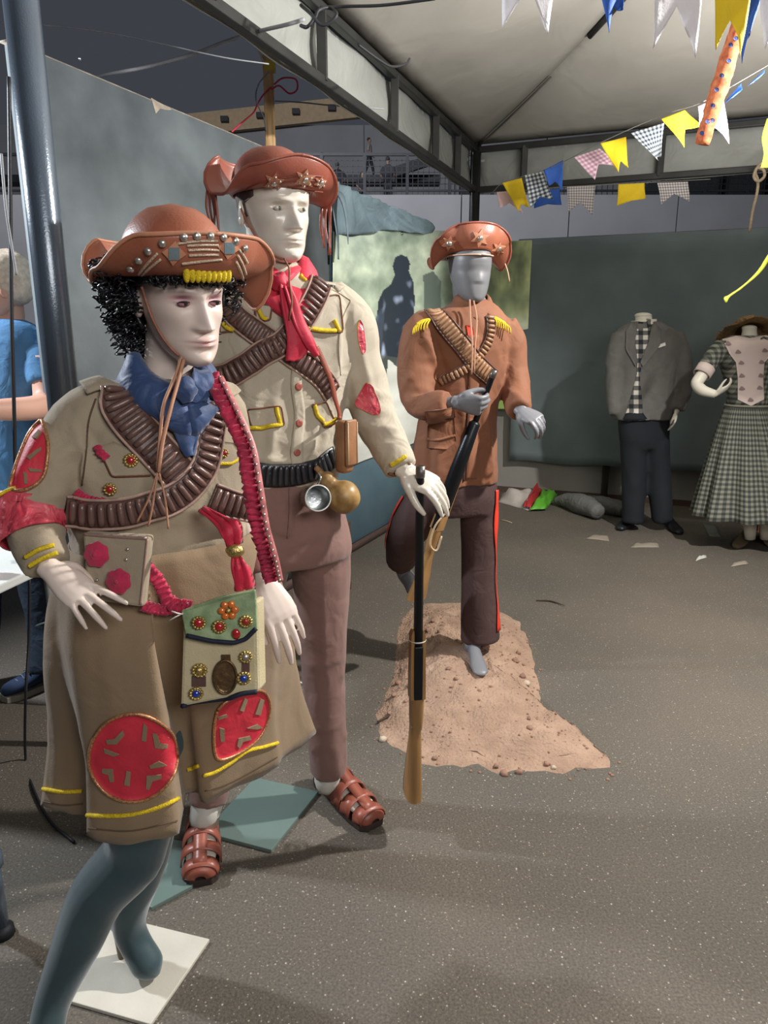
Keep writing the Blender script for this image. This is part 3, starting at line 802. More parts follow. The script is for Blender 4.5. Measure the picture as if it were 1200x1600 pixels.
def hat(name, label, C, M, rx, ry, crown_h, brim, m, parent_label=None, dome=2.6, thick=0.0035, crown_lean=0.0, nA=96, J=12, dent=0.0):
    """half-moon leather hat: crown dome and a brim whose length and upturn change with the angle (0 front, 90 wearer's left)"""
    t = thing(name, label, 'hat', C)
    cr = MB(); rings = []
    for i in range(15):
        u = i / 14; z = crown_h * u; k = (1 - u ** dome) ** (1 / dome) if u < 1 else 0.0
        k = max(k, 0.015)
        rg = []
        for j in range(nA):
            a = 2 * math.pi * j / nA
            rg.append(C + M @ V(math.sin(a) * rx * k, -math.cos(a) * ry * k + crown_lean * u, z - dent * gs(u, 1, .2) * gs(math.sin(a), 0, .4)))
        rings.append(rg)
    cr.loft(rings, (False, True))
    crs = shell(cr, thick); obj('crown', crs, m, t)
    # brim
    bt = sorted(brim); ext = [(bt[-1][0] - 360,) + tuple(bt[-1][1:])] + bt + [(bt[0][0] + 360,) + tuple(bt[0][1:]), (bt[1][0] + 360,) + tuple(bt[1][1:])]
    ext = [(bt[-2][0] - 360,) + tuple(bt[-2][1:])] + ext
    xa = [e[0] for e in ext]
    def val(a, k):
        i = max(q for q in range(len(xa)) if xa[q] <= a); i = min(i, len(xa) - 2); u = (a - xa[i]) / (xa[i + 1] - xa[i]); u = u * u * (3 - 2 * u)
        return ext[i][k] * (1 - u) + ext[i + 1][k] * u
    mb = MB(); rings = [[] for _ in range(J + 1)]
    for j in range(nA):
        ad = 360.0 * j / nA; a = R(ad); L = val(ad, 1); el = R(val(ad, 2)); e0 = R(val(ad, 3)) if len(ext[0]) > 3 else 0.0
        rad = V(math.sin(a) * ry, -math.cos(a) * rx, 0).normalized(); p = V(math.sin(a) * rx, -math.cos(a) * ry, 0)
        for i in range(J + 1):
            rings[i].append(C + M @ p)
            s = (i + 0.5) / J; s = s * s * (3 - 2 * s); e = e0 + (el - e0) * s
            p = p + (rad * math.cos(e) + V(0, 0, 1) * math.sin(e)) * (L / J)
    mb.loft(rings, (False, False))
    edge = rings[-1] + [rings[-1][0], rings[-1][1]]
    mb2 = MB(); mb2.v = list(mb.v); mb2.f = list(mb.f); shell(mb2, thick)
    br = obj('brim', mb2, m, t)
    sk = Skin(mb2, C.y)
    return t, br, sk, edge, [cr, mb2]
def star(c, r, r2, n=6, a0=0.0, sx=1.0, sh=0.0):
    return [(c[0] + sx * (r if k % 2 == 0 else r2) * math.sin(a0 + math.pi * k / n), c[1] - (r if k % 2 == 0 else r2) * math.cos(a0 + math.pi * k / n) + sh * sx * (r if k % 2 == 0 else r2) * math.sin(a0 + math.pi * k / n)) for k in range(2 * n)]
def circ(cx, cy, rx, ry=None, n=12, a0=0.0): 
    ry = ry or rx
    return [(cx + rx * math.cos(2 * math.pi * k / n + a0), cy + ry * math.sin(2 * math.pi * k / n + a0)) for k in range(n)]

def trows(rows, phi, m=26, n=44, ex=2.25):
    """horizontal rings from picture silhouettes: rows = (y, left x, right x, world Y, depth/width ratio)"""
    q = spline(rows, m) if m else rows; rings = []
    for (y, xl, xr, Y, k) in q:
        c = at((xl + xr) / 2, y, Y); hw = (xr - xl) / 2 * mpp((xl + xr) / 2, y, Y)
        rx = hw / math.sqrt(math.cos(phi) ** 2 + (k * math.sin(phi)) ** 2); ry = rx * k; rg = []
        for j in range(n):
            a = 2 * math.pi * j / n; ca, sa = math.cos(a), math.sin(a)
            x = rx * math.copysign(abs(ca) ** (2 / ex), ca); yy = ry * math.copysign(abs(sa) ** (2 / ex), sa)
            rg.append(c + V(x * math.cos(phi) - yy * math.sin(phi), x * math.sin(phi) + yy * math.cos(phi), 0))
        rings.append(rg)
    return rings
def limb(pts, m=20, n=18, flat=1.0, cap=True):
    """pts = (px, py, Y, radius in metres)"""
    P = [tuple(at(a, b, c)) + (r,) for a, b, c, r in pts]; q = spline(P, m)
    return MB().tube([Vector(x[:3]) for x in q], [x[3] for x in q], n, cap=cap, flat=flat)
def inner(joints):
    """the body under the clothes: tapering limbs from joint to joint"""
    mb = MB()
    for pts in joints: mb.tube([p[0] for p in pts], [p[1] for p in pts], 12, m=10)
    return mb

# shared materials
M_skinM = mat('mannequin_plastic', (226, 217, 203), rough=0.28, var=0.03, vscale=4, bump=0.0, attr='Col', spec=0.55, coat=0.25)
M_skinF = mat('mannequin_matte_plastic', (222, 202, 190), rough=0.42, var=0.03, vscale=4, bump=0.0, attr='Col', spec=0.45)
M_leather = mat('tan_leather', (158, 92, 68), rough=0.40, var=0.14, vscale=9, bump=0.25, bscale=220, spec=0.5, rgb2=(168, 102, 78))
M_leatherR = mat('red_leather', (148, 82, 66), rough=0.38, var=0.12, vscale=9, bump=0.2, bscale=220, spec=0.5)
M_leatherL = mat('pale_leather', (188, 130, 100), rough=0.55, var=0.12, vscale=20, bump=0.2, bscale=200)
M_bando = mat('bandolier_leather', (92, 66, 60), rough=0.42, var=0.2, vscale=18, bump=0.25, bscale=200, spec=0.5)
M_loop = mat('cartridge_loop_leather', (110, 82, 74), rough=0.34, var=0.15, vscale=25, bump=0.2, bscale=200, spec=0.6)
M_edge = mat('bandolier_edge', (170, 140, 126), rough=0.5, var=0.2, vscale=40)
M_black = mat('black_leather', (36, 37, 40), rough=0.35, var=0.15, vscale=20, bump=0.2, spec=0.55)
M_blackL = mat('black_loop_leather', (54, 55, 60), rough=0.28, var=0.15, vscale=20, bump=0.1, spec=0.65)
M_yellow = mat('yellow_braid', (226, 196, 40), rough=0.7, var=0.2, vscale=120, bump=0.8, bscale=400, bdist=0.003)
M_red = mat('red_satin', (200, 36, 64), rough=0.55, var=0.12, vscale=10, bump=0.2, bscale=300, fold=0.18, fscale=14, sheen=0.2)
M_rose = mat('rose_satin', (222, 62, 84), rough=0.42, var=0.2, vscale=25, bump=0.2, fold=0.4, fscale=34, rgb2=(232, 104, 114))
M_cord = mat('leather_cord', (150, 100, 80), rough=0.7, var=0.2, vscale=60)
M_gold = mat('gold_metal', (206, 170, 80), rough=0.35, metal=0.9, var=0.2, vscale=200)
M_silver = mat('silver_sequin', (206, 200, 190), rough=0.3, metal=0.8, var=0.3, vscale=200)
M_white = mat('white_cloth', (218, 216, 206), rough=0.8, var=0.06, vscale=12, bump=0.2)
# ================================================================== TALL MANNEQUIN IN KHAKI SHIRT
PHI = R(28)
base_m = V(-0.32, 1.92, 0)
male = thing('mannequin', 'tall cream mannequin in khaki shirt, red neckerchief and mauve brown trousers, holding a rifle', 'mannequin', base_m)
M_khaki = mat('khaki_cotton', (186, 175, 156), rough=0.85, var=0.07, vscale=5, bump=0.3, bscale=420, sheen=0.15, fold=0.38, fscale=11)
M_maroon = mat('mauve_brown_twill', (132, 100, 92), rough=0.8, var=0.08, vscale=6, bump=0.3, bscale=420, sheen=0.15, fold=0.25, fscale=9)
# shirt
tb_ = MB()
tb_.loft(trows([(424, 388, 468, 1.91, .95), (440, 362, 494, 1.91, .8), (456, 326, 528, 1.92, .62), (482, 308, 549, 1.92, .56), (530, 312, 549, 1.92, .60), (580, 320, 544, 1.92, .64),
                (640, 330, 534, 1.92, .66), (695, 340, 526, 1.92, .70), (722, 342, 527, 1.92, .70), (752, 343, 524, 1.92, .70)], PHI, 34, 48))
armL = [(505, 476, 1.99, .080), (540, 506, 2.0, .078), (560, 570, 2.0, .068), (582, 640, 1.98, .062), (604, 690, 1.93, .055), (627, 733, 1.88, .044)]
armR = [(350, 478, 1.86, .080), (318, 508, 1.82, .078), (300, 580, 1.80, .066), (294, 670, 1.80, .058), (298, 760, 1.78, .050), (302, 812, 1.76, .044)]
tb_.join(limb(armL, 26)); tb_.join(limb(armR, 26))
shirt = vox(tb_, 0.0075, 3)
def sp(sk, a, b): return sk.on(*a)[0], sk.on(*b)[0]
k0 = Skin(shirt, 1.9)
F_ = []
for a, b, w, h in [((560, 520), (586, 640), .014, .006), ((545, 560), (566, 650), .012, .006), ((575, 610), (612, 622), .012, .006), ((566, 655), (606, 650), .013, -.006), ((572, 668), (616, 672), .012, .007), ((590, 700), (632, 690), .011, .006),
                   ((430, 630), (420, 720), .014, .007), ((505, 640), (470, 725), .013, .008), ((520, 660), (480, 735), .012, .007), ((522, 610), (500, 700), .012, .006), ((400, 620), (395, 720), .014, .007),
                   ((440, 690), (520, 700), .012, .006), ((395, 716), (470, 722), .012, .008), ((530, 500), (524, 600), .013, .006), ((545, 480), (532, 560), .012, -.006), ((380, 560), (388, 640), .012, .005)]:
    p, q = sp(k0, a, b); F_.append((p, q, w, h))
crumple(shirt, 0.008, 7, [(a, b, w, h * 1.7) for a, b, w, h in F_], 1.0, (1, 1, .6))
obj('shirt', shirt, M_khaki, male)
kM = Skin(shirt, 1.9)
# placket, collar, cuff, epaulettes
mb, fr, top = strap(kM, [(466, 560), (462, 600), (468, 650), (462, 700), (464, 728)], .030, .0025, 26); obj('placket', mb, M_khaki, male)
col = MB(); rings = []
for i in range(31):
    a = R(-150 + 300 * i / 30); 
    c = at(424, 424, 1.905); rd = V(math.sin(a) * math.cos(PHI) + math.cos(a) * math.sin(PHI), math.sin(a) * math.sin(PHI) - math.cos(a) * math.cos(PHI), 0)
    wv = 0.022 + 0.03 * max(0, math.cos(a)) ** 2
    rings.append([c + rd * .070 + V(0, 0, .020), c + rd * .080 + V(0, 0, .010), c + rd * (.092 + wv * .25) + V(0, 0, -.008 - wv)])
col.loft(rings, (False, False), closed=False); obj('collar', shell(col, .004), M_khaki, male)
for i, pts in enumerate(([(482, 428), (508, 440), (538, 456)], [(372, 446), (350, 456), (330, 464)])):
    mb, fr, top = strap(kM, pts, .042, .004, 12, lift=.004); obj('epaulette', mb, M_khaki, male)
    if i == 0: obj('epaulette_braid', trim(kM, [(486, 424), (470, 432), (478, 440)], .005, 12), M_yellow, male)
cf = MB(); p1 = at(620, 722, 1.89); p2 = at(629, 738, 1.878)
cf.tube([p1, p2], [.050, .049], 20); 
obj('cuff', trim(kM, [(607, 738), (616, 741), (628, 734), (640, 722)], .005, 14), mat('brown_braid', (120, 78, 60), rough=.8), male)
obj('cuff_braid', trim(kM, [(611, 727), (620, 722), (634, 713)], .006, 14), M_yellow, male)
for x, y in ((465, 604), (466, 661), (463, 707)):
    p, n = kM.on(x, y); obj('button', MB().lathe(p + n * .003, n, [(0, .0095), (.003, .0100), (.005, .0085), (.0045, .004)], 16), mat('red_brown_button', (168, 92, 80), rough=.4), male)
for pts in ([(548, 470), (534, 500), (529, 540), (532, 588)], [(500, 446), (525, 456), (548, 470)]): obj('armhole_seam', trim(kM, pts, .0016, 24, off=.0003), mat('khaki_seam', (140, 124, 100), rough=.9), male)
# pocket flaps with yellow braid
def flap(fig, kk, poly, braid, m, mt=None, r=.0055):
    f = obj('pocket_flap', patch(kk, poly, .005, 4, 6, .006, closed_spline=False), m, fig)
    obj('flap_edging', trim(kk, poly + [poly[0]], .0022, 40, off=.006, straight=True), mat('brown_braid', (120, 78, 60), rough=.8), f)
    for b in braid: obj('yellow_braid', trim(kk, b, r, 26, off=.008), mt or M_yellow, f)
flap(male, kM, [(478, 468), (528, 462), (534, 520), (480, 516)], [[(478, 513), (500, 516), (522, 517)], [(519, 500), (524, 510), (529, 518)]], M_khaki)
flap(male, kM, [(388, 640), (437, 634), (443, 664), (396, 671)], [[(392, 668), (415, 667), (437, 662)], [(434, 660), (432, 648), (431, 636)]], M_khaki)
flap(male, kM, [(486, 632), (508, 628), (522, 662), (506, 668)], [[(489, 632), (493, 646), (502, 658)], [(502, 662), (512, 661), (522, 654)]], M_khaki)
flap(male, kM, [(340, 492), (366, 488), (370, 516), (344, 520)], [[(341, 497), (356, 512), (367, 516)]], M_khaki)
flap(male, kM, [(398, 474), (424, 478), (422, 500), (400, 500)], [[(404, 484), (410, 496), (418, 498)]], M_khaki)
for poly in ([(572, 598), (582, 606), (594, 640), (586, 648), (560, 636), (558, 624)], [(562, 500), (567, 512), (570, 545), (566, 552), (560, 530), (559, 508)]):
    a = obj('arm_patch', patch(kM, poly, .004, 4, 4, .004), M_rose, male, label='shiny red satin patch sewn on the sleeve')
    obj('patch_edging', trim(kM, poly + [poly[0]], .0018, 30), M_gold, a)
# trousers
tr_ = MB()
tr_.loft(trows([(740, 352, 522, 1.92, .72), (775, 350, 528, 1.92, .74), (815, 350, 538, 1.925, .76), (850, 352, 545, 1.93, .76), (872, 362, 545, 1.93, .7)], PHI, 12, 40))
tr_.join(limb([(492, 830, 1.97, .092), (500, 880, 1.98, .088), (503, 950, 1.985, .078), (505, 1040, 1.99, .068), (509, 1120, 2.0, .062), (512, 1185, 2.01, .060), (513, 1203, 2.02, .056)], 26))
tr_.join(limb([(410, 830, 1.87, .092), (400, 890, 1.85, .088), (378, 970, 1.84, .078), (352, 1080, 1.83, .066), (334, 1180, 1.83, .060), (324, 1248, 1.82, .058)], 26))
trous = vox(tr_, 0.0085, 3)
k1 = Skin(trous, 1.93); F_ = []
for a, b, w, h in [((470, 1060), (535, 1055), .012, .007), ((480, 1085), (538, 1070), .012, -.006), ((482, 1040), (530, 1030), .012, .006), ((486, 1170), (540, 1150), .012, .008), ((484, 1188), (538, 1186), .012, -.006), ((492, 1140), (536, 1128), .010, .006),
                   ((452, 850), (530, 822), .014, .007), ((420, 838), (456, 846), .012, -.009), ((450, 868), (540, 872), .014, -.005), ((395, 850), (440, 838), .012, .006), ((455, 770), (452, 835), .008, .006), ((515, 800), (505, 860), .012, .006), ((505, 900), (508, 1040), .008, .004)]:
    p, q = sp(k1, a, b); F_.append((p, q, w, h))
crumple(trous, 0.006, 7, [(a, b, w, h * 1.5) for a, b, w, h in F_], 4.0, (1, 1, .5))
obj('trousers', trous, M_maroon, male)
kT = Skin(trous, 1.93)
obj('fly_seam', trim(kT, [(452, 762), (453, 800), (449, 842)], .0022, 14), M_maroon, male)
# body: head, neck, hands, feet and the hidden limbs in one mesh
hC = at(426, 330, 1.885); hM = frame(R(36), R(4), R(-2)); hh = 0.240
hb, hcol = head(hC, hM, hh, 'male')
bm_ = MB(); cols = []
bm_.join(hb); cols += hcol
cream = np.array((226, 217, 203), float)
def addc(m, c=cream): bm_.join(m); cols.extend([c] * len(m.v))
nk = MB().tube([hC + V(-.012, .035, -.02), hC + V(-.012, .028, -.09), at(426, 440, 1.92), at(426, 476, 1.92)], [.060, .060, .064, .085], 22, m=14); addc(nk)
hand.side = -1
hl_w = at(630, 734, 1.875)
rifle_p = at(656, 760, 1.835)
hL = hand(hl_w, at(668, 755, 1.85) - hl_w, V(-.25, -.8, -.5), .190, ((.45, .30, .15), (.50, .32, .18), (.52, .34, .2), (.55, .34, .2)), .05, (0.70, -.45, .30), fore=at(604, 690, 1.93), fore_r=(.034, .028), tcurl=.18, vsz=.0024)
addc(hL)
hr_w = at(302, 818, 1.76)
hand.side = 1
hR = hand(hr_w, V(.02, -.03, -.1), V(.3, -1, 0), .190, ((.25, .3, .2),) * 4, .05, (.8, -.2, .35), fore=at(298, 760, 1.78), vsz=.003); addc(hR)
addc(inner([[(at(430, 470, 1.92), .075), (at(433, 600, 1.93), .10), (at(436, 760, 1.93), .10)], [(at(505, 480, 1.98), .05), (at(582, 640, 1.98), .04), (at(620, 722, 1.89), .028)],
            [(at(350, 480, 1.87), .05), (at(294, 670, 1.80), .04), (at(302, 812, 1.76), .028)], [(at(490, 800, 1.95), .08), (at(504, 1000, 1.99), .055), (at(513, 1215, 2.03), .036)], [(at(410, 800, 1.89), .08), (at(360, 1060, 1.835), .055), (at(322, 1285, 1.815), .036)]]))
M_sock = None
def footform(ankle, toe, r=1.0):
    t = (toe - ankle); t.z = 0; t.normalize(); side = V(t.y, -t.x, 0); mb = MB(); L = (toe - ankle).length; rings = []
    for s, w, z0, z1 in ((-.32, .018, .02, .06), (-.26, .030, .008, .085), (-.1, .034, .006, .105), (.12, .033, .008, .095), (.4, .038, .006, .066), (.7, .045, .006, .045), (.92, .040, .007, .034), (1.02, .018, .010, .024)):
        c = V(ankle.x, ankle.y, 0) + t * (s * L); zz = (z0 + z1) / 2 * r + floor_z; hz = (z1 - z0) / 2 * r
        rings.append([c + side * (w * r * math.cos(2 * math.pi * j / 16)) + V(0, 0, zz + hz * math.sin(2 * math.pi * j / 16)) for j in range(16)])
    mb.loft(rings); return mb
floor_z = .022
aL, tL = gnd(516, 1226, .02), gnd(574, 1276, .02); aR, tR = gnd(318, 1296, .02), gnd(314, 1362, .02)
addc(footform(aL, tL)); addc(footform(aR, tR))
bm_.col = lincol(cols)
body = obj('body', bm_, M_skinM, male)
# painted hair cap under the hat, eyes
hair = MB(); rings = []
for i in range(9):
    h = .43 + .06 * i; rg = []
    for j in range(21):
        a = R(62 + 236 * j / 20) if i > 2 else R(84 + 192 * j / 20)
        yf, yb, w = [float(np.interp(h, [t[0] for t in HEAD_T], [t[k] for t in HEAD_T])) for k in (1, 2, 3)]
        cy = (yf + yb) / 2; sx, cx = math.sin(a), math.cos(a); x = (w + .012) * math.copysign(abs(sx) ** .9, sx); y = cy + (yf - cy) * cx if cx > 0 else cy - (yb + .015 - cy) * cx
        rg.append(hC + hM @ V(x * hh, y * hh, (h - .5) * hh))
    rings.append(rg)
hair.loft(rings, (False, False), closed=False)
obj('painted_hair', shell(hair, .003), mat('dark_brown_hair', (72, 58, 52), rough=.6, var=.3, vscale=60), male)
M_eye = mat('painted_iris', (92, 96, 92), rough=.15, var=.05)
def eyes(fig, C, M, hh, wide=1.0, m=None, m2=None, rs=.052):
    for s in (-1, 1):
        p = C + M @ V(s * .132 * hh, -.372 * hh, -.002 * hh)
        e = obj('eye', MB().ell(p, rs * hh, .030 * hh, .021 * hh, M, 16, 10), m or mat('painted_eye_white', (205, 198, 186), rough=.2, var=.03), fig)
        obj('iris', MB().ell(p + M @ V(.004 * hh, -.022 * hh, .001 * hh), .019 * hh, .0125 * hh, .019 * hh, M, 12, 8), m2 or M_eye, e)
eyes(male, hC, hM, hh)
# neckerchief
M_scarf = M_red
def scarf_ring(C, phi, rx, ry, rows, n=40, tilt=0.0):
    rings = []
    for i in range(n):
        a = 2 * math.pi * i / n; rd = V(math.sin(a) * rx, -math.cos(a) * ry, 0); rg = []
        for (kr, z) in rows:
            f = max(0, math.cos(a)) ** 2
            rg.append(C + Matrix.Rotation(phi, 3, 'Z') @ (rd * kr + V(0, 0, z - tilt * f + .006 * math.sin(a * 5 + z * 60))))
        rings.append(rg)
    return rings
nC = at(428, 428, 1.905)
sc = MB(); sr = scarf_ring(nC, PHI, .088, .094, [(.78, .058), (1.0, .044), (1.22, .012), (1.38, -.022), (1.24, -.04)], 44, .075); sr.append(sr[0])
sc.loft(sr, (False, False), closed=False); nf = obj('neckerchief', shell(sc, .004), M_scarf, male)
def tail(kk, rows, Y, th=.006, lift=.012, n=22, cols=7, pleat=.006, follow=0.5):
    """hanging cloth tail: rows (y, left x, right x); lies off the surface"""
    q = spline(rows, n); mb = MB(); rings = []
    for i, (y, a, b) in enumerate(q):
        rg = []
        for j in range(cols):
            u = j / (cols - 1); x = a + (b - a) * u; p, nn = kk.on(x, y)
            nn = (nn * .4 + V(math.sin(PHI), -math.cos(PHI), 0) * .6).normalized()
            rg.append(p + nn * (lift + pleat * math.sin(u * 9 + i * .25)))
        rings.append(smooth_vecs(rg, 2))
    for j in range(cols):
        c = smooth_vecs([r[j] for r in rings], 3)
        for i in range(len(rings)): rings[i][j] = c[i]
    mb.loft(rings, (False, False), closed=False)
    return shell(mb, th)
obj('scarf_tail', tail(kM, [(440, 428, 448), (470, 430, 456), (500, 436, 462), (530, 441, 472), (550, 440, 478), (566, 441, 458)], 1.9, lift=.024), M_scarf, nf)
obj('scarf_tail', tail(kM, [(448, 432, 446), (475, 440, 458), (500, 446, 466), (525, 458, 480), (545, 474, 488), (556, 486, 490)], 1.9, lift=.032), M_scarf, nf)
obj('scarf_fold', tail(kM, [(400, 390, 400), (420, 396, 424), (436, 412, 440), (446, 430, 446)], 1.9, lift=.016), M_scarf, nf)
obj('scarf_fold', tail(kM, [(404, 458, 466), (420, 448, 468), (434, 438, 462), (446, 430, 446)], 1.9, lift=.016), M_scarf, nf)
obj('scarf_knot', MB().ell(at(437, 441, 1.80), .022, .018, .024, frame(PHI), 14, 10, .3, 2), M_scarf, nf)
# bandoliers
def bandolier(fig, kk, path, width, spacing, r, n=36, mb_=None, ml=None, edge=True, span=(.12, .88), name='bandolier', lab=None, lift=.004):
    mb, fr, top = strap(kk, path, width, .004, n, lift=lift)
    b = obj(name, mb, mb_ or M_bando, fig, label=lab)
    if edge:
        for j in (0, -1):
            obj('edge_piping', MB().tube([t[j] for t in top], .0028, 6), M_edge if edge is True else edge, b)
    loops(top, fr, spacing, r, 'cartridge_loop', ml or M_loop, b, span)
    return b
bandolier(male, kM, [(322, 588), (350, 588), (380, 574), (410, 552), (440, 536), (470, 500), (488, 470), (500, 440)], .058, .0165, .0068, 40, lift=.007)
bandolier(male, kM, [(352, 470), (375, 500), (405, 522), (440, 544), (470, 565), (500, 588), (522, 618)], .056, .0165, .0068, 40, lift=.002)
bandolier(male, kM, [(392, 738), (415, 742), (445, 742), (475, 738), (500, 728), (521, 712)], .060, .0155, .0068, 34, M_black, M_blackL, edge=False, span=(.08, .92), name='cartridge_belt')
# sandals
def sandal(fig, a, t_, lab=None):
    t = (t_ - a); L = t.length; t.normalize(); sd = V(t.y, -t.x, 0); c0 = V(a.x, a.y, 0)
    def pt(s, w, z): return c0 + t * (s * L) + sd * w + V(0, 0, z + floor_z)
    s = obj('sandal', MB(), M_leatherR, fig) if False else None
    out = [(-.36, .0), (-.34, .024), (-.2, .036), (.1, .036), (.5, .047), (.85, .051), (1.1, .047), (1.19, .030)]
    poly = [pt(x, w, -.022) for x, w in out] + [pt(x, -w, -.022) for x, w in out[::-1][:-1]]
    so = obj('sandal', MB().prism(poly, V(0, 0, .020)), mat('sandal_sole', (58, 46, 42), rough=.8), fig, smooth=False, bevel=.003, label=lab)
    for s0, s1, w, z in ((.92, 1.15, .047, .036), (.66, .885, .056, .052), (.40, .625, .054, .072), (.14, .365, .048, .094), (-.08, .105, .044, .107)):
        rings = []
        for i in range(13):
            q = math.pi * i / 12; rings.append([pt(x, w * math.cos(q) * 1.02, z * math.sin(q) ** .7 + .002 + (.004 if k else 0)) for k, x in ((0, s0), (1, (s0 + s1) / 2), (0, s1))])
        mb = MB().loft(rings, (False, False), closed=False); obj('strap', shell(mb, .004), M_leatherR, so)
    tc = []
    for x, k in ((.96, 1.0), (1.05, .98), (1.12, .88), (1.17, .66), (1.19, .3)): tc.append([pt(x, .049 * k * math.cos(q), .002 + .036 * k * math.sin(q)) for q in [math.pi * i / 12 for i in range(13)]])
    obj('toe_cap', shell(MB().loft(tc, (False, False), closed=False), .004), M_leatherR, so)
    rings = []
    for i in range(12):
        x = -.02 + 1.1 * i / 11; z = np.interp(x, [-.02, .1, .3, .6, .9, 1.1], [.108, .106, .092, .066, .046, .034]); rings.append([pt(x, .019 * k, z + .006 - .002 * abs(k)) for k in (-1, 0, 1)])
    obj('centre_strap', shell(MB().loft(rings, (False, False), closed=False), .005), M_leatherR, so)
    rings = []
    for i in range(15):
        q = math.pi * (i / 14); rings.append([pt(-.30 * math.sin(q) + .06 * abs(math.cos(q)), .040 * math.cos(q), z) for z in (.012, .045, .075)])
    obj('heel_counter', shell(MB().loft(rings, (False, False), closed=False), .004), M_leatherR, so)
    return so
sandal(male, aL, tL); sandal(male, aR, tR)
sockL = MB().tube([at(513, 1196, 2.02), at(512, 1220, 2.035), V(aL.x, aL.y, .05)], [.044, .042, .042], 18, m=8); obj('sock', sockL, M_white, male)
sockR = MB().tube([at(323, 1236, 1.82), at(320, 1272, 1.815), V(aR.x, aR.y, .06)], [.044, .043, .043], 18, m=8); obj('sock', sockR, M_white, male)
# green glass stand plates under his feet
M_plate = mat('green_glass_plate', (104, 122, 116), rough=0.22, var=0.06, vscale=3, bump=0.0, spec=0.6)
def plate(px4, th=.012, z=.0):
    P = [gnd(x, y, z + th) for x, y in px4]; return MB().prism([V(p.x, p.y, z) for p in P], V(0, 0, th))
def stand_plate(label, px4):
    P = [gnd(x, y) for x, y in px4]; c = sum(P, V(0, 0, 0)) / 4
    o = tag(obj('stand_plate', plate(px4), M_plate, smooth=False, bevel=.002, loc=c), label, 'plate'); return o
stand_plate('square green glass stand plate under the raised brown trouser leg', [(498, 1236), (424, 1328), (318, 1300), (398, 1214)])
stand_plate('square green glass stand plate under the brown sandal beside the skirt hem', [(338, 1322), (262, 1310), (200, 1368), (236, 1418), (300, 1384)])
# hat
rxm, rym = .092, .112
cM = hC + hM @ V(0, .006, .036)
hat_m, brm, kH, edge, hmbs = hat('leather_hat', 'reddish tan half-moon leather hat with star appliques on the tall mannequin', cM, hM @ Matrix.Rotation(R(-4), 3, 'X'), rxm, rym, .108,
    [(0, .082, 86, 25), (45, .076, 74, 18), (88, .068, -22, -10), (120, .070, 10, 0), (180, .100, 95, 45), (235, .098, 97, 55), (262, .052, 0, -10), (285, .058, -18, -8), (318, .076, 62, 5)], M_leatherR, dome=2.4)

for c, r1 in (((428, 285), 17), ((476, 280), 17), ((500, 285), 10)):
    ap = obj('star_applique', patch(kH, star(c, r1, r1 * .48, 6, .2), .003, 3, 2, .003, closed_spline=False), M_leatherL, hat_m, smooth=False)
    for k in range(6):
        a = .2 + 2 * math.pi * k / 6; p, n = kH.on(c[0] + r1 * .55 * math.sin(a), c[1] - r1 * .55 * math.cos(a)); obj('stud', MB().ell(p + n * .004, .0028, .0028, .0028, None, 8, 6), M_silver, ap)
    p, n = kH.on(*c); obj('centre_stud', MB().lathe(p + n * .003, n, [(0, .0075), (.003, .007), (.005, .003)], 12), M_silver, ap)
for k in range(4):
    y = 272 + 8 * k; obj('stitched_band', trim(kH, [(372 + 3 * k, y + 30 - 4 * k), (400, y + 16), (440, y + 6), (480, y + 2), (505, y + 4)], .0016, 26, sides=5), mat('dark_stitch', (126, 62, 48), rough=.6), hat_m)
obj('edge_binding', MB().tube(edge, .0032, 8), M_leatherR, hat_m)
def fringe(t, pts, m, n=5, L=.07, w=.0035):
    for i in range(n):
        p = pts[0].lerp(pts[1], i / max(1, n - 1)); l = L * random.uniform(.7, 1.1)
        q = [p, p + V(random.uniform(-.006, .006), random.uniform(-.006, .006), -l * .5), p + V(random.uniform(-.010, .010), random.uniform(-.01, .01), -l)]
        obj('fringe_strip', MB().tube(q, [w, w, w * .5], 6, m=7, flat=.4), m, t)
i0 = edge_near(edge, 506, 322); fringe(hat_m, (edge[i0 - 3], edge[i0 + 1]), M_leatherR, 5, .11)
i0 = edge_near(edge, 336, 322); fringe(hat_m, (edge[i0 - 2], edge[i0 + 2]), M_leatherR, 5, .11)
kF = Skin([bm_, hair], 1.88)
obj('chin_strap', MB().tube(smooth_vecs([kF.on(x, y)[0] + kF.on(x, y)[1] * .003 for x, y in [(376, 322), (384, 338), (394, 358), (406, 378), (420, 394), (434, 402), (446, 404)]], 1), .0028, 6, m=26), M_cord, hat_m)
obj('chin_cord', MB().tube([at(444, 404, 1.78), at(452, 420, 1.77), at(452, 440, 1.765), at(456, 470, 1.765), at(452, 500, 1.77)], .0022, 6, m=16), M_cord, hat_m)
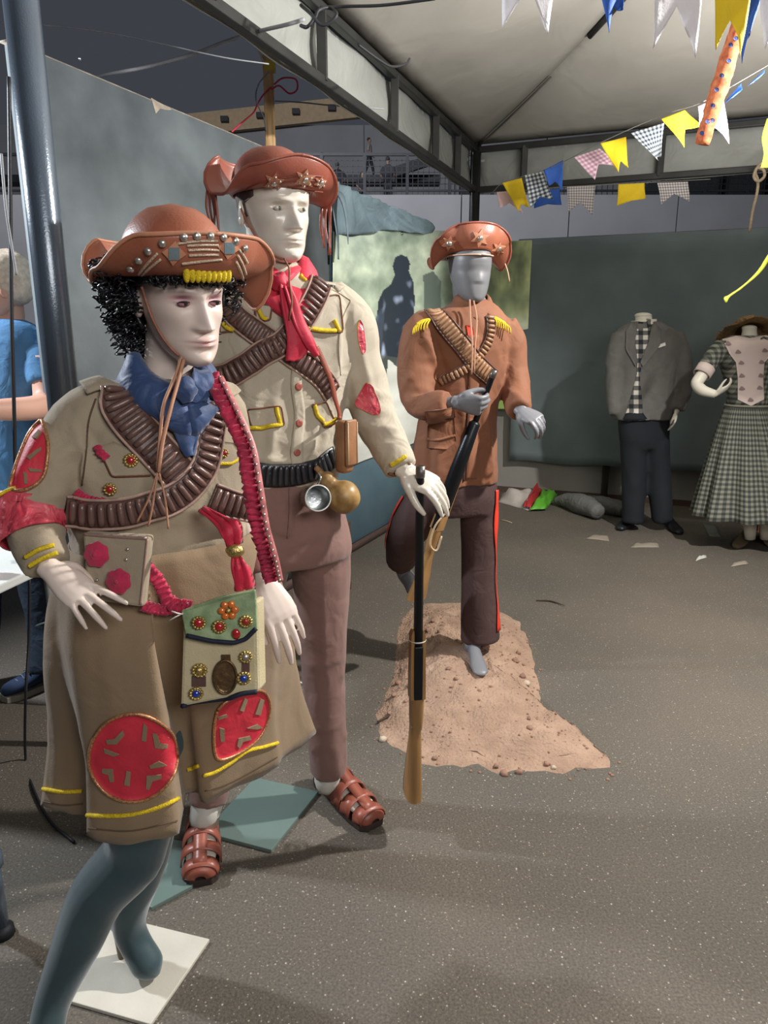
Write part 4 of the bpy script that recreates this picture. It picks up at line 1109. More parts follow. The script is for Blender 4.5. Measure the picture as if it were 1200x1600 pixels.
# rifle held upright by his left hand
def rifle(label, muzzle, butt, up, sleeve=False):
    """break-barrel rifle: barrel and receiver on a wooden fore-end and stock"""
    ax = (butt - muzzle); L = ax.length; ax.normalize(); u = Vector(up); u = (u - ax * u.dot(ax)).normalized(); w = ax.cross(u)
    t = thing('rifle', label, 'rifle', butt)
    def pt(s, a=0.0, b=0.0): return muzzle + ax * (s * L) + u * a + w * b
    obj('barrel', MB().tube([pt(0), pt(.02), pt(.021), pt(.62)], [.0115, .0115, .0108, .0140], 14), mat('gun_metal', (40, 42, 46), rough=.32, metal=.6, var=.1), t)
    obj('muzzle_ring', MB().lathe(pt(0), ax, [(0, .0075), (0, .0125), (.03, .0125), (.031, .011)], 14, (False, False)), mat('worn_steel', (110, 104, 100), rough=.4, metal=.7), t)
    rings = []
    for s, a0, a1, hw in ((.455, -.020, .004, .015), (.47, -.026, .006, .020), (.60, -.028, .008, .0215), (.645, -.03, .010, .0215), (.66, -.032, .012, .021)):
        rings.append([pt(s, a0, -hw), pt(s, a0 * .7, -hw * 1.1), pt(s, a1, -hw), pt(s, a1, hw), pt(s, a0 * .7, hw * 1.1), pt(s, a0, hw)])
    if sleeve: obj('dark_fore_sleeve', MB().lathe(muzzle, ax, [(.20 * L, .012), (.21 * L, .022), (.40 * L, .030), (.58 * L, .030), (.60 * L, .02)], 16), mat('gun_metal', (40, 42, 46)), t)
    wood = mat('varnished_wood', (158, 116, 70), rough=.38, var=.3, vscale=18, stretch=(1.2, 1.2, .12), spec=.5, rgb2=(176, 134, 84), bump=.1, coat=.2)
    obj('fore_end', MB().loft(rings), wood, t, flat_angle=40)
    obj('receiver', MB().loft([[pt(s, x, y) for x, y in ((-.016, -.012), (.014, -.012), (.014, .012), (-.016, .012))] for s in (.50, .66)]), MATS['gun_metal'], t, smooth=False, bevel=.002)
    rings = []
    for s, a0, a1, hw in ((.655, -.032, .013, .021), (.72, -.034, .010, .020), (.76, -.036, .002, .018), (.775, -.040, -.008, .0175), (.80, -.046, -.004, .018), (.88, -.075, -.004, .021), (.96, -.098, -.001, .0245), (1.0, -.106, .002, .0245)):
        m = (a0 + a1) / 2; h = (a1 - a0) / 2
        rings.append([pt(s, m + h * math.copysign(abs(math.cos(q)) ** .7, math.cos(q)), hw * math.copysign(abs(math.sin(q)) ** .7, math.sin(q))) for q in [2 * math.pi * k / 16 for k in range(16)]])
    obj('stock', MB().loft(rings), wood, t, flat_angle=50)
    g = [pt(.70, -.034), pt(.705, -.062), pt(.73, -.07), pt(.755, -.062), pt(.765, -.038)]
    obj('trigger_guard', MB().tube(g, .0028, 6, m=14), MATS['gun_metal'], t)
    obj('trigger', MB().tube([pt(.73, -.034), pt(.732, -.05), pt(.728, -.056)], .0026, 6), MATS['gun_metal'], t)
    obj('barrel_wire', MB().lathe(pt(.485, -.008), ax, [(0, .0235), (.001, .0245), (.003, .0245), (.004, .0235)], 20, (False, False)), mat('pale_wire', (196, 190, 178), rough=.4), t)
    return t
rifle('rifle with pale wooden stock hanging upright from the khaki mannequin\'s hand', at(657, 728, 1.835), at(650, 1256, 1.84), V(.18, -1, 0))
# leather bag on a strap, tin cup and gourd canteen at his belt
bC = at(538, 698, 1.83)
bag = thing('leather_bag', 'small brown leather box bag hanging at the khaki shirt\'s side', 'bag', bC)
Mb = frame(R(55)); M_tan = mat('stitched_brown_leather', (150, 106, 74), rough=.5, var=.25, vscale=14, bump=.3, bscale=180)
obj('bag_body', MB().box(bC, .040, .036, .135, Mb), M_tan, bag, bevel=.010)
obj('bag_flap', MB().box(bC + Mb @ V(0, -.022, .012), .044, .010, .118, Mb), M_tan, bag, bevel=.005)
for s in (-1, 1): obj('stitching', MB().tube([bC + Mb @ V(s * .019, -.0275, .064), bC + Mb @ V(s * .019, -.0275, -.042)], .0018, 5), mat('pale_thread', (206, 176, 140)), bag)
obj('side_seam', MB().tube([bC + Mb @ V(.021, .0, .06), bC + Mb @ V(.021, .0, -.06)], .003, 6), mat('dark_stitch', (126, 62, 48)), bag)
mb, fr, top = strap(kM, [(488, 540), (500, 565), (512, 595), (520, 630), (524, 655)], .014, .003, 26, lift=.014, cols=3); obj('bag_strap', mb, mat('russet_strap', (150, 82, 64), rough=.5), bag)
obj('strap_end', MB().tube([top[-1][1], bC + V(-.012, -.01, .075)], .005, 6), MATS['russet_strap'], bag)
cC = at(494, 778, 1.75)
cup = thing('tin_cup', 'dented tin cup hanging open side out from the black cartridge belt', 'cup', cC)
M_tin = mat('tin', (168, 172, 172), rough=.25, metal=.85, var=.12, vscale=20)
ca = V(.35, -.92, .18).normalized()
obj('cup_wall', MB().lathe(cC - ca * .05, ca, [(0, .026), (.002, .029), (.066, .031), (.068, .033), (.070, .031), (.067, .029), (.004, .027), (.003, .0)], 32, (True, False)), M_tin, cup, flat_angle=40)
obj('cup_rim', MB().tube([cC + ca * .018 + (ca.orthogonal().normalized() * math.cos(a) + ca.cross(ca.orthogonal().normalized()) * math.sin(a)) * .032 for a in [2 * math.pi * k / 32 for k in range(33)]], .0022, 6), mat('pale_rim', (214, 212, 206), rough=.3, metal=.4), cup)
obj('cup_handle', MB().tube([cC + V(.004, .0, .032), cC + V(.012, .0, .05), cC + V(.004, .02, .058), cC + V(-.004, .035, .04)], .003, 6, m=14), M_tin, cup)
gC = at(535, 775, 1.80)
go = thing('gourd_canteen', 'tan gourd canteen hanging beside the tin cup', 'canteen', gC)
rings = []
ga = (at(510, 748, 1.80) - gC).normalized()
prof = [(-.046, .004), (-.044, .018), (-.034, .032), (-.015, .042), (.006, .043), (.024, .034), (.036, .021), (.046, .018), (.056, .021), (.066, .020), (.074, .014), (.078, .008), (.09, .006)]
q = spline(prof, 40)
obj('gourd_shell', MB().lathe(gC, ga, [(a, max(.001, r)) for a, r in q], 30), mat('gourd_skin', (150, 112, 66), rough=.4, var=.35, vscale=28, rgb2=(178, 144, 92), bump=.2, bscale=60), go)
obj('stopper', MB().lathe(gC + ga * .086, ga, [(0, .008), (.014, .007), (.016, .004)], 10), mat('cork', (160, 120, 84), rough=.9), go)
obj('hanging_loop', MB().tube([gC + ga * .05, gC + ga * .07 + V(-.02, .0, .02), at(505, 735, 1.83)], .0025, 6, m=10), M_cord, go)
# ================================================================== SHORT MANNEQUIN IN KHAKI DRESS, CURLY BLACK WIG
PHF = R(34); PHI = PHF
fem = thing('mannequin', 'cream mannequin with curly black wig, blue neckerchief and brown dress with red medallions, at left', 'mannequin', V(-.52, 1.3, 0))
M_jack = mat('olive_khaki_cotton', (164, 149, 127), rough=0.85, var=0.08, vscale=5, bump=0.3, bscale=420, sheen=0.15, fold=.25, fscale=11)
M_skirt = mat('brown_khaki_twill', (140, 118, 92), rough=0.88, var=0.08, vscale=5, bump=0.3, bscale=420, sheen=0.15, fold=.2, fscale=8)
t_ = MB()
t_.loft(trows([(590, 226, 330, 1.31, .95), (604, 206, 340, 1.31, .8), (618, 176, 354, 1.31, .6), (640, 148, 364, 1.31, .56), (680, 134, 372, 1.31, .62), (730, 128, 378, 1.31, .66), (780, 126, 378, 1.31, .68), (830, 130, 376, 1.31, .70), (872, 132, 382, 1.31, .72)], PHF, 30, 48))
fR = [(176, 642, 1.26, .055), (140, 656, 1.24, .056), (104, 694, 1.22, .053), (72, 752, 1.19, .051), (56, 800, 1.17, .049), (58, 845, 1.14, .044), (74, 885, 1.11, .038)]
fL = [(334, 628, 1.36, .050), (350, 652, 1.38, .048), (362, 710, 1.40, .042), (372, 770, 1.40, .039), (380, 806, 1.39, .037)]
t_.join(limb(fR, 26)); t_.join(limb(fL, 20))
jac = vox(t_, .0065, 3); kk = Skin(jac, 1.25); F_ = []
for a, b, w, h in [((20, 790), (95, 770), .010, .007), ((12, 815), (100, 800), .010, -.007), ((22, 835), (104, 826), .010, .008), ((35, 862), (104, 846), .009, -.006), ((120, 650), (140, 760), .012, .008), ((85, 720), (130, 690), .012, .006), ((30, 770), (60, 690), .012, .005),
                   ((230, 800), (380, 830), .012, .006), ((250, 830), (380, 815), .012, -.006), ((140, 700), (130, 760), .012, .006), ((110, 640), (150, 700), .012, -.006), ((270, 850), (370, 845), .010, .006)]:
    p, q = sp(kk, a, b); F_.append((p, q, w, h * 1.4))
crumple(jac, .006, 8, F_, 11.0, (1, 1, .6))
obj('jacket', jac, M_jack, fem); kJ = Skin(jac, 1.25)
# skirt: flat panels and deep pleats, hem level above the knee
ZH = .57
front = [(64, 1258), (80, 1268), (112, 1272), (132, 1270), (140, 1284), (134, 1308), (150, 1315), (205, 1318), (258, 1312), (279, 1304), (285, 1272), (290, 1242), (310, 1236), (314, 1250), (324, 1254), (358, 1240), (400, 1216), (436, 1197), (441, 1188)]
hem = [gnd(x, y, ZH) for x, y in front]
hem += [V(-.155, 1.50, ZH), V(-.25, 1.60, ZH), V(-.36, 1.58, ZH), V(-.45, 1.63, ZH), V(-.55, 1.55, ZH), V(-.62, 1.42, ZH)]
def resample(P, n, closed=True):
    P = list(P) + ([P[0]] if closed else []); L = [0.0]
    for i in range(1, len(P)): L.append(L[-1] + (P[i] - P[i - 1]).length)
    out = []
    for k in range(n):
        s = L[-1] * k / (n if closed else n - 1); i = max(q for q in range(len(P) - 1) if L[q] <= s + 1e-9); u = (s - L[i]) / max(1e-9, L[i + 1] - L[i]); out.append(P[i].lerp(P[i + 1], min(1, u)))
    return out
NH = 150; H1 = resample(hem, NH)
wr = trows([(836, 128, 388, 1.31, .72)], PHF, 0, 200)[0]; wc = sum(wr, V(0, 0, 0)) / len(wr); hc = sum(H1, V(0, 0, 0)) / NH
def wang(p, c): return math.atan2(p.y - c.y, p.x - c.x)
W1 = []
for h in H1:
    a = wang(h, V(-.40, 1.34, 0)); W1.append(min(wr, key=lambda q: abs(math.atan2(math.sin(wang(q, wc) - a), math.cos(wang(q, wc) - a)))))
W1 = [(W1[i - 2] + W1[i - 1] + W1[i] + W1[(i + 1) % NH] + W1[(i + 2) % NH]) / 5 for i in range(NH)]
sk_ = MB(); rings = []
for i in range(29):
    u = i / 28; rg = []
    Hs = H1
    if u < .8:                       # pleats soften towards the waist
        k = int(round(3 * (1 - u / .8))); Hs = H1
        for _ in range(k): Hs = [(Hs[j - 1] + Hs[j] * 2 + Hs[(j + 1) % NH]) / 4 for j in range(NH)]
    for j in range(NH):
        p = W1[j].lerp(Hs[j], u); o = (p - V(hc.x, hc.y, p.z)).normalized() * (.045 * math.sin(math.pi * min(1, u * 1.3)) * (1 - u) )
        z = p.z + (.004 * math.sin(j * .5) if i == 28 else 0)
        rg.append(V(p.x + o.x, p.y + o.y, z))
    rings.append(rg)
sk_.loft(rings, (False, False))
skm = MB(); skm.v = list(sk_.v); skm.f = [f[::-1] for f in sk_.f]; crumple(skm, .005, 7, (), 3.0, (1, 1, .35)); kS = Skin(skm, 1.2)
sko = obj('skirt', shell(skm, .004), M_skirt, fem)
hemstitch = None
for pts in ([(66, 1232), (98, 1236), (129, 1235)], [(136, 1273), (170, 1274), (205, 1272), (245, 1262), (278, 1247)], [(292, 1202), (302, 1199), (311, 1196)], [(318, 1211), (335, 1206), (360, 1191), (385, 1173), (410, 1167), (434, 1160)]):
    obj('yellow_braid', trim(kS, pts, .0042, 30), M_yellow, fem)
for pts in ([(67, 1252), (98, 1258), (130, 1256)], [(137, 1294), (205, 1298), (278, 1282)], [(320, 1236), (360, 1222), (434, 1182)]):
    obj('hem_seam', trim(kS, pts, .0016, 30, off=.0005), mat('dark_brown_thread', (96, 78, 60)), fem)
def slash(cx, cy, pts): return [(cx + x, cy + y) for x, y in pts]
def medallion(parent, kk, poly, marks, nm='medallion'):
    a = obj(nm, patch(kk, poly, .004, 7, 5, .005), mat('medallion_red', (204, 50, 66), rough=.55, var=.14, vscale=14, bump=.2, fold=.12, fscale=16), parent, label='round red satin medallion with khaki slashes')
    obj('gold_edging', trim(kk, poly + [poly[0]], .0032, 70, off=.005), mat('gold_glitter', (186, 132, 92), rough=.35, metal=.4, var=.5, vscale=300), a)
    for m in marks: obj('slash', patch(kk, m, .0062, 2, 3, .003, closed_spline=False), M_skirt, a, smooth=False)
c1 = circ(208, 1182, 66, 69, 14)
mk = []
for (x, y, pts) in [(182, 1148, [(-14, 6), (-2, 4), (10, -10), (13, -2), (2, 12), (-12, 12)]), (225, 1140, [(-3, 14), (0, -12), (6, -6), (4, 16)]), (246, 1156, [(-8, -12), (-1, -12), (2, 4), (14, 6), (12, 12), (-4, 10)]), (176, 1172, [(-12, -5), (4, 1), (12, 4), (4, 7), (-10, 2)]),
                    (172, 1205, [(-10, -6), (6, -6), (8, 14), (2, 14), (0, 0), (-10, 0)]), (200, 1214, [(-2, -12), (5, -10), (3, 12), (-4, 10)]), (248, 1192, [(-14, 2), (0, -5), (12, 2), (2, 4), (-12, 6)]), (240, 1216, [(-10, -6), (12, -8), (12, -2), (-2, 0), (-6, 16), (-11, 14)])]: mk.append(slash(x, y, pts))
medallion(sko, kS, c1, mk)
c2 = [(338, 1108), (352, 1094), (380, 1082), (405, 1077), (417, 1090), (419, 1112), (410, 1140), (392, 1162), (362, 1180), (340, 1185), (333, 1168), (333, 1134)]
mk = []
for (x, y, pts) in [(376, 1098, [(-4, 10), (4, -10), (8, -6), (2, 12)]), (402, 1102, [(-6, 12), (2, -12), (8, -10), (2, 14)]), (398, 1134, [(-14, 2), (2, -4), (10, 2), (0, 4)]), (345, 1145, [(-4, -10), (4, -8), (4, 12), (-2, 12)]), (378, 1154, [(-10, 10), (-8, -2), (10, -6), (12, 0), (-4, 4), (-6, 14)]), (346, 1118, [(-8, 0), (6, -4), (8, 0), (-6, 4)])]: mk.append(slash(x, y, pts))
medallion(sko, kS, c2, mk)
# head
fC = at(279, 464, 1.285); fM = frame(R(40), R(9), R(-3)); fh = .212
hb, hcol = head(fC, fM, fh, 'female', .98)
fb = MB(); cols = []; pink = np.array((226, 208, 196), float)
def addf(m, c=pink): fb.join(m); cols.extend([c] * len(m.v))
fb.join(hb); cols += hcol
addf(MB().tube([fC + V(-.022, .035, -.02), fC + V(-.024, .030, -.085), at(262, 600, 1.31), at(260, 640, 1.31)], [.048, .048, .052, .075], 22, m=14))
hand.side = 1
w_ = at(76, 888, 1.105)
addf(hand(w_, at(138, 938, 1.085) - w_, V(.5, .64, .49), .150, ((-.05, .12, .12), (.08, .14, .12), (.16, .18, .12), (.28, .2, .15)), .16, (.8, -.5, .12), fore=at(54, 838, 1.145), fore_r=(.030, .024), tcurl=.1, lens=(.078, .086, .08, .064), slim=.88))
hand.side = -1
w2 = at(408, 902, 1.31)
addf(hand(w2, at(444, 975, 1.285) - w2, V(-.75, -.5, -.23), .188, ((.25, .25, .15), (.22, .25, .2), (.2, .25, .2), (.18, .25, .2)), .05, (.9, -.25, .1), fore=at(380, 800, 1.39), fore_r=(.032, .026), tcurl=.12, lens=(.08, .09, .083, .066), slim=.92))
addf(inner([[(at(258, 640, 1.31), .06), (at(257, 740, 1.31), .085), (at(258, 880, 1.31), .09)], [(at(165, 625, 1.25), .04), (at(48, 800, 1.17), .036), (at(70, 878, 1.115), .024)], [(at(334, 640, 1.36), .02), (at(362, 710, 1.40), .024), (at(380, 800, 1.39), .03)]]))
fb.col = lincol(cols); obj('body', fb, M_skinF, fem)
eyes(fem, fC, fM, fh, m=mat('closed_lid', (176, 120, 130), rough=.4), m2=mat('dark_iris', (58, 50, 48), rough=.2), rs=.05)
for s in (-1, 1):
    lash = [fC + fM @ V((s * .132 + u * .055) * fh, (-.412 + .05 * abs(u) ** 1.5) * fh, (.014 - .016 * u * u) * fh) for u in np.linspace(-1, 1, 9)]
    obj('eyelash', MB().tube(lash, [.0004, .0011, .0014, .0015, .0015, .0015, .0014, .0011, .0004], 6), mat('dark_lash', (46, 36, 38), rough=.6), fem)
# dark green stockings (both legs, one tights mesh), spike of the stand
M_stock = mat('dark_teal_tights', (46, 68, 74), rough=.62, var=.08, vscale=10, bump=.15, bscale=600, sheen=.5, rgb2=(54, 78, 84))
lg = MB()
lg.tube([at(268, 880, 1.31), at(262, 1060, 1.31), at(215, 1310, 1.295), at(200, 1345, 1.29), at(152, 1400, 1.275), at(118, 1480, 1.25), at(84, 1560, 1.215), at(73, 1608, 1.19), at(70, 1650, 1.175), at(76, 1715, 1.14)],
        [.085, .088, .066, .066, .060, .051, .038, .036, .036, .020], 20, m=40)
lg.tube([at(280, 880, 1.33), at(262, 1060, 1.37), at(238, 1300, 1.40), at(222, 1360, 1.41), at(205, 1410, 1.41), at(202, 1448, 1.405), at(214, 1478, 1.395), at(232, 1508, 1.375), at(240, 1522, 1.368)],
        [.085, .075, .050, .049, .044, .038, .036, .036, .022], 20, m=40)
lg.tube([at(203, 1440, 1.42), at(186, 1446, 1.43), at(182, 1452, 1.43)], [.034, .024, .015], 14, m=8)
lg.tube([at(222, 1496, 1.385), at(236, 1514, 1.372), at(250, 1512, 1.372)], [.034, .026, .014], 14, m=8, flat=.8)
legs = vox(lg, .006, 4); obj('tights', legs, M_stock, fem)
hs_ = at(183, 1450, 1.43); obj('heel_spike', MB().tube([hs_, V(hs_.x + .006, hs_.y, 0.012)], .011, 10), mat('dull_brass', (112, 98, 80), rough=.4, metal=.6), fem)
hs2 = at(40, 1640, 1.22)
A, B, C_ = gnd(166, 1432), gnd(328, 1472), gnd(236, 1606); D = A + C_ - B
M_wplate = mat('white_stand_glass', (206, 200, 186), rough=.28, var=.12, vscale=5, spec=.6)
tag(obj('stand_plate', MB().prism([A, B, C_, D], V(0, 0, .010)), M_wplate, smooth=False, bevel=.002, loc=(A + C_) / 2), 'white square stand plate under the dark green stockings', 'plate')
# curly wig
M_hair = mat('black_wig', (22, 23, 27), rough=.38, var=.3, vscale=40, bump=.3, bscale=200, spec=.55)
wig = MB(); rng = random.Random(5)
for i in range(10):
    pass
cap = MB(); rings = []
for i in range(14):
    h = .26 + .055 * i; rg = []
    for j in range(31):
        a0 = 52 if h > .62 else (84 if h > .42 else 104)
        a = R(a0 + (360 - 2 * a0) * j / 30); yf, yb, w = [float(np.interp(min(h, 1), [t[0] for t in HEAD_T], [t[k] for t in HEAD_T])) for k in (1, 2, 3)]
        cy = (yf + yb) / 2; g_ = .07; x = (w + g_) * math.sin(a); y = cy + (yf - g_ * .3 - cy) * math.cos(a) if math.cos(a) > 0 else cy - (yb + g_ - cy) * math.cos(a)
        rg.append(fC + fM @ V(x * fh, y * fh, (h - .5) * fh))
    rings.append(rg)
cap.loft(rings, (False, False), closed=False)
wg = obj('wig', shell(cap, .006), M_hair, fem)
kC = Skin([cap], 1.28)
cur = MB(); hnear = []
for n_ in range(1150):
    h = rng.uniform(.02, .74); front = rng.random() < .22
    if front: a = R(rng.uniform(-62, 62)); h = rng.uniform(.66, .80)
    else: a = R(rng.choice((-1, 1)) * rng.uniform(78 if h > .42 else 112, 180))
    if h < .25 and abs(a) < R(118): h = .3
    hh_ = min(max(h, .3), 1); yf, yb, w = [float(np.interp(hh_, [t[0] for t in HEAD_T], [t[k] for t in HEAD_T])) for k in (1, 2, 3)]
    cy = (yf + yb) / 2; g_ = (rng.uniform(.06, .30) if a < 0 or abs(a) > R(140) else rng.uniform(.05, .2)) if not front else rng.uniform(.02, .07)
    x = (w + g_) * math.sin(a); y = cy + (yf - g_ - cy) * math.cos(a) if math.cos(a) > 0 else cy - (yb + g_ - cy) * math.cos(a)
    c = fC + fM @ V(x * fh, y * fh, (h - .5) * fh)
    ax = V(rng.uniform(-.5, .5), rng.uniform(-.5, .5), -1 if not front else rng.uniform(-1, .4)).normalized(); u = ax.orthogonal().normalized(); w_v = ax.cross(u)
    rr = rng.uniform(.0045, .0085); turns = rng.uniform(1.0, 2.0); ph = rng.uniform(0, 6.28); nseg = int(8 * turns) + 2; ln = rng.uniform(.012, .03)
    pts = [c + ax * (ln * k / nseg - ln / 2) + (u * math.cos(ph + 6.283 * turns * k / nseg) + w_v * math.sin(ph + 6.283 * turns * k / nseg)) * rr for k in range(nseg + 1)]
    cur.tube(pts, rng.uniform(.0012, .0020), 4)
obj('curls', cur, M_hair, wg, kind='stuff')
# blue neckerchief
M_bluec = mat('navy_satin', (44, 68, 112), rough=.6, var=.2, vscale=12, bump=.2, sheen=.3, fold=.3, fscale=16, rgb2=(54, 78, 122))
nC = at(264, 594, 1.305)
sr = scarf_ring(nC, PHF, .072, .078, [(.74, .050), (.96, .042), (1.16, .016), (1.34, -.016), (1.2, -.030)], 44, .060); sr.append(sr[0])
nf = obj('neckerchief', shell(MB().loft(sr, (False, False), closed=False), .004), M_bluec, fem)
obj('scarf_tail', tail(kJ, [(606, 272, 310), (622, 264, 322), (645, 259, 318), (670, 262, 312), (695, 276, 305), (714, 291, 298)], 1.25, lift=.014, cols=9), M_bluec, nf)
obj('scarf_fold', tail(kJ, [(585, 296, 322), (600, 288, 324), (614, 282, 322), (628, 280, 312)], 1.25, lift=.022, cols=7), M_bluec, nf)
obj('scarf_knot', MB().ell(kJ.on(288, 616)[0] + V(.01, -.03, .01), .020, .016, .022, frame(PHF), 14, 10, .3, 4), M_bluec, nf)
# epaulettes, bandoliers
for pts in ([(204, 592), (170, 596), (128, 612)], [(336, 596), (352, 606), (368, 622)]):
    mb, fr, top = strap(kJ, pts, .046, .004, 14, lift=.006); obj('epaulette', mb, M_jack, fem)
bandolier(fem, kJ, [(166, 606), (190, 640), (220, 676), (250, 708), (276, 736), (292, 756)], .064, .0165, .0066, 34, lift=.004)
bandolier(fem, kJ, [(338, 604), (331, 640), (325, 680), (315, 728), (285, 766), (240, 790), (190, 802), (140, 802), (116, 796)], .050, .0150, .0062, 54, lift=.010)
bandolier(fem, kJ, [(318, 772), (340, 781), (360, 788), (378, 794)], .050, .0150, .0064, 16, lift=.020)
for pts in ([(150, 622), (138, 660), (134, 710), (128, 760)],): obj('armhole_seam', trim(kJ, pts, .0016, 24, off=.0003), mat('dark_brown_thread', (96, 78, 60)), fem)
# breast ornaments
f = obj('pocket_flap', patch(kJ, [(155, 698), (178, 690), (240, 720), (236, 742), (176, 744)], .004, 4, 5, .005, closed_spline=False), M_jack, fem)
obj('flap_edging', trim(kJ, [(155, 698), (176, 744), (236, 742)], .003, 24, straight=True), mat('brown_braid', (120, 78, 60)), f)
M_gem = mat('red_gem', (176, 30, 34), rough=.12, var=.1, spec=.8, coat=.6); M_gemb = mat('blue_gem', (30, 62, 160), rough=.12, spec=.8, coat=.6); M_gemo = mat('amber_gem', (212, 110, 40), rough=.15, spec=.8, coat=.6)
M_glit = mat('gold_sequin', (196, 172, 108), rough=.3, metal=.8, var=.5, vscale=400, bump=.5, bscale=500)
def brooch(parent, kk, x, y, r, gem, n=10, off=.004, petal=None, gr=.5):
    p, nn = kk.on(x, y); p = p + nn * off; u = nn.orthogonal().normalized(); w = nn.cross(u); mb = MB()
    for k in range(n):
        a = 2 * math.pi * k / n; mb.ell(p + (u * math.cos(a) + w * math.sin(a)) * r * .72 + nn * .002, r * .28, r * .28, r * .2, None, 8, 6)
    mb.lathe(p, nn, [(0, r * .75), (r * .18, r * .72), (r * .25, r * .5)], 16)
    b = obj('brooch', mb, petal or M_glit, parent)
    obj('gem', MB().ell(p + nn * r * .3, r * gr, r * gr, r * .32, nn.to_track_quat('Z', 'Y').to_matrix(), 14, 8), gem, b)
    return b
brooch(fem, kJ, 205, 719, .013, M_gem, 12); brooch(fem, kJ, 173, 764, .012, M_gem, 10)
f2 = obj('pocket_flap', patch(kJ, [(342, 690), (362, 692), (378, 716), (360, 726), (338, 726)], .004, 4, 5, .005, closed_spline=False), M_jack, fem)
obj('yellow_braid', trim(kJ, [(338, 724), (360, 724), (376, 714), (366, 696)], .004, 24, straight=True), M_yellow, f2); brooch(f2, kJ, 348, 708, .009, M_gem, 8)
M_crim = mat('crimson_ruffle', (170, 30, 66), rough=.7, var=.3, vscale=40, sheen=.3, rgb2=(206, 44, 84))
def ruffle(pts, w, n=60, frq=2.1, amp=.012, seed=1, nrm=V(.3, -.9, .2)):
    """gathered ribbon: zigzag sheet along a 3D path"""
    P = sv(pts, n); mb = MB(); rg = random.Random(seed); rings = []
    for i, p in enumerate(P):
        t = (P[min(i + 1, n - 1)] - P[max(i - 1, 0)]).normalized(); nn = (nrm - t * nrm.dot(t)).normalized(); sd = t.cross(nn); row = []
        for j in range(5):
            u = (j / 4 - .5) * 2; row.append(p + sd * (u * w * (.8 + .35 * rg.random())) + nn * (amp * math.sin(i * frq + j * .9) * (.5 + .5 * abs(u)) + amp * .5 * rg.random()))
        rings.append(row)
    mb.loft(rings, (False, False), closed=False); return shell(mb, .0025)
def path(kk, px, off=.008): return [kk.on(x, y)[0] + kk.on(x, y)[1] * off for x, y in px]
obj('chest_ruffle', ruffle(path(kJ, [(124, 768), (140, 780), (160, 784), (188, 788)]), .008, 34, 2.0, .006, 3), M_crim, fem)
obj('chest_ruffle', ruffle(path(kJ, [(156, 698), (160, 708), (170, 716)]), .007, 14, 2.0, .005, 9), M_crim, fem)
# sleeve medallion, satin sleeve, cuff braid
medallion(fem, kJ, [(69, 658), (76, 690), (75, 722), (66, 748), (44, 764), (22, 764), (26, 740), (38, 706), (52, 676)], [slash(52, 708, [(-8, 8), (4, -2), (14, -8), (14, -3), (2, 6), (-4, 12)]), slash(56, 736, [(-12, -4), (8, -2), (10, 2), (-8, 2)]), slash(40, 748, [(-2, -10), (3, -8), (4, 8), (-1, 8)]), slash(60, 682, [(-6, 4), (4, -8), (8, -5), (0, 6)])])
ss_ = MB(); q = spline([tuple(at(a, b, c)) + (r + .005,) for a, b, c, r in [(50, 776, 1.18, .0525), (47, 800, 1.17, .052), (50, 825, 1.152, .050), (54, 840, 1.143, .048)]], 12)
ss_.tube([Vector(x[:3]) for x in q], [x[3] for x in q], 30, cap=False); crumple(ss_, .006, 30, (), 2.0, (.5, .5, 1.6)); obj('satin_sleeve_band', shell(ss_, .003), M_rose, fem)
for pts in ([(40, 872), (60, 860), (84, 852)], [(44, 884), (64, 872), (90, 862)]): obj('cuff_braid', trim(kJ, pts, .004, 16), M_yellow, fem)
obj('dangling_thread', MB().tube([at(25, 762, 1.13), at(12, 766, 1.13), at(-2, 774, 1.12)], .003, 6, m=8), M_yellow, fem)
cu = MB(); cu.tube([at(395, 866, 1.345), at(400, 884, 1.33), at(405, 903, 1.315)], [.032, .031, .033], 20, cap=False, m=6); obj('sheer_cuff', shell(cu, .003), mat('maroon_sheer_cuff', (132, 86, 80), rough=.5), fem)
# crimson waist ribbon and red bow
obj('waist_ruffle', ruffle([kS.on(232, 880)[0] + V(0, -.02, 0), kS.on(255, 905)[0] + V(0, -.02, 0), kS.on(272, 935)[0] + V(0, -.022, 0), kS.on(304, 942)[0] + V(0, -.02, 0)], .012, 40, 2.0, .008, 5), M_crim, fem)
obj('waist_ruffle', ruffle([kS.on(228, 940)[0] + V(0, -.02, 0), kS.on(262, 946)[0] + V(0, -.02, 0), kS.on(300, 944)[0] + V(0, -.02, 0)], .010, 34, 2.0, .008, 6), M_crim, fem)
def quadsheet(rows, th=.003, wob=.006, frq=3.0, n=14, cols=7):
    """free hanging cloth: rows of (left point, right point)"""
    q = spline([tuple(a) + tuple(b) for a, b in rows], n); rings = []
    for i, x in enumerate(q):
        a, b = Vector(x[:3]), Vector(x[3:]); rings.append([a.lerp(b, j / (cols - 1)) + V(0, -1, .1) * (wob * math.sin(j * frq + i * .35)) for j in range(cols)])
    return shell(MB().loft(rings, (False, False), closed=False), th)
bow = obj('bow_lobe', quadsheet([(at(312, 798, 1.20), at(322, 790, 1.2)), (at(338, 822, 1.17), at(358, 808, 1.17)), (at(346, 838, 1.15), at(374, 818, 1.16)), (at(358, 858, 1.15), at(376, 848, 1.16))], .004, .005, 2.2), M_red, fem)
obj('bow_tail', quadsheet([(at(362, 866, 1.15), at(374, 862, 1.155)), (at(362, 890, 1.14), at(386, 882, 1.15)), (at(368, 924, 1.14), at(396, 918, 1.16))], .004, .006, 2.2), M_red, fem)
obj('bow_knot', MB().ell(at(367, 861, 1.145), .016, .012, .012, None, 12, 8, .2, 3), mat('gold_sequin', (196, 172, 108)), fem)
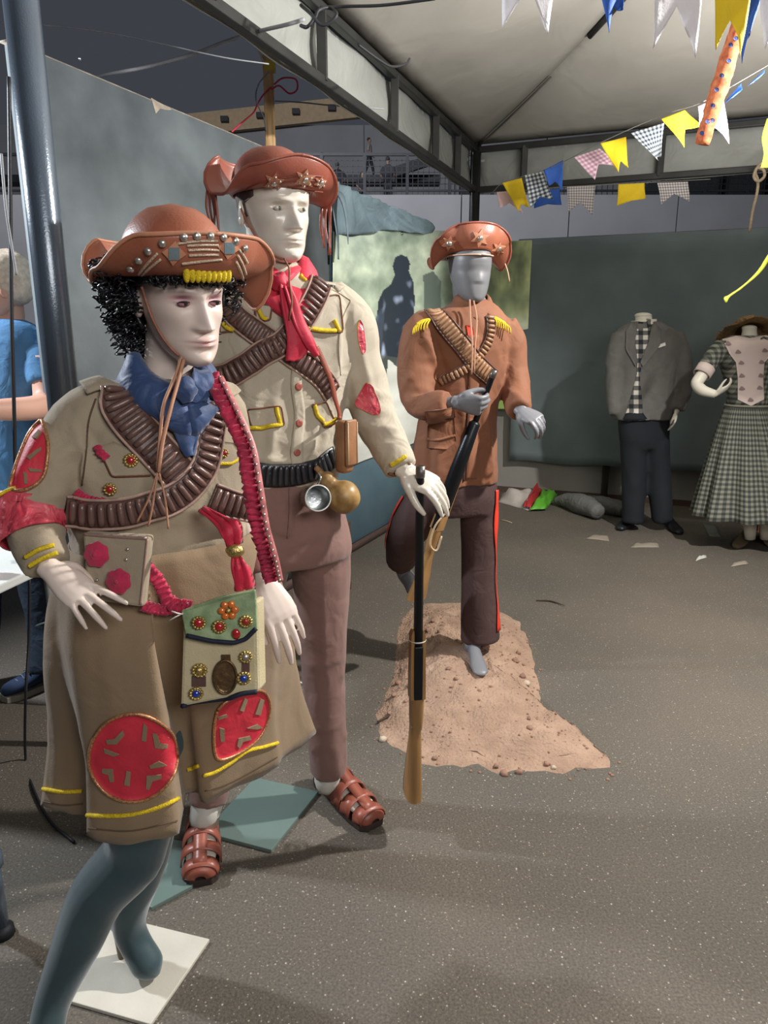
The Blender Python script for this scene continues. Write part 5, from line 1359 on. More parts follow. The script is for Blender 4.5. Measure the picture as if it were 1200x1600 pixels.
# hat
fcM = fC + fM @ V(0, .008, .030)
hat_f, brf, kHf, edge, _ = hat('leather_hat', 'tan leather half-moon hat with beaded front brim on the curly wig', fcM, fM @ Matrix.Rotation(R(-6), 3, 'X') @ Matrix.Rotation(R(2), 3, 'Y'), .090, .112, .118,
    [(0, .080, 88, 30), (45, .084, 84, 25), (75, .086, 40, 0), (95, .090, -45, -25), (125, .08, 0, -5), (180, .075, 80, 30), (228, .072, 86, 35), (256, .045, -15, -10), (278, .056, 25, -5), (315, .082, 78, 20)], M_leather, dome=2.2)
obj('edge_binding', MB().tube(edge, .0035, 8), M_leatherL, hat_f)
for x, y in ((287, 371), (307, 369), (328, 369), (348, 371), (367, 377), (381, 388), (254, 380), (232, 392), (217, 406), (204, 419)):
    p, n = kHf.on(x, y); obj('stud', MB().lathe(p + n * .002, n, [(0, .0062), (.002, .0060), (.0045, .003)], 12), M_silver, hat_f)
M_bead = mat('pale_beading', (206, 180, 156), rough=.4, var=.4, vscale=500, bump=.8, bscale=600)
for pts in ([(276, 381), (308, 377), (341, 377)], [(291, 384), (316, 383), (341, 383)], [(293, 391), (318, 390), (342, 391)], [(294, 399), (318, 398), (342, 398)], [(283, 412), (315, 408), (347, 405)], [(216, 428), (230, 412), (247, 395)], [(214, 436), (232, 420), (252, 404)],
            [(371, 388), (380, 400), (386, 411)], [(370, 398), (378, 412), (384, 428)], [(368, 408), (376, 424), (382, 442)]):
    obj('bead_row', trim(kHf, pts, .0022, 18), M_bead, hat_f)
for c, s in (((272, 395), 15), ((356, 387), 14)):
    a = obj('square_applique', patch(kHf, star(c, s * 1.25, s * .8, 4, .1), .003, 3, 3, .003, closed_spline=False), M_leatherL, hat_f, smooth=False)
    obj('mirror_square', patch(kHf, [(c[0] - s * .55, c[1] - s * .6), (c[0] + s * .55, c[1] - s * .6), (c[0] + s * .55, c[1] + s * .6), (c[0] - s * .55, c[1] + s * .6)], .0045, 2, 3, .003, closed_spline=False), mat('mirror_tile', (140, 158, 166), rough=.2, metal=.5), a, smooth=False)
yb_ = [fC + fM @ V(x * fh, (-.53 + .45 * x * x) * fh, .225 * fh) for x in np.linspace(-.17, .17, 9)]
for k, p in enumerate(yb_): obj('yellow_tuft', MB().ell(p, .0055, .007, .013, fM, 8, 8), M_yellow, hat_f)
kFf = Skin([fb, cap], 1.25)
obj('chin_strap', MB().tube(smooth_vecs([kFf.on(x, y)[0] + kFf.on(x, y)[1] * .003 for x, y in [(222, 440), (230, 470), (240, 500), (256, 528), (272, 548), (284, 556)]], 1), .0022, 6, m=24), M_cord, hat_f)
for px, r in (([(284, 556, 1.23), (272, 592, 1.205), (256, 632, 1.175), (250, 680, 1.165), (246, 735, 1.16)], .0030), ([(287, 562, 1.225), (277, 600, 1.20), (266, 640, 1.172), (254, 690, 1.16), (248, 738, 1.155)], .0034), ([(247, 735, 1.157), (234, 775, 1.15), (214, 816, 1.16)], .0018), ([(247, 735, 1.157), (240, 780, 1.148), (232, 822, 1.155)], .0018), ([(248, 735, 1.157), (258, 780, 1.148), (263, 826, 1.155)], .0018)):
    obj('chin_cord', MB().tube([at(*p) for p in px], r, 6, m=18), mat('tan_cord', (190, 140, 112), rough=.7), hat_f)
# pouch with rosettes at her right hip
pC = [at(128, 832, 1.145), at(233, 838, 1.135), at(222, 950, 1.11), at(134, 938, 1.12)]
po_ = thing('pouch', 'flat khaki pouch with two pink rosettes hanging at the dress\'s hip', 'pouch', pC[3])
pm = MB().prism(pC, V(.005, .018, 0)); obj('pouch_body', pm, M_jack, po_, smooth=False, bevel=.006); kP = Skin(pm, 1.13)
obj('pouch_edging', trim(kP, [(131, 834), (180, 838), (231, 841)], .003, 20), mat('silver_braid', (180, 150, 140), rough=.4, metal=.5), po_)
obj('side_piping', trim(kP, [(231, 841), (226, 890), (220, 946)], .0022, 20), M_edge, po_)
M_felt = mat('pink_felt', (190, 44, 80), rough=.9, var=.12, vscale=30, sheen=.4, bump=.4)
for x, y in ((153, 866), (187, 908)):
    p, n = kP.on(x, y); n = V(n.x, n.y, n.z); rings = []; u = n.orthogonal().normalized(); w = n.cross(u)
    mb = MB(); mb.loft([[p + n * z + (u * math.cos(a) + w * math.sin(a)) * (r * (1 + .06 * math.sin(a * 7))) for a in [2 * math.pi * k / 42 for k in range(42)]] for r, z in ((.020, .002), (.0215, .005), (.019, .009), (.010, .007), (.008, .010), (.002, .011))])
    ro = obj('rosette', mb, M_felt, po_); obj('rosette_bead', MB().ell(p + n * .012, .003, .003, .003, None, 8, 6), M_felt, ro)
for x, y in ((200, 858), (198, 874), (152, 906)):
    p, n = kP.on(x, y); obj('stud', MB().ell(p + n * .001, .0035, .0035, .003, None, 10, 6), M_silver, po_)
# jewelled satchel and its beaded strap
sC = [at(283, 955, 1.115), at(399, 922, 1.135), at(404, 1082, 1.125), at(281, 1106, 1.10)]
sa = thing('satchel', 'jewelled cream satchel with green flap hanging in front of the dress', 'bag', sC[3])
bm = MB().prism([sC[0] + V(0, .004, -.02), sC[1] + V(0, .004, -.02), sC[2], sC[3]], V(.01, .030, 0)); obj('satchel_body', bm, mat('cream_linen', (196, 182, 146), rough=.85, var=.12, vscale=12, bump=.4, bscale=300), sa, smooth=False, bevel=.006); kB = Skin(bm, 1.12)
fl = MB().prism([sC[0], at(340, 934, 1.12), sC[1], at(402, 982, 1.125), at(384, 1000, 1.12), at(366, 1006, 1.115), at(330, 1003, 1.11), at(290, 994, 1.108)], V(0, .007, 0))
flo = obj('satchel_flap', fl, mat('green_brocade', (136, 160, 118), rough=.7, var=.25, vscale=40, bump=.4, rgb2=(164, 180, 138)), sa, smooth=False, bevel=.002); kFl = Skin(fl, 1.11)
M_nb = mat('navy_braid', (30, 34, 52), rough=.7, var=.2, vscale=60)
obj('flap_braid', trim(kFl, [(290, 992), (330, 1001), (366, 1004), (384, 998), (401, 981)], .0042, 24, straight=True), M_nb, flo)
obj('bottom_braid', trim(kB, [(283, 1102), (320, 1104), (350, 1094), (375, 1084), (403, 1080)], .0045, 24), M_nb, sa)
brooch(flo, kFl, 311, 972, .013, M_gem, 12, .003, gr=.55); brooch(flo, kFl, 343, 978, .013, M_gem, 12, .003, gr=.55); brooch(flo, kFl, 384, 970, .012, mat('garnet_gem', (150, 50, 30), rough=.15, spec=.8), 12, .003)
p, n = kFl.on(369, 990); obj('gem', MB().ell(p + n * .003, .0075, .0055, .0095, None, 12, 8), M_gem, flo)
p, n = kFl.on(357, 953); u = n.orthogonal().normalized(); w = n.cross(u)
for k in range(6):
    a = 2 * math.pi * k / 6 + .3; obj('flower_petal', MB().ell(p + (u * math.cos(a) + w * math.sin(a)) * .011 + n * .003, .0065, .0065, .004, n.to_track_quat('Z', 'Y').to_matrix(), 10, 6), M_gemo, flo)
obj('flower_centre', MB().ell(p + n * .005, .005, .005, .004, None, 10, 6), M_glit, flo)
for x, y, r, g_ in ((307, 1082, .013, M_gemb), (381, 1058, .013, M_gemb), (312, 1046, .014, M_glit), (384, 1025, .012, M_silver)): brooch(sa, kB, x, y, r, g_, 12, .003, gr=.5)
for x0, y0, x1, y1 in ((300, 1056, 322, 1072), (378, 1034, 390, 1050)):
    obj('leather_tab', patch(kB, [(x0, y0), (x1, y0), (x1, y1), (x0, y1)], .003, 2, 3, .003, closed_spline=False), M_bando, sa, smooth=False)
md = obj('oval_medal', patch(kB, circ(352, 1056, 18, 26, 12), .005, 4, 3, .005), mat('old_bronze', (108, 84, 58), rough=.4, metal=.6, var=.3, vscale=90, bump=.6, bscale=160), sa)
obj('medal_rim', trim(kB, circ(352, 1056, 18, 26, 14) + [(370, 1056)], .0022, 40, off=.006), MATS['old_bronze'], md)
obj('medal_tab', patch(kB, [(346, 1022), (360, 1022), (361, 1034), (346, 1034)], .005, 2, 3, .004, closed_spline=False), MATS['old_bronze'], md, smooth=False)
obj('loose_threads', MB().tube([at(286, 958, 1.10), at(274, 964, 1.09), at(264, 970, 1.09)], .0012, 5).tube([at(286, 960, 1.10), at(276, 958, 1.09), at(268, 955, 1.09)], .0012, 5), M_white, sa)
sp_ = [kJ.on(334, 598)[0] + V(.0, -.012, .012), at(356, 640, 1.225), at(380, 695, 1.20), at(392, 760, 1.18), at(402, 820, 1.18), at(416, 870, 1.19), at(424, 905, 1.21)]
st_ = ruffle(sp_, .014, 120, 1.9, .009, 8); obj('strap_ruffle', st_, M_crim, sa)
sp2 = [p + V(.018, -.010, 0) for p in sp_]; ps2 = sv(sp2, 60)
obj('shoulder_strap', MB().tube(ps2, [.0055] * 60, 8, flat=.5), mat('pink_beaded_strap', (196, 120, 120), rough=.45, var=.3, vscale=80), sa)
for k in range(0, 60, 2): obj('strap_bead', MB().ell(ps2[k] + V(0, -.006, 0), .0026, .0026, .0026, None, 6, 4), M_silver, sa)
# ================================================================== GREY MANNEQUIN IN RUST COAT, ON A HEAP OF SAND
# ---- sand heap
out = [(646, 948), (690, 940), (745, 948), (800, 962), (826, 1000), (838, 1050), (846, 1090), (858, 1140), (888, 1172), (958, 1186), (948, 1202), (900, 1209), (820, 1210), (740, 1202), (680, 1196), (636, 1184), (594, 1150), (590, 1118), (604, 1080), (616, 1040), (618, 1000), (628, 965)]
O3 = [gnd(x, y) for x, y in out]; sc0 = gnd(725, 1040)
ol = resample(sv(O3 + [O3[0]], 160)[:-1], 150); sm = MB(); KR = 44
SM = mat('red_sand', (164, 134, 113), rough=.95, var=.16, vscale=9, bump=1.0, bscale=90, rgb2=(178, 148, 126), bdist=.012)
def sand_h(p, s):
    e = max(0, 1 - s) ; n1 = noise.noise(p * 6); n2 = noise.noise(p * 17 + V(3, 3, 3)); n3 = noise.noise(p * 45)
    return min(1, e * 5) * (.012 + .075 * min(1, e * 1.5) ** 1.2 + .020 * n1 * min(1, e * 3) + .014 * n2 + .008 * n3)
for k in range(1, KR + 1):
    for i, p in enumerate(ol):
        s = k / KR; w = 1 + .06 * noise.noise(p * 14) * (s > .9); q = sc0 + (p - sc0) * s * w; sm.v.append(V(q.x, q.y, max(0.0015, sand_h(q, s)) if k < KR else -.003))
n = len(ol)
for k in range(KR - 1):
    for i in range(n): sm.f.append((k * n + i, (k + 1) * n + i, (k + 1) * n + (i + 1) % n, k * n + (i + 1) % n))
ci = len(sm.v); sm.v.append(V(sc0.x, sc0.y, sand_h(sc0, 0)))
for i in range(n): sm.f.append((ci, i, (i + 1) % n))
sd = thing('sand_heap', 'heap of reddish sand with small stones under the barefoot grey mannequin', 'sand', sc0)
obj('sand', sm, SM, sd); kSd = Skin(sm, sc0.y)
M_stone = mat('clod', (150, 116, 98), rough=.95, var=.25, vscale=40, bump=.6, bscale=100); M_stoneP = mat('pale_stone', (188, 170, 150), rough=.9, var=.2, vscale=40)
rs = random.Random(4)
big = [(757, 1030, .030), (810, 1022, .014), (806, 1036, .018), (817, 1058, .017), (823, 1068, .016), (598, 1146, .016), (788, 1198, .016), (812, 1196, .015), (700, 1070, .010), (712, 1080, .009), (828, 1142, .013), (854, 1186, .012), (866, 1190, .010), (775, 1188, .011), (748, 1092, .009), (680, 1176, .010), (640, 1080, .014), (616, 1086, .013), (608, 1110, .012), (622, 1064, .013), (668, 1000, .014), (676, 985, .012), (655, 965, .014), (686, 1006, .010), (634, 1100, .010), (826, 1130, .009)]
def down(px, py):
    g_ = gnd(px, py, .03); h = kSd.t.ray_cast(V(g_.x, g_.y, 1), V(0, 0, -1)); return Vector(h[0]) if h[0] is not None else V(g_.x, g_.y, 0)
for i, (x, y, r) in enumerate(big):
    p = down(x, y); obj('stone', MB().ell(p + V(0, 0, r * .3), r * rs.uniform(.8, 1.2), r * rs.uniform(.7, 1.1), r * rs.uniform(.55, .85), Matrix.Rotation(rs.uniform(0, 3), 3, 'Z'), 9, 6, .55, i), M_stoneP if i in (4, 5, 12) else M_stone, sd)
gr = MB()
for i in range(900):
    a = rs.randrange(n); s = math.sqrt(rs.random()) * 1.06; q = sc0 + (ol[a] - sc0) * s
    if rs.random() < .5 and not (q.x < sc0.x - .02): continue
    h = kSd.t.ray_cast(V(q.x, q.y, 1), V(0, 0, -1)); z = max(0, h[0].z) if h[0] is not None else 0
    r = rs.choice((.002, .003, .003, .004, .006)); gr.ell(V(q.x, q.y, z + r * .3), r * rs.uniform(.7, 1.3), r, r * .7, None, 5, 4)
obj('grit', gr, M_stone, sd, kind='stuff', smooth=False)

# ---- figure
PHG = R(20); PHI = PHG
gfoot = down(740, 1048)
gm_ = thing('mannequin', 'grey faceless mannequin in rust coat with crossed bandoliers, one bare foot on sand', 'mannequin', gfoot)
M_coat = mat('rust_cotton', (128, 80, 54), rough=.72, var=.08, vscale=6, bump=.3, bscale=350, sheen=.1, fold=.3, fscale=9, rgb2=(138, 88, 60))
M_gskin = mat('grey_mannequin_plastic', (124, 124, 130), rough=.42, var=.03, attr='Col', bump=0, spec=.5)
M_trG = mat('dark_brown_twill', (74, 54, 52), rough=.8, var=.12, vscale=6, bump=.3, bscale=350, fold=.2)
M_strp = mat('orange_red_satin', (222, 66, 48), rough=.45, var=.15, vscale=12)
g_ = MB()
g_.loft(trows([(468, 712, 762, 2.99, .95), (480, 696, 776, 2.99, .8), (492, 668, 790, 2.99, .62), (508, 650, 801, 2.99, .56), (540, 652, 800, 2.99, .6), (580, 662, 792, 2.99, .64), (620, 662, 782, 2.99, .68), (660, 654, 776, 2.99, .70), (710, 644, 776, 2.99, .74), (752, 638, 777, 2.99, .76)], PHG, 32, 48))
gR = [(676, 508, 2.94, .080), (656, 530, 2.92, .080), (650, 580, 2.90, .076), (654, 618, 2.86, .072), (664, 632, 2.82, .064), (682, 631, 2.76, .052), (700, 629, 2.73, .046)]
gL = [(782, 512, 3.04, .074), (795, 535, 3.04, .070), (802, 580, 3.02, .064), (806, 612, 2.97, .058), (809, 632, 2.90, .052), (811, 642, 2.86, .046)]
g_.join(limb(gR, 28)); g_.join(limb(gL, 24))
coat = vox(g_, .0095, 3); kk = Skin(coat, 2.9); F_ = []
for a, b, w, h in [((660, 520), (690, 590), .018, .014), ((675, 525), (700, 600), .016, -.010), ((640, 590), (690, 600), .014, .012), ((634, 612), (700, 618), .014, -.010), ((636, 628), (690, 612), .012, .012), ((645, 645), (690, 640), .012, .010), ((720, 600), (735, 740), .02, .012), ((760, 610), (768, 740), .018, .014), ((750, 600), (752, 740), .014, -.012), ((700, 640), (690, 745), .02, .010), ((655, 670), (650, 745), .02, .012),
                   ((790, 540), (800, 610), .014, .008), ((780, 600), (815, 625), .012, .010), ((790, 560), (775, 620), .014, .009), ((700, 560), (660, 560), .014, .008), ((672, 740), (674, 660), .018, -.012)]:
    p, q = sp(kk, a, b); F_.append((p, q, w, h))
crumple(coat, .010, 6, F_, 21.0, (1, 1, .6)); obj('coat', coat, M_coat, gm_); kG = Skin(coat, 2.9)
mb, fr, top = strap(kG, [(738, 520), (740, 570), (739, 640), (737, 700), (735, 752)], .050, .004, 30, lift=.002); obj('coat_placket', mb, M_coat, gm_)
obj('front_edge', trim(kG, [(731, 600), (730, 650), (727, 700), (724, 754)], .004, 24, off=.003), mat('dark_lining', (70, 44, 36)), gm_)
pk = obj('coat_pocket', patch(kG, [(670, 646), (708, 640), (712, 690), (698, 702), (668, 700)], .010, 4, 5, .010, closed_spline=False), M_coat, gm_)
obj('pocket_flap', patch(kG, [(668, 642), (710, 636), (711, 652), (668, 660)], .017, 3, 5, .008, closed_spline=False), M_coat, pk)
obj('gathered_band', trim(kG, [(668, 686), (684, 688), (698, 684), (711, 680)], .006, 24, off=.010), M_coat, pk)
gnC = at(738, 474, 2.99)
for (k0, k1, nm) in ((28, 330, 'collar'),):
    rings = []
    for i in range(27):
        a = R(14 + 332 * i / 26); rd = Matrix.Rotation(PHG, 3, 'Z') @ V(math.sin(a) * .066, -math.cos(a) * .070, 0); f = max(0, math.cos(a)) ** 2
        rings.append([gnC + rd * .93 + V(0, 0, .038 - .05 * f), gnC + rd * 1.12 + V(0, 0, .026 - .05 * f), gnC + rd * (1.42 + .2 * f) + V(0, 0, -.020 - .045 * f)])
    obj('collar', shell(MB().loft(rings, (False, False), closed=False), .005), M_coat, gm_)
obj('red_undershirt', patch(kG, [(728, 508), (738, 512), (740, 530), (733, 530)], .004, 3, 3, .003), M_strp, gm_)
for x0, pts in ((0, [(652, 508), (660, 503), (672, 500)]), (1, [(768, 496), (778, 500), (788, 506)])):
    e = obj('epaulette_braid', trim(kG, pts, .007, 16), M_yellow, gm_)
    q = spline(pts, 7)
    for k in q:
        p, nn = kG.on(k[0], k[1]); obj('fringe_strand', MB().tube([p + nn * .006, p + nn * .012 + V(-.012 if x0 == 0 else .012, -.01, -.018), p + nn * .010 + V(-.016 if x0 == 0 else .014, -.015, -.040)], .003, 5, m=6), M_yellow, e)
bandolier(gm_, kG, [(764, 492), (766, 512), (762, 534), (750, 554), (732, 572), (708, 586), (684, 598)], .034, .017, .0075, 36, mat('brown_bandolier', (124, 88, 62), rough=.5, var=.2, vscale=18), mat('brown_cartridge_loop', (152, 114, 84), rough=.4, var=.2, vscale=30), edge=M_bando, span=(-.0, .92), lift=.003)
bandolier(gm_, kG, [(674, 490), (694, 506), (716, 532), (738, 562), (756, 580), (770, 592)], .070, .0165, .0070, 36, MATS['brown_bandolier'], MATS['brown_cartridge_loop'], edge=M_bando, lift=.008)
# trousers
tg = MB()
tg.loft(trows([(735, 652, 772, 2.99, .74), (770, 650, 776, 2.99, .74), (800, 656, 776, 2.99, .66)], PHG, 8, 36))
tg.join(limb([(745, 760, 3.01, .086), (748, 830, 3.01, .078), (747, 900, 3.01, .076), (749, 960, 3.0, .083), (750, 1000, 2.99, .088)], 22))
tg.join(limb([(680, 765, 2.98, .092), (655, 800, 2.96, .090), (640, 826, 3.0, .086), (630, 850, 3.1, .080), (626, 876, 3.22, .070)], 22))
tro = vox(tg, .0105, 3); kk = Skin(tro, 3.0)
crumple(tro, .008, 6, [], 31.0, (1, 1, .5)); obj('trousers', tro, M_trG, gm_); kTg = Skin(tro, 3.0)
for pts in ([(776, 762), (775, 800), (774, 860), (776, 920), (779, 992)], [(618, 764), (608, 800), (601, 832), (604, 850)]):
    mb, fr, top = strap(kTg, pts, .060, .003, 26, lift=.004); obj('side_stripe', mb, M_strp, gm_)
# body
ghC = at(733, 424, 2.975); ghM = frame(R(17), R(2)); ghh = .236
hb, hcol = head(ghC, ghM, ghh, 'plain', 1.02)
gb = MB(); cols = []; gcol = np.array((122, 122, 126), float)
def addg(m): gb.join(m); cols.extend([gcol] * len(m.v))
gb.join(hb); cols += hcol
addg(MB().tube([ghC + V(-.005, .03, -.03), ghC + V(-.002, .03, -.09), at(738, 476, 2.99), at(736, 505, 2.99)], [.058, .056, .058, .075], 20, m=12))
hand.side = 1
gw = at(712, 629, 2.72); grip = at(748, 630, 2.69)
addg(hand(gw, at(766, 636, 2.69) - gw, V(.1, -.35, .9), .195, ((.9, 1.3, .8), (.95, 1.3, .8), (1.0, 1.3, .8), (1.05, 1.3, .8)), .0, (.8, -.55, .25), fore=at(668, 634, 2.80), fore_r=(.036, .031), tcurl=.5, vsz=.0032))
hand.side = -1
gw2 = at(812, 640, 2.86)
addg(hand(gw2, at(838, 656, 2.80) - gw2, V(-.6, -.6, -.5), .190, ((.6, .8, .5), (.65, .85, .5), (.7, .85, .5), (.75, .85, .5)), .02, (.75, -.55, .35), fore=at(806, 612, 2.97), fore_r=(.036, .030), tcurl=.2, vsz=.0032))
floor_z = gfoot.z - .012
ga_, gt_ = V(at(737, 1010, 2.99).x, 3.02, 0), down(744, 1062)
ft = footform(V(ga_.x, gfoot.y + .05, 0), V(gt_.x + .01, gfoot.y - .17, 0), .80); addg(ft)
for i in range(5):
    pass
addg(MB().tube([at(747, 930, 3.0), at(742, 985, 3.0), at(737, 1015, 3.0), V(ga_.x, gfoot.y + .045, gfoot.z + .05)], [.05, .042, .036, .036], 16, m=14))
addg(MB().tube([at(640, 826, 3.0), at(628, 876, 3.24), at(632, 896, 3.27), at(640, 908, 3.24), at(642, 924, 3.18)], [.05, .038, .036, .036, .02], 14, m=20))
addg(inner([[(at(728, 510, 2.99), .07), (at(722, 640, 2.99), .09), (at(715, 770, 2.99), .09)], [(at(676, 508, 2.94), .05), (at(654, 618, 2.86), .045), (at(690, 630, 2.75), .03)], [(at(782, 520, 3.04), .03), (at(800, 570, 3.02), .03), (at(806, 612, 2.97), .03), (at(812, 640, 2.87), .028)], [(at(745, 780, 3.01), .07), (at(747, 940, 3.0), .05)], [(at(685, 780, 2.98), .07), (at(640, 826, 3.0), .055)]]))
gb.col = lincol(cols); obj('body', gb, M_gskin, gm_)
obj('head_band', MB().tube([ghC + ghM @ V(math.sin(a) * .345 * ghh, -(.445 * math.cos(a) if math.cos(a) > 0 else .45 * math.cos(a)) * ghh, .235 * ghh) for a in [2 * math.pi * k / 36 for k in range(37)]], .008, 8, flat=.35, up=(0, 0, 1)), mat('peach_band', (226, 186, 156), rough=.7), gm_)
# hat with upturned front
gcM = ghC + ghM @ V(0, .01, .058)
hat_g, brg, kHg, edge, _ = hat('leather_hat', 'rust leather half-moon hat with three star appliques on the grey mannequin', gcM, ghM @ Matrix.Rotation(R(-10), 3, 'X'), .086, .108, .075,
    [(0, .098, 102, 55), (40, .098, 94, 45), (70, .088, 45, 15), (95, .078, -50, -30), (130, .07, 20, 0), (180, .085, 95, 45), (230, .07, 20, 0), (265, .078, -50, -30), (290, .088, 45, 15), (320, .098, 94, 45)], M_leather, dome=2.5)
obj('edge_binding', MB().tube(edge, .004, 8), M_leatherR, hat_g)
for c, r1 in (((750, 372), 15), ((702, 380), 12), ((779, 388), 11)):
    ap = obj('star_applique', patch(kHg, star(c, r1, r1 * .5, 6, .2), .004, 3, 2, .004, closed_spline=False), M_leatherL, hat_g, smooth=False)
    p, nn = kHg.on(*c); obj('centre_stud', MB().lathe(p + nn * .004, nn, [(0, .011), (.004, .010), (.007, .004)], 10), M_silver, ap)
obj('hat_string', MB().tube([at(789, 412, 2.93), at(793, 424, 2.92), at(796, 440, 2.92)], .003, 5, m=8), mat('pale_thread', (206, 176, 140)), hat_g)
for px in ([(734, 468, 2.86), (735, 500, 2.84), (738, 540, 2.82), (737, 585, 2.82)], [(740, 470, 2.86), (745, 500, 2.84), (742, 545, 2.82), (741, 582, 2.82)]): obj('chin_cord', MB().tube([at(*p) for p in px], .0035, 6, m=16), mat('tan_cord', (190, 140, 112)), hat_g)
rifle('rifle with dark barrel slanting down from the grey mannequin\'s fist', at(773, 578, 2.71), at(638, 938, 2.86), V(-.7, -.6, -.3), True)
slg = MB().tube([at(698, 800, 2.74), at(680, 822, 2.73), at(672, 850, 2.74), at(682, 860, 2.76), at(690, 838, 2.75)], .004, 6, m=26)
tag(obj('cord', slg, mat('pale_thread', (206, 176, 140)), loc=at(680, 830, 2.73)), 'loose pale cord looped on the grey mannequin\'s rifle', 'cord')
# ================================================================== HEADLESS SUIT, CHECKED DRESS, VISITOR, TABLE
PHI = R(6); YS = 5.42
sf = gnd(1012, 826)
su = thing('mannequin', 'headless mannequin in grey blazer, plaid shirt and black trousers before dark backdrop', 'mannequin', V(sf.x, sf.y, 0))
M_blz = mat('grey_wool', (98, 96, 92), rough=.9, var=.07, vscale=20, bump=.3, bscale=200, fold=.15)
M_blk = mat('black_cloth', (26, 30, 36), rough=.85, var=.1, vscale=10, bump=.2)
M_cream = mat('cream_mannequin', (214, 208, 192), rough=.45, var=.04)
s_ = MB()
s_.loft(trows([(502, 990, 1028, YS, .9), (510, 974, 1046, YS, .7), (520, 962, 1062, YS, .5), (545, 960, 1066, YS, .52), (590, 966, 1056, YS, .56), (625, 962, 1052, YS, .6), (655, 956, 1050, YS, .62)], PHI, 24, 40))
s_.join(limb([(972, 524, YS - .02, .075), (960, 560, YS - .03, .066), (958, 610, YS - .02, .058), (961, 648, YS - .04, .050)], 18)); s_.join(limb([(1052, 524, YS + .02, .078), (1066, 560, YS, .070), (1068, 605, YS - .02, .064), (1058, 640, YS - .06, .054)], 18))
bl = vox(s_, .016, 2); crumple(bl, .010, 6, [], 41.0, (1, 1, .5)); obj('blazer', bl, M_blz, su); kB2 = Skin(bl, YS)
M_plaid = checks('plaid_cotton', (196, 192, 180), (92, 90, 88), (30, 31, 34), scale=15)
shp = obj('shirt_front', patch(kB2, [(992, 504), (1018, 504), (1013, 530), (1002, 570), (999, 600), (1004, 640), (1003, 646), (978, 646), (988, 612), (995, 585), (996, 565), (992, 530)], .006, 6, 4, .006, closed_spline=False), M_plaid, su)
obj('trouser_gap', patch(kB2, [(978, 645), (1004, 645), (1016, 662), (970, 662)], .006, 4, 4, .006, closed_spline=False), M_blk, su)
for pts in ([(988, 506), (978, 518), (978, 545), (993, 572), (996, 566), (992, 535), (996, 508)], [(1022, 504), (1032, 516), (1030, 540), (1004, 572), (1000, 566), (1012, 535), (1017, 510)]): obj('lapel', patch(kB2, pts, .012, 4, 4, .010, closed_spline=False), M_blz, su)
obj('pocket_square', patch(kB2, [(1019, 545), (1028, 539), (1038, 535), (1039, 540), (1030, 543)], .010, 3, 3, .006, closed_spline=False), M_white, su)
for pts in ([(1017, 506), (1022, 498), (1014, 512)],): obj('shirt_collar', patch(kB2, [(1010, 500), (1019, 497), (1019, 508), (1012, 512)], .014, 3, 3, .008, closed_spline=False), M_plaid, su)
nb = MB(); nb.loft(trows([(520, 994, 1022, YS, .9), (505, 993, 1019, YS, .95), (494, 993, 1018, YS, .95)], PHI, 8, 28, 2.0)); 
c0 = at(1005, 493, YS); nb.ell(c0, .062, .058, .022, None, 24, 8)
hand.side = -1; hw = at(1057, 640, YS - .06)
nb.join(hand(hw, V(-.12, -.15, -1), V(-.3, -1, 0), .18, ((.3, .3, .2),) * 4, .02, (.85, -.3, .2), fore=at(1066, 605, YS - .02), vsz=.005))
for pts in ([(990, 680, YS), (988, 815, YS - .02)], [(1030, 680, YS), (1036, 815, YS - .02)]): nb.tube([at(*p) for p in pts], .05, 10)
nb.tube([at(1006, 500, YS), at(1006, 670, YS)], .09, 12)
obj('body', nb, M_cream, su)
tb2 = MB(); tb2.loft(trows([(640, 966, 1046, YS, .6), (680, 968, 1046, YS, .6), (700, 972, 1044, YS, .55)], PHI, 6, 30)); tb2.join(limb([(990, 690, YS, .098), (990, 740, YS, .092), (989, 800, YS - .02, .084), (988, 818, YS - .03, .084)], 14)); tb2.join(limb([(1026, 690, YS, .098), (1029, 740, YS, .092), (1034, 800, YS - .04, .082), (1034, 814, YS - .04, .082)], 14))
obj('trousers', crumple(vox(tb2, .018, 2), .008, 5, [], 3.0, (1, 1, .4)), M_blk, su)
def shoe(parent, heel, toe, m, w=.048, h=.10, nm='shoe'):
    t = toe - heel; L = t.length; t.normalize(); sd_ = V(t.y, -t.x, 0); rings = []
    for s, ww, hh_ in ((-.04, .5, .75), (.05, .75, 1.0), (.25, .8, .95), (.45, .85, .68), (.7, 1, .5), (.9, .85, .40), (1.0, .45, .28)):
        c = heel + t * (s * L); rings.append([c + sd_ * (w * ww * math.cos(a)) + V(0, 0, max(0.002, h * hh_ * .5 + h * hh_ * .5 * math.sin(a))) for a in [2 * math.pi * k / 16 for k in range(16)]])
    return obj(nm, MB().loft(sv_rings(rings)), m, parent)
def sv_rings(rings, m=14):
    n = len(rings[0]); cols = [sv([r[j] for r in rings], m) for j in range(n)]; return [[cols[j][i] for j in range(n)] for i in range(m)]
M_shoe = mat('black_shoe', (34, 36, 38), rough=.4, var=.2)
shoe(su, gnd(994, 812), gnd(968, 830), M_shoe, .05, .11); shoe(su, gnd(1034, 815), gnd(1062, 836), M_shoe, .05, .11)
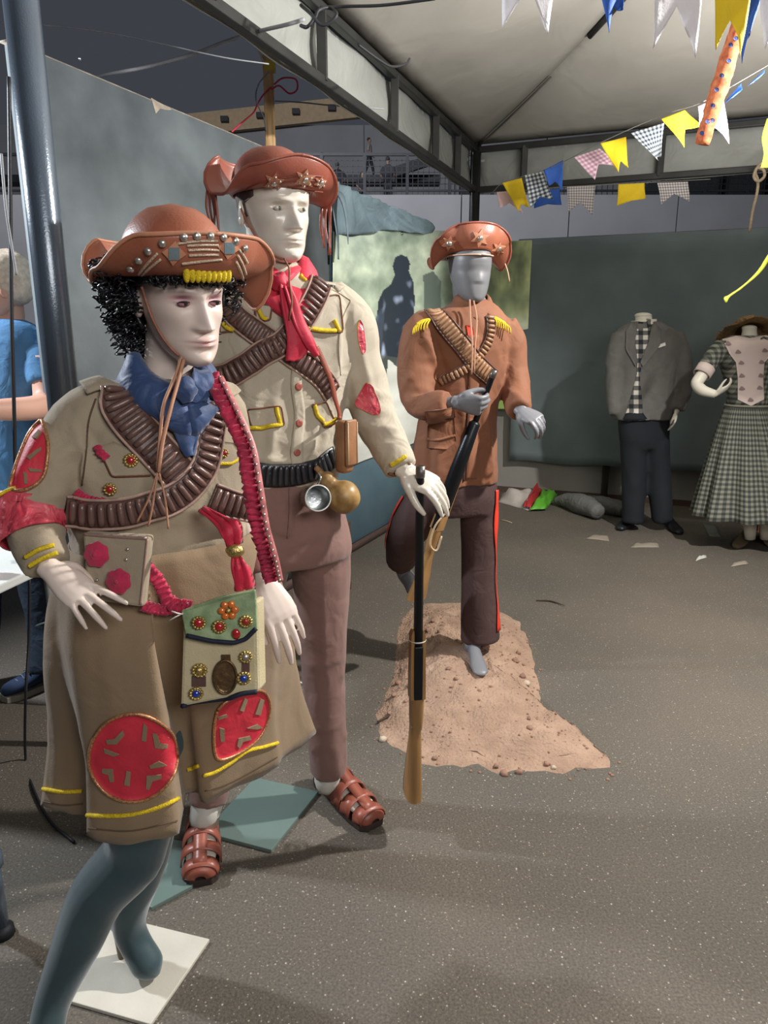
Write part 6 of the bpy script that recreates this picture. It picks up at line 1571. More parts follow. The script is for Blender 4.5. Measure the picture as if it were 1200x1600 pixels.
# ---- checked dress with straw hat
YD = 4.92; PHI = R(-4); df = gnd(1185, 852)
dr = thing('mannequin', 'headless mannequin in checked dress with pale bodice, straw hat behind its neck', 'mannequin', V(df.x + .02, df.y, 0))
M_ging = checks('green_grey_gingham', (130, 130, 116), (88, 90, 82), (50, 54, 51), scale=30)
b_ = MB(); b_.loft(trows([(524, 1145, 1192, YD, .9), (532, 1128, 1212, YD, .7), (545, 1118, 1222, YD, .6), (575, 1128, 1214, YD, .66), (610, 1136, 1204, YD, .7), (634, 1138, 1202, YD, .7)], PHI, 20, 40))
b_.join(limb([(1130, 542, YD, .066), (1116, 556, YD - .01, .062), (1104, 574, YD - .02, .058), (1100, 582, YD - .03, .056)], 12)); b_.join(limb([(1210, 542, YD, .066), (1226, 556, YD, .062), (1240, 580, YD - .02, .058)], 12))
bo = vox(b_, .014, 2); bo.uv = [(p.x + p.y * .5, p.z) for p in bo.v]
obj('dress_top', bo, M_ging, dr); kD = Skin(bo, YD)
bd = obj('bodice_panel', patch(kD, [(1129, 531), (1150, 526), (1172, 529), (1196, 525), (1216, 531), (1206, 552), (1194, 566), (1192, 590), (1193, 624), (1173, 634), (1153, 624), (1153, 590), (1150, 566), (1140, 552)], .006, 6, 3, .006, closed_spline=False), mat('pink_white_cotton', (206, 188, 180), rough=.85, var=.05), dr)
for x, y in ((1138, 537), (1153, 549), (1158, 566), (1159, 586), (1159, 606), (1194, 547), (1189, 565), (1188, 586), (1186, 605), (1172, 624)):
    obj('hat_print', patch(kD, [(x - 4, y + 2), (x - 1, y - 3), (x + 3, y - 1), (x + 5, y + 2), (x, y + 3)], .010, 2, 2, .003), mat('faded_mauve_print', (142, 122, 120), rough=.9), bd, smooth=False)
ck = MB(); q0, q1 = at(1104, 574, YD - .02), at(1096, 586, YD - .04); ck.tube([q0, q1], [.060, .059], 20, cap=False); obj('sleeve_cuff', shell(ck, .004), MATS['pink_white_cotton'], dr)
skd = MB(); rings = []; uv = []
for i in range(30):
    u = i / 29; c = at(1170, 632, YD).lerp(V(at(1176, 800, YD).x, YD, at(1176, 805, YD).z), u); rr = .150 + .25 * u ** .85; rg = []
    for j in range(120):
        a = 2 * math.pi * j / 120; k = 1 + (.10 * math.sin(a * 11) + .05 * math.sin(a * 5 + 1)) * u ** .7
        rg.append(c + V(math.sin(a) * rr * k, -math.cos(a) * rr * .72 * k, 0)); uv.append((a * .36, c.z))
    rings.append(rg)
skd.loft(rings, (False, False)); skd.uv = uv; skd.f = [f[::-1] for f in skd.f]
obj('dress_skirt', shell(skd, .005), M_ging, dr)
wb = MB().tube([at(1170, 633, YD) + V(math.sin(a) * .155, -math.cos(a) * .118, 0) for a in [2 * math.pi * k / 30 for k in range(31)]], .008, 6); obj('waist_seam', wb, M_ging, dr)
db = MB(); db.loft(trows([(540, 1154, 1186, YD, .9), (520, 1160, 1182, YD, .95), (512, 1160, 1182, YD, .95)], PHI, 8, 24, 2.0)); db.ell(at(1171, 512, YD), .048, .046, .018, None, 20, 8)
db.tube([at(1112, 566, YD - .02), at(1094, 590, YD - .05), at(1089, 600, YD - .06), at(1098, 610, YD - .07), at(1118, 616, YD - .09)], [.04, .040, .038, .036, .026], 14, m=20)
hand.side = 1; dw = at(1118, 616, YD - .09)
db.join(hand(dw, at(1142, 602, YD - .10) - dw, V(.4, -.5, .7), .165, ((.3, .5, .4),) * 4, .02, (.7, -.3, .4), vsz=.005, slim=.88))
db.tube([at(1210, 545, YD), at(1240, 590, YD - .03), at(1222, 615, YD - .1)], [.04, .038, .026], 12, m=14)
db.tube([at(1171, 530, YD), at(1171, 640, YD)], .09, 12)
for x in (1172, 1196): db.tube([at(x, 700, YD), at(x, 800, YD), at(x, 842, YD)], [.06, .05, .035], 12, m=10)
obj('body', db, M_cream, dr)
M_boot = mat('tan_suede_boot', (126, 108, 82), rough=.85, var=.15)
for x, (tx, ty) in ((1172, (1150, 858)), (1196, (1205, 856))):
    h_ = gnd(x, 838); bt = shoe(dr, V(h_.x, h_.y, 0), gnd(tx, ty), M_boot, .046, .10, 'boot'); obj('boot_shaft', MB().tube([V(h_.x, h_.y, .05), V(h_.x, h_.y, .13), at(x, 806, YD)], [.045, .046, .052], 14, m=8), M_boot, bt)
sh_ = thing('straw_hat', 'ragged straw hat hanging behind the checked dress\'s neck', 'hat', at(1170, 512, YD + .1))
M_straw = mat('straw', (150, 118, 78), rough=.9, var=.35, vscale=60, bump=1.0, bscale=200, stretch=(1, 1, 3), bdist=.006)
hb_ = MB(); Mh = frame(R(-4), R(-32)); c = at(1170, 520, YD + .10); rings = []
for r, z in ((.20, -.01), (.17, .0), (.13, .005), (.095, .01), (.09, .05), (.075, .09), (.03, .105), (.005, .107)):
    rings.append([c + Mh @ V(r * math.cos(a) * (1 + .05 * math.sin(a * 9)), r * math.sin(a) * (1 + .04 * math.sin(a * 7)), z + .008 * math.sin(a * 6) * (r > .12)) for a in [2 * math.pi * k / 48 for k in range(48)]])
hb_.loft(rings, (False, True)); obj('straw_body', shell(hb_, .004), M_straw, sh_)
fr_ = MB(); rr_ = random.Random(3)
for k in range(120):
    a = rr_.uniform(0, 6.28); p = c + Mh @ V(.19 * math.cos(a), .19 * math.sin(a), -.01); d = Mh @ V(math.cos(a), math.sin(a), rr_.uniform(-.5, .5)); fr_.tube([p, p + d * rr_.uniform(.01, .045)], .0016, 4)
obj('frayed_straw', fr_, M_straw, sh_, kind='stuff')
# ---- litter along the back wall
lb = thing('plastic_bag', 'crumpled white plastic bag with green and red print by the back wall', 'bag', gnd(815, 785))
q = [gnd(780, 782), gnd(842, 797), gnd(868, 778), gnd(800, 768)]
def crum(poly, h, seed, nm, m, par=None, n=12, loc=None, **k):
    mb = MB(); 
    for j in range(n + 1):
        for i in range(n + 1):
            u, v = i / n, j / n; p = poly[0].lerp(poly[1], u).lerp(poly[3].lerp(poly[2], u), v); e = min(u, 1 - u, v, 1 - v) * 4
            mb.v.append(V(p.x, p.y, p.z + .004 + min(1, e) * h * (.75 + .9 * noise.noise(V(u * 4, v * 4, seed)))))
    for j in range(n):
        for i in range(n): a = j * (n + 1) + i; mb.f.append((a, a + 1, a + n + 2, a + n + 1))
    return obj(nm, shell(mb, .003), m, par, **k)
M_pbag = mat('white_plastic', (196, 186, 178), rough=.4, var=.1)
crum([gnd(778, 785), gnd(828, 799), gnd(858, 778), gnd(782, 772)], .10, 1.0, 'bag_sheet', M_pbag, lb)
crum([V(0, -.03, .02) + p for p in (gnd(826, 799), gnd(852, 798), gnd(870, 775), gnd(848, 772))], .085, 2.0, 'green_print', mat('green_plastic', (92, 166, 50), rough=.4, var=.1), lb)
crum([V(0, -.02, .03) + p for p in (gnd(816, 796), gnd(828, 798), gnd(852, 772), gnd(838, 771))], .085, 3.0, 'red_print', mat('red_plastic', (176, 52, 56), rough=.4, var=.1), lb)
tu = thing('grey_sack', 'long grey cloth sack lying along the foot of the back wall', 'sack', gnd(920, 795))
pts = [gnd(868, 782, .05), gnd(890, 783, .07), gnd(915, 790, .08), gnd(935, 800, .07)]; m = MB().tube(pts, [.03, .07, .09, .055], 16, m=22); obj('sack_roll', crumple(m, .012, 9), mat('grey_tarp_cloth', (104, 104, 100), rough=.7, var=.15, vscale=6, fold=.4), tu)
pts = [gnd(905, 783, .06), gnd(940, 788, .07), gnd(966, 795, .06), gnd(975, 800, .05)]; m = MB().tube(pts, [.05, .075, .07, .04], 16, m=18); obj('sack_roll', crumple(m, .012, 9, (), 5), MATS['grey_tarp_cloth'], tu)
for k, (poly, lab, m_, rgb) in enumerate([
    ([(1108, 838), (1128, 840), (1118, 822), (1098, 818)], 'grey paper sheet on the ground left of the tan boots', 'grey_paper', (120, 120, 112)),
    ([(1128, 806), (1196, 838), (1200, 826), (1132, 802)], 'orange card sheet lying behind the tan boots', 'orange_card', (206, 132, 96)),
    ([(915, 842), (952, 846), (950, 838), (925, 836)], 'thin pale torn paper strip on the dark ground before the suit', 'torn_paper', (150, 140, 126)),
    ([(985, 856), (1030, 856), (1028, 849), (990, 850)], 'dusty pale paper strip on the ground in front of the black shoes', 'torn_paper', (150, 140, 126)),
    ([(1087, 877), (1104, 872), (1103, 868), (1088, 872)], 'tiny white scrap of paper near the right edge', 'white_scrap', (196, 194, 186)),
    ([(1142, 886), (1170, 882), (1166, 877), (1144, 881)], 'pale grey paper scrap in front of the tan boots', 'torn_paper', (150, 140, 126))]):
    P = [gnd(x, y) for x, y in poly]; o = crum(P, .012, k * 1.7, 'paper_scrap', mat(m_, rgb, rough=.8, var=.1), None, 6, loc=P[0]); tag(o, lab, 'paper')
tw = MB().tube([gnd(838, 938, .006), gnd(860, 939, .006), gnd(882, 946, .008)], [.003, .005, .002], 6, m=10); tag(obj('twig', tw, mat('dark_twig', (74, 60, 50), rough=.9), loc=gnd(860, 940)), 'thin dark twig on the asphalt right of the red striped trousers', 'twig')
tw = MB().tube([gnd(782, 812, .006), gnd(792, 814, .012), gnd(800, 817, .006)], .003, 5, m=8); tag(obj('straw_stick', tw, mat('pale_thread', (206, 176, 140)), loc=gnd(790, 814)), 'short pale straw on the ground beside the red striped trouser leg', 'straw')
st2 = MB().tube([gnd(590, 1128, .012), gnd(612, 1118, .014), gnd(640, 1122, .02)], [.004, .006, .003], 6, m=10); tag(obj('dry_stick', st2, MATS['dark_twig'], loc=gnd(600, 1128)), 'small dry stick at the left edge of the sand heap', 'twig')
pc = MB().tube([gnd(428, 1050, .01), gnd(434, 1058, .012), gnd(452, 1060, .01), (gnd(474, 1068, .01))], .004, 6, m=16); tag(obj('white_string', pc, M_white, loc=gnd(450, 1060)), 'white string lying on the ground between skirt and brown trousers', 'string')
# ---- visitor behind the table
PHI = R(-35); YV = 2.80
vi = thing('person', 'pale haired person in blue shirt, dark jeans and navy sneakers behind the table', 'person', gnd(40, 1085))
M_flesh = mat('skin_tone', (206, 160, 140), rough=.5, var=.06); M_blu = mat('blue_tshirt', (78, 124, 166), rough=.85, var=.1, vscale=6, bump=.3, fold=.3); M_jean = mat('dark_denim', (42, 54, 70), rough=.9, var=.15, vscale=8, bump=.3, fold=.3)
vC = at(2, 452, YV); vM = frame(R(-62), R(8)); vh = .23
hb, hcol = head(vC, vM, vh, 'male'); vb = MB(); vb.join(hb)
vb.tube([vC + V(0, .03, -.03), vC + V(0, .03, -.1), at(6, 515, YV)], [.056, .056, .07], 16, m=8)
vb.tube([at(66, 560, YV - .06), at(72, 620, YV - .1), at(58, 636, YV - .18), at(10, 640, YV - .32), at(-30, 640, YV - .4)], [.05, .046, .044, .038, .03], 16, m=24)
hand.side = 1; vw = at(-30, 640, YV - .4); vb.join(hand(vw, V(-1, -.4, 0), V(0, 0, 1), .185, ((.5, .6, .4),) * 4, .02, (.8, -.3, .4), vsz=.004))
vb.tube([at(-90, 560, YV), at(-110, 640, YV - .1), at(-60, 660, YV - .35)], [.05, .045, .03], 12, m=12)
for pts in ([at(0, 560, YV), at(5, 740, YV)],): vb.tube(pts, .10, 12)
obj('body', vb, M_flesh, vi)
hr = MB(); hr.ell(vC + vM @ V(0, .03, .035), .094, .112, .105, vM, 22, 14, .15, 3); obj('hair', hr, mat('blond_grey_hair', (208, 190, 170), rough=.7, var=.2, vscale=60, bump=.6, bscale=120), vi)
t2 = MB(); t2.loft(trows([(498, -22, 32, YV, .9), (510, -60, 62, YV, .6), (540, -78, 72, YV, .55), (620, -74, 70, YV, .62), (700, -72, 68, YV, .66), (765, -72, 70, YV, .7)], R(-20), 20, 36)); t2.join(limb([(52, 530, YV - .01, .07), (66, 565, YV - .05, .066), (71, 600, YV - .08, .062)], 12)); t2.join(limb([(-60, 530, YV, .07), (-85, 570, YV, .066), (-98, 605, YV - .05, .062)], 12))
obj('tshirt', crumple(vox(t2, .011, 3), .008, 6, [], 7.0), M_blu, vi)
t3 = MB(); t3.loft(trows([(755, -70, 68, YV, .7), (800, -74, 72, YV, .7), (830, -66, 66, YV, .6)], R(-20), 6, 30)); t3.join(limb([(35, 820, YV, .095), (58, 900, YV - .02, .082), (72, 980, YV - .04, .074), (74, 1050, YV - .08, .070)], 18)); t3.join(limb([(-35, 820, YV, .095), (-30, 900, YV, .08), (-34, 1040, YV, .07)], 14))
obj('jeans', crumple(vox(t3, .012, 3), .009, 7, [], 9.0, (1, 1, .6)), M_jean, vi)
M_snk = mat('navy_suede', (40, 56, 84), rough=.8, var=.15); M_sole = mat('tan_sole', (150, 146, 132), rough=.8)
for hx, hy, tx, ty in ((86, 1066, 6, 1096), (-24, 1050, -90, 1070)):
    h_, t_ = gnd(hx, hy), gnd(tx, ty); sn = shoe(vi, h_ + V(0, 0, .025), t_ + V(0, 0, .025), M_snk, .05, .10, 'sneaker')
    tt = (t_ - h_); L = tt.length; tt.normalize(); sd_ = V(tt.y, -tt.x, 0)
    obj('sole', MB().prism([h_ + tt * (x * L) + sd_ * w for x, w in ((-.05, .02), (.1, .042), (.5, .046), (.8, .053), (1, .035), (1.04, 0), (1, -.035), (.8, -.053), (.5, -.046), (.1, -.042), (-.05, -.02))], V(0, 0, .028)), M_sole, sn, smooth=False, bevel=.004)
    for k in range(4): c = h_ + tt * (L * (.42 + .1 * k)) + V(0, 0, .105 - .014 * k); obj('lace', MB().tube([c - sd_ * .026, c + V(0, 0, .010), c + sd_ * .026], .003, 5, m=8), mat('grey_lace', (110, 120, 132), rough=.8), sn)
# ---- table with odds and ends
tbc = [V(-1.20, 1.93, 0), V(-1.09, 2.43, 0)]; tdir = (tbc[1] - tbc[0]).normalized(); tl_ = V(-tdir.y, tdir.x, 0)
ta = thing('table', 'white plastic table at the left edge beside the dress sleeve', 'table', tbc[0] + tl_ * .5)
zt = .735; obj('tabletop', MB().prism([tbc[0] + V(0, 0, zt - .03), tbc[1] + V(0, 0, zt - .03), tbc[1] + tl_ * 1.1 + V(0, 0, zt - .03), tbc[0] + tl_ * 1.1 + V(0, 0, zt - .03)], V(0, 0, .03)), mat('white_plastic_top', (206, 208, 204), rough=.4, var=.04), ta, smooth=False, bevel=.006)
for a, b in ((.06, .06), (.44, .06), (.06, 1.0), (.44, 1.0)):
    p = tbc[0] + tdir * a + tl_ * b; obj('leg', MB().tube([V(p.x, p.y, 0), V(p.x, p.y, zt - .03)], [.016, .022], 12), mat('grey_plastic_leg', (150, 152, 150), rough=.5), ta)
p = tbc[0] + tdir * .20 + tl_ * .10 + V(0, 0, zt)
cp = thing('plastic_jar', 'clear pink tinted plastic jar on the white table', 'jar', p)
obj('jar_wall', MB().lathe(p, (0, 0, 1), [(0, .03), (.004, .034), (.07, .037), (.085, .030), (.088, .026)], 20, (True, False)), mat('pink_clear_plastic', (236, 178, 190), rough=.15, trans=.3, var=.05), cp); obj('jar_lid', MB().lathe(p + V(0, 0, .086), (0, 0, 1), [(0, .031), (.018, .031), (.02, .028)], 20), mat('white_plastic', (196, 186, 178)), cp)
p2 = tbc[0] + tdir * .36 + tl_ * .06 + V(0, 0, zt)
tg_ = thing('charger', 'small black power adapter with cable on the white table', 'charger', p2); obj('adapter_body', MB().box(p2 + V(0, 0, .014), .05, .035, .028, Matrix.Rotation(.4, 3, 'Z')), M_black, tg_, bevel=.004); obj('adapter_plug', MB().tube([p2 + V(-.02, 0, .014), p2 + V(-.045, .01, .014)], .006, 8), M_black, tg_)
# ================================================================== BUNTING, CABLES, SPECTATORS
M_fw = mat('white_flag', (226, 222, 226), rough=.7, var=.06, fold=.2); M_fb = mat('blue_flag', (38, 84, 166), rough=.7, var=.1, fold=.2); M_fy = mat('yellow_flag', (232, 198, 30), rough=.7, var=.1, fold=.2); M_fp = mat('pink_flag', (224, 190, 190), rough=.7, var=.06)
M_cp = checks('pink_gingham', (220, 200, 208), (196, 160, 176), (176, 124, 148), scale=40); M_ck = checks('black_white_gingham', (206, 208, 206), (120, 128, 136), (44, 54, 66), scale=40); M_cg = checks('grey_gingham', (214, 210, 206), (170, 164, 164), (124, 116, 120), scale=50)
def flag(par, px, Y, notch, m, seed=0, wv=.012):
    """px = top left, top right, bottom right tail, bottom left tail"""
    Ys = Y if isinstance(Y, (list, tuple)) else [Y] * 4; A, B, C, D = [at(x, y, q) for (x, y), q in zip(px, Ys)]; n = 12; mb = MB(); uv = []
    w = (B - A).length; h = ((C - B).length + (D - A).length) / 2; nn = (B - A).cross(D - A).normalized()
    for j in range(n + 1):
        for i in range(n + 1):
            u, v0 = i / n, j / n; v = v0 * (1 - notch * (1 - abs(2 * u - 1))); p = A.lerp(B, u).lerp(D.lerp(C, u), v)
            mb.v.append(p + nn * (wv * math.sin(u * 5 + v * 4 + seed) * v)); uv.append((u * w, v * h))
    for j in range(n):
        for i in range(n): a = j * (n + 1) + i; mb.f.append((a, a + 1, a + n + 2, a + n + 1))
    mb.uv = uv; return obj('flag', shell(mb, .0008), m, par)
M_str = mat('string', (150, 146, 138), rough=.8)
def bunting(label, cord, flags):
    P = [at(*c) for c in cord]; t = thing('bunting', label, 'bunting', P[0], 'bunting strings under the canopy'); obj('cord', MB().tube(P, .0022, 5, m=40), M_str, t)
    for i, (px, Y, nt, m) in enumerate(flags): flag(t, px, Y, nt, m, i * 1.3)
    return t
bunting('nearest bunting string of large white, blue and yellow flags at the top right', [(760, -75, 2.15), (880, -62, 2.2), (980, -50, 2.25), (1100, -70, 2.2), (1240, -50, 2.15)],
    [([(786, -68), (872, -62), (857, 54), (784, 47)], 2.2, .62, M_fw), ([(930, -56), (985, -52), (972, 18), (950, 54)], 2.24, .3, M_fb), ([(1022, -60), (1106, -66), (1084, 93), (1021, 75)], 2.2, .52, M_fw),
     ([(1112, -66), (1182, -62), (1156, 90), (1121, 77)], 2.18, .36, M_fy), ([(1165, -20), (1192, -15), (1170, 60), (1160, 99)], 2.3, .3, M_fb), ([(1186, -58), (1262, -50), (1250, 70), (1192, 80)], 2.16, .4, M_fw)])
bunting('middle bunting string of yellow, gingham and pink flags rising to the right under the canopy', [(770, 300, 5.6), (790, 284, 5.5), (860, 262, 5.1), (940, 222, 4.6), (1035, 180, 4.2), (1100, 158, 3.8), (1220, 90, 3.3)],
    [([(776, 300), (806, 298), (818, 334), (780, 325)], 5.55, .4, M_fp), ([(785, 286), (815, 278), (827, 325), (810, 331)], 5.45, .2, M_fy), ([(820, 274), (848, 268), (864, 312), (829, 326)], 5.25, .25, M_ck), ([(849, 266), (880, 250), (878, 300), (858, 290)], 5.1, .3, M_fb),
     ([(897, 246), (937, 232), (966, 258), (930, 281)], 4.8, .42, M_cp), ([(938, 224), (978, 214), (982, 262), (966, 270)], 4.6, .3, M_fy), ([(986, 208), (1038, 192), (1032, 246), (1028, 252)], 4.4, .1, M_ck), ([(1033, 186), (1070, 172), (1096, 198), (1070, 230)], 4.1, .36, M_fy), ([(1090, 166), (1130, 150), (1140, 224), (1094, 196)], 3.8, .2, M_cp),
     ([(1158, 130), (1160, 140), (1148, 150), (1132, 162)], 3.6, .1, M_fb), ([(1196, 108), (1194, 114), (1182, 126), (1166, 136)], 3.4, .1, M_fb)])
bunting('far bunting string of blue, yellow and gingham flags along the rear truss', [(830, 296, 6.3), (880, 292, 6.2), (1000, 286, 6.05), (1110, 280, 5.9)],
    [([(836, 300), (874, 294), (878, 320), (834, 326)], 6.2, .15, M_fb), ([(886, 292), (930, 290), (926, 337), (887, 332)], 6.15, .42, M_cg), ([(966, 288), (1007, 286), (1008, 311), (964, 322)], 6.0, .1, M_fy), ([(1027, 286), (1075, 284), (1078, 316), (1034, 319)], 5.9, .45, M_cg)])
# orange spotted cloth tube
tc_ = thing('cloth_streamer', 'orange cloth streamer with blue spots hanging from the canopy', 'streamer', at(1097, 225, 3.0))
P = [at(1176, -10, 2.9), at(1160, 30, 2.92), at(1143, 75, 2.95), (at(1128, 125, 2.98)), at(1112, 175, 3.0), at(1097, 226, 3.02)]; m = MB().tube(P, [.030, .030, .031, .032, .030, .026], 16, m=40); crumple(m, .007, 30, (), 2.0, (1, 1, 1))
obj('streamer_tube', m, mat('orange_print', (214, 104, 66), rough=.75, var=.25, vscale=50, rgb2=(232, 140, 92)), tc_); kO = Skin(m, 3.0)
for x, y in ((1150, 60), (1139, 95), (1128, 118), (1114, 165), (1113, 188), (1097, 208), (1120, 140), (1106, 190), (1142, 70)): obj('spot', patch(kO, circ(x, y, 3.6, 3.6, 8), .0012, 2, 2, .001), mat('slate_blue_print', (70, 84, 136), rough=.8), tc_)
# lime ribbon and rope at the right edge
M_lime = mat('lime_ribbon', (196, 206, 70), rough=.6, var=.15)
rb = MB(); q = sv([at(1204, 396, 4.0), at(1186, 424, 4.0), at(1160, 448, 4.0), at(1140, 462, 4.0), at(1132, 470, 4.0)], 16); w_ = [.012, .013, .014, .012, .010, .008, .006, .005, .006, .005, .006, .006, .008, .013, .017, .012]
for a, b in zip(q, w_): rb.v += [a + V(-.5, 0, .8) * b, a - V(-.5, 0, .8) * b]
rb.f = [(2 * i, 2 * i + 1, 2 * i + 3, 2 * i + 2) for i in range(15)]
tag(obj('ribbon', shell(rb, .001), M_lime, loc=q[-1]), 'lime green ribbon trailing in front of the dark backdrop', 'ribbon')
rb = MB(); q = sv([at(1204, 185, 4.4), at(1196, 215, 4.4), at(1199, 240, 4.4), at(1194, 262, 4.4)], 10)
for a in q: rb.v += [a + V(.02, 0, 0), a - V(.02, 0, 0)]
rb.f = [(2 * i, 2 * i + 1, 2 * i + 3, 2 * i + 2) for i in range(9)]
tag(obj('ribbon', shell(rb, .001), M_lime, loc=q[-1]), 'lime green ribbon hanging at the right edge above the rope knot', 'ribbon')
rope = MB().tube([at(1171, 362, 5.7), at(1176, 330, 5.7), at(1183, 300, 5.7), at(1184, 282, 5.7), at(1180, 270, 5.69), at(1184, 262, 5.68), at(1193, 266, 5.68), at(1194, 276, 5.69), at(1185, 283, 5.67), at(1178, 276, 5.67), at(1183, 262, 5.7), at(1196, 250, 5.7), at(1215, 235, 5.7)], .011, 8, m=60)
tag(obj('rope', rope, mat('pale_rope', (168, 150, 126), rough=.9, var=.2, vscale=60, bump=.6, bscale=200), loc=at(1171, 362, 5.7)), 'pale rope with a knot hanging from the rear truss at right', 'rope')
# wooden post with wires behind the partition
wp = at(422, 200, 4.75); wp.z = 0
wpo = thing('wooden_post', 'pale wooden post standing behind the tall mannequin\'s hat', 'post', wp)
obj('post_shaft', MB().box(wp + V(0, 0, 1.56), .055, .055, 3.12), mat('pale_timber', (226, 180, 122), rough=.8, var=.3, vscale=8, stretch=(6, 6, .6), bump=.4, rgb2=(240, 200, 146)), wpo, smooth=False, bevel=.004)
obj('tape_band', MB().box(at(422, 105, 4.75), .058, .058, .05), mat('yellow_tape', (214, 186, 60), rough=.5), wpo, smooth=False)
M_pw = mat('pink_wire', (206, 60, 84), rough=.5); M_bw = mat('black_cable', (40, 40, 44), rough=.5); M_gw = mat('grey_cable', (150, 152, 156), rough=.5)
def cable(label, pts, r, m, n=40, nm='cable'):
    P = [at(*p) if len(p) == 3 else Vector(p[:3]) for p in pts]; return tag(obj(nm, MB().tube(P, r, 6, m=n), m, loc=P[0]), label, 'cable')
cable('pink wire looped round the right side of the wooden post', [(428, 132, 4.7), (442, 122, 4.7), (462, 124, 4.7), (464, 140, 4.7), (452, 146, 4.7), (436, 134, 4.7), (424, 140, 4.7)], .005, M_pw)
cable('pink wire running down to the left from the wooden post', [(424, 136, 4.7), (410, 150, 4.7), (402, 164, 4.7), (396, 176, 4.6), (380, 190, 4.5), (362, 206, 4.4)], .005, M_pw)
cable('thin grey wire loop left of the wooden post', [(420, 112, 4.7), (404, 132, 4.7), (400, 156, 4.7), (412, 184, 4.7), (416, 205, 4.7)], .004, M_gw)
cable('grey cable sagging across the night sky to the tent truss', [(110, 128, 3.7), (180, 114, 3.6), (230, 104, 3.6), (300, 85, 3.6), (350, 66, 3.5), (400, 50, 3.4), (450, 38, 3.3), (476, 30, 3.3)], .008, M_gw)
cable('thin pale cable strung across the top left of the night sky', [(-40, 32, 3.4), (50, 38, 3.4), (120, 44, 3.4), (205, 58, 3.4), (340, 88, 3.4), (420, 100, 3.5)], .003, M_gw)
cable('thin cable stretched between wooden post and canopy truss', [(430, 158, 4.8), (470, 160, 4.6), (520, 165, 4.5), (600, 170, 4.6)], .004, M_gw)
cable('black cable coiled round the truss above the tall mannequin', [(470, 8, 3.2), (486, 22, 3.15), (500, 38, 3.15), (515, 36, 3.15), (526, 22, 3.15), (514, 12, 3.18), (498, 16, 3.15), (492, 28, 3.15), (480, 42, 3.15), (470, 40, 3.2)], .007, M_bw, 60)
cable('black cable running under the canopy from the truss coil', [(500, 12, 3.2), (540, 10, 3.2), (600, 8, 3.15), (680, -2, 3.1)], .006, M_bw)
cable('black cable drooping below the upper truss chord', [(560, 70, 3.5), (590, 92, 3.6), (612, 104, 3.7), (634, 100, 3.8), (640, 92, 3.9)], .006, M_bw)
cable('grey stay wire slanting beside the wooden post', [(378, 20, 3.4), (392, 50, 3.6), (412, 98, 4.0)], .006, M_gw)
cable('dark cable hanging beside the visitor at the left edge', [(14, 120, 2.4), (16, 300, 2.4), (18, 480, 2.4), (22, 640, 2.4), (24, 740, 2.4)], .006, M_bw)
cable('pale cable hanging at the far left of the tent pole', [(2, 240, 2.3), (10, 330, 2.3), (26, 430, 2.3)], .004, M_gw)
g0 = [at(46, 900, 2.2), at(45, 1000, 2.2), at(40, 1090, 2.15), gnd(40, 1185, .006), gnd(52, 1232, .006), gnd(78, 1282, .006), gnd(116, 1316, .006)]
tag(obj('cable', MB().tube(g0, .0045, 6, m=40), M_bw, loc=g0[-1]), 'black cable trailing from the table across the ground to the skirt hem', 'cable')
g0 = [at(55, 978, 2.3), at(75, 972, 2.3), at(95, 975, 2.3), at(110, 980, 2.3)]
tag(obj('cable', MB().tube(g0, .003, 6, m=20), mat('pale_cyan_cable', (170, 200, 200), rough=.5), loc=g0[0]), 'pale cyan cable loop hanging under the table edge', 'cable')
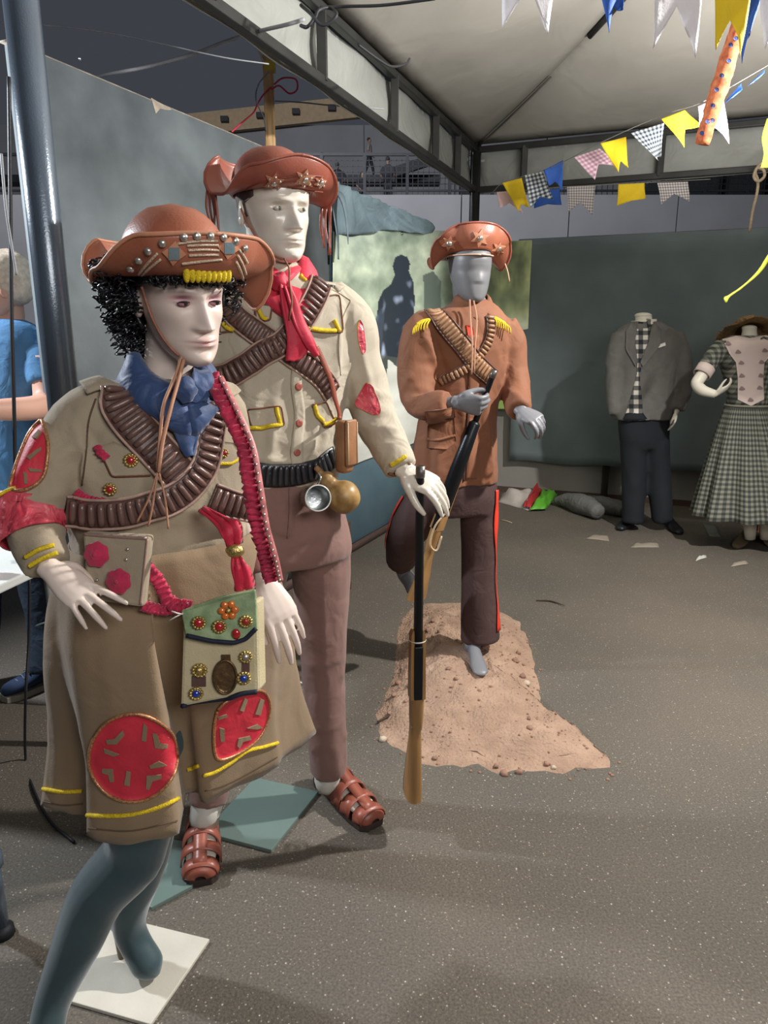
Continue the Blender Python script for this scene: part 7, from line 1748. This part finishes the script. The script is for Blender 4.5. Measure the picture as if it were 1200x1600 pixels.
# spectators on the far stand
def spectator(label, px, head_y, foot_y, Y, shirt, pants, turn=0.0, step=0.0, lean=0.0, skin=(120, 92, 80), w=1.0):
    a = at(px, head_y, Y); b = at(px, foot_y, Y); hgt = a.z - b.z; k = hgt / 1.72; base = V(a.x, Y, b.z)
    t = thing('person', label, 'person', base, 'spectators on the far stand'); Mt = Matrix.Rotation(turn, 3, 'Z')
    def p(x, y, z): return base + Mt @ V(x * k * w, y * k - lean * z * .1, z * k)
    body = MB(); body.ell(p(0, -.01, 1.60), .078 * k, .092 * k, .115 * k, Mt, 14, 10); body.tube([p(0, 0, 1.5), p(0, 0, 1.38)], .05 * k, 10)
    for s in (-1, 1):
        body.tube([p(s * .2, 0, 1.36), p(s * .26, .02, 1.1), p(s * .22, -.16, .92)], [.05 * k, .042 * k, .034 * k], 10, m=10); body.ell(p(s * .21, -.2, .90), .04 * k, .05 * k, .03 * k, None, 8, 6)
        body.tube([p(s * .09, 0, .85), p(s * .1, -.02 - s * step * .5, .45), p(s * .1, .02 - s * step, .06)], [.08 * k, .055 * k, .04 * k], 10, m=10)
    body.tube([p(0, 0, 1.4), p(0, 0, .85)], [.1 * k, .12 * k], 12)
    obj('body', vox(body, .022, 2), mat('far_skin_%d' % skin[0], skin, rough=.6, var=.05), t)
    tp_ = MB(); rings = []
    for z, rx, ry in ((.86, .17, .12), (1.0, .165, .115), (1.2, .19, .125), (1.36, .21, .11), (1.44, .12, .08), (1.47, .06, .06)): rings.append([p(rx * math.cos(q), ry * math.sin(q), z) for q in [2 * math.pi * i / 18 for i in range(18)]])
    tp_.loft(rings)
    for s in (-1, 1): tp_.tube([p(s * .18, 0, 1.37), p(s * .24, .01, 1.22), p(s * .26, .02, 1.10)], .065 * k, 10)
    obj('shirt', vox(tp_, .022, 2), mat('far_shirt_%d_%d' % (shirt[0], shirt[2]), shirt, rough=.9, var=.1), t)
    pt_ = MB()
    for s in (-1, 1): pt_.tube([p(s * .085, 0, .90), p(s * .1, -.02 - s * step * .5, .46), p(s * .1, .02 - s * step, .10)], [.1 * k, .075 * k, .06 * k], 12, m=10)
    pt_.ell(p(0, 0, .88), .165 * k, .125 * k, .10 * k, Mt, 14, 8); obj('trousers', vox(pt_, .022, 2), mat('far_pants_%d' % pants[0], pants, rough=.9, var=.1), t)
    hr_ = MB().ell(p(0, .02, 1.645), .085 * k, .095 * k, .085 * k, Mt, 12, 8); obj('hair', hr_, mat('far_hair', (30, 28, 28), rough=.8), t)
    return t
spectator('person in a light shirt walking along the far raised walkway', 577, 215, 277, WY - 4, (120, 114, 110), (30, 32, 38), R(80), .22)
spectator('person in dark clothes by the railing, right of the walking one', 606, 245, 322, FY + 1.0, (34, 34, 40), (30, 30, 34), R(160), .05)
spectator('person in a mauve shirt leaning on the far railing', 503, 238, 322, FY + .7, (110, 92, 98), (50, 50, 56), R(20), .05, w=1.15)
spectator('person in black seen behind the tarpaulin\'s left end', 527, 254, 325, FY + .6, (30, 30, 36), (28, 28, 32), R(170), .05, w=1.2)
spectator('person in dark clothes at the railing, next to the tall hat', 460, 242, 322, FY + .7, (36, 35, 40), (30, 30, 34), R(10), .05)
spectator('person in dark shirt second from the tall hat at the railing', 475, 243, 322, FY + .8, (33, 34, 42), (30, 30, 34), R(-15), .05)
spectator('person in charcoal clothes at the railing left of the dark clothed one', 566, 268, 330, FY + .5, (31, 31, 37), (28, 28, 33), R(40), .05, w=1.2)
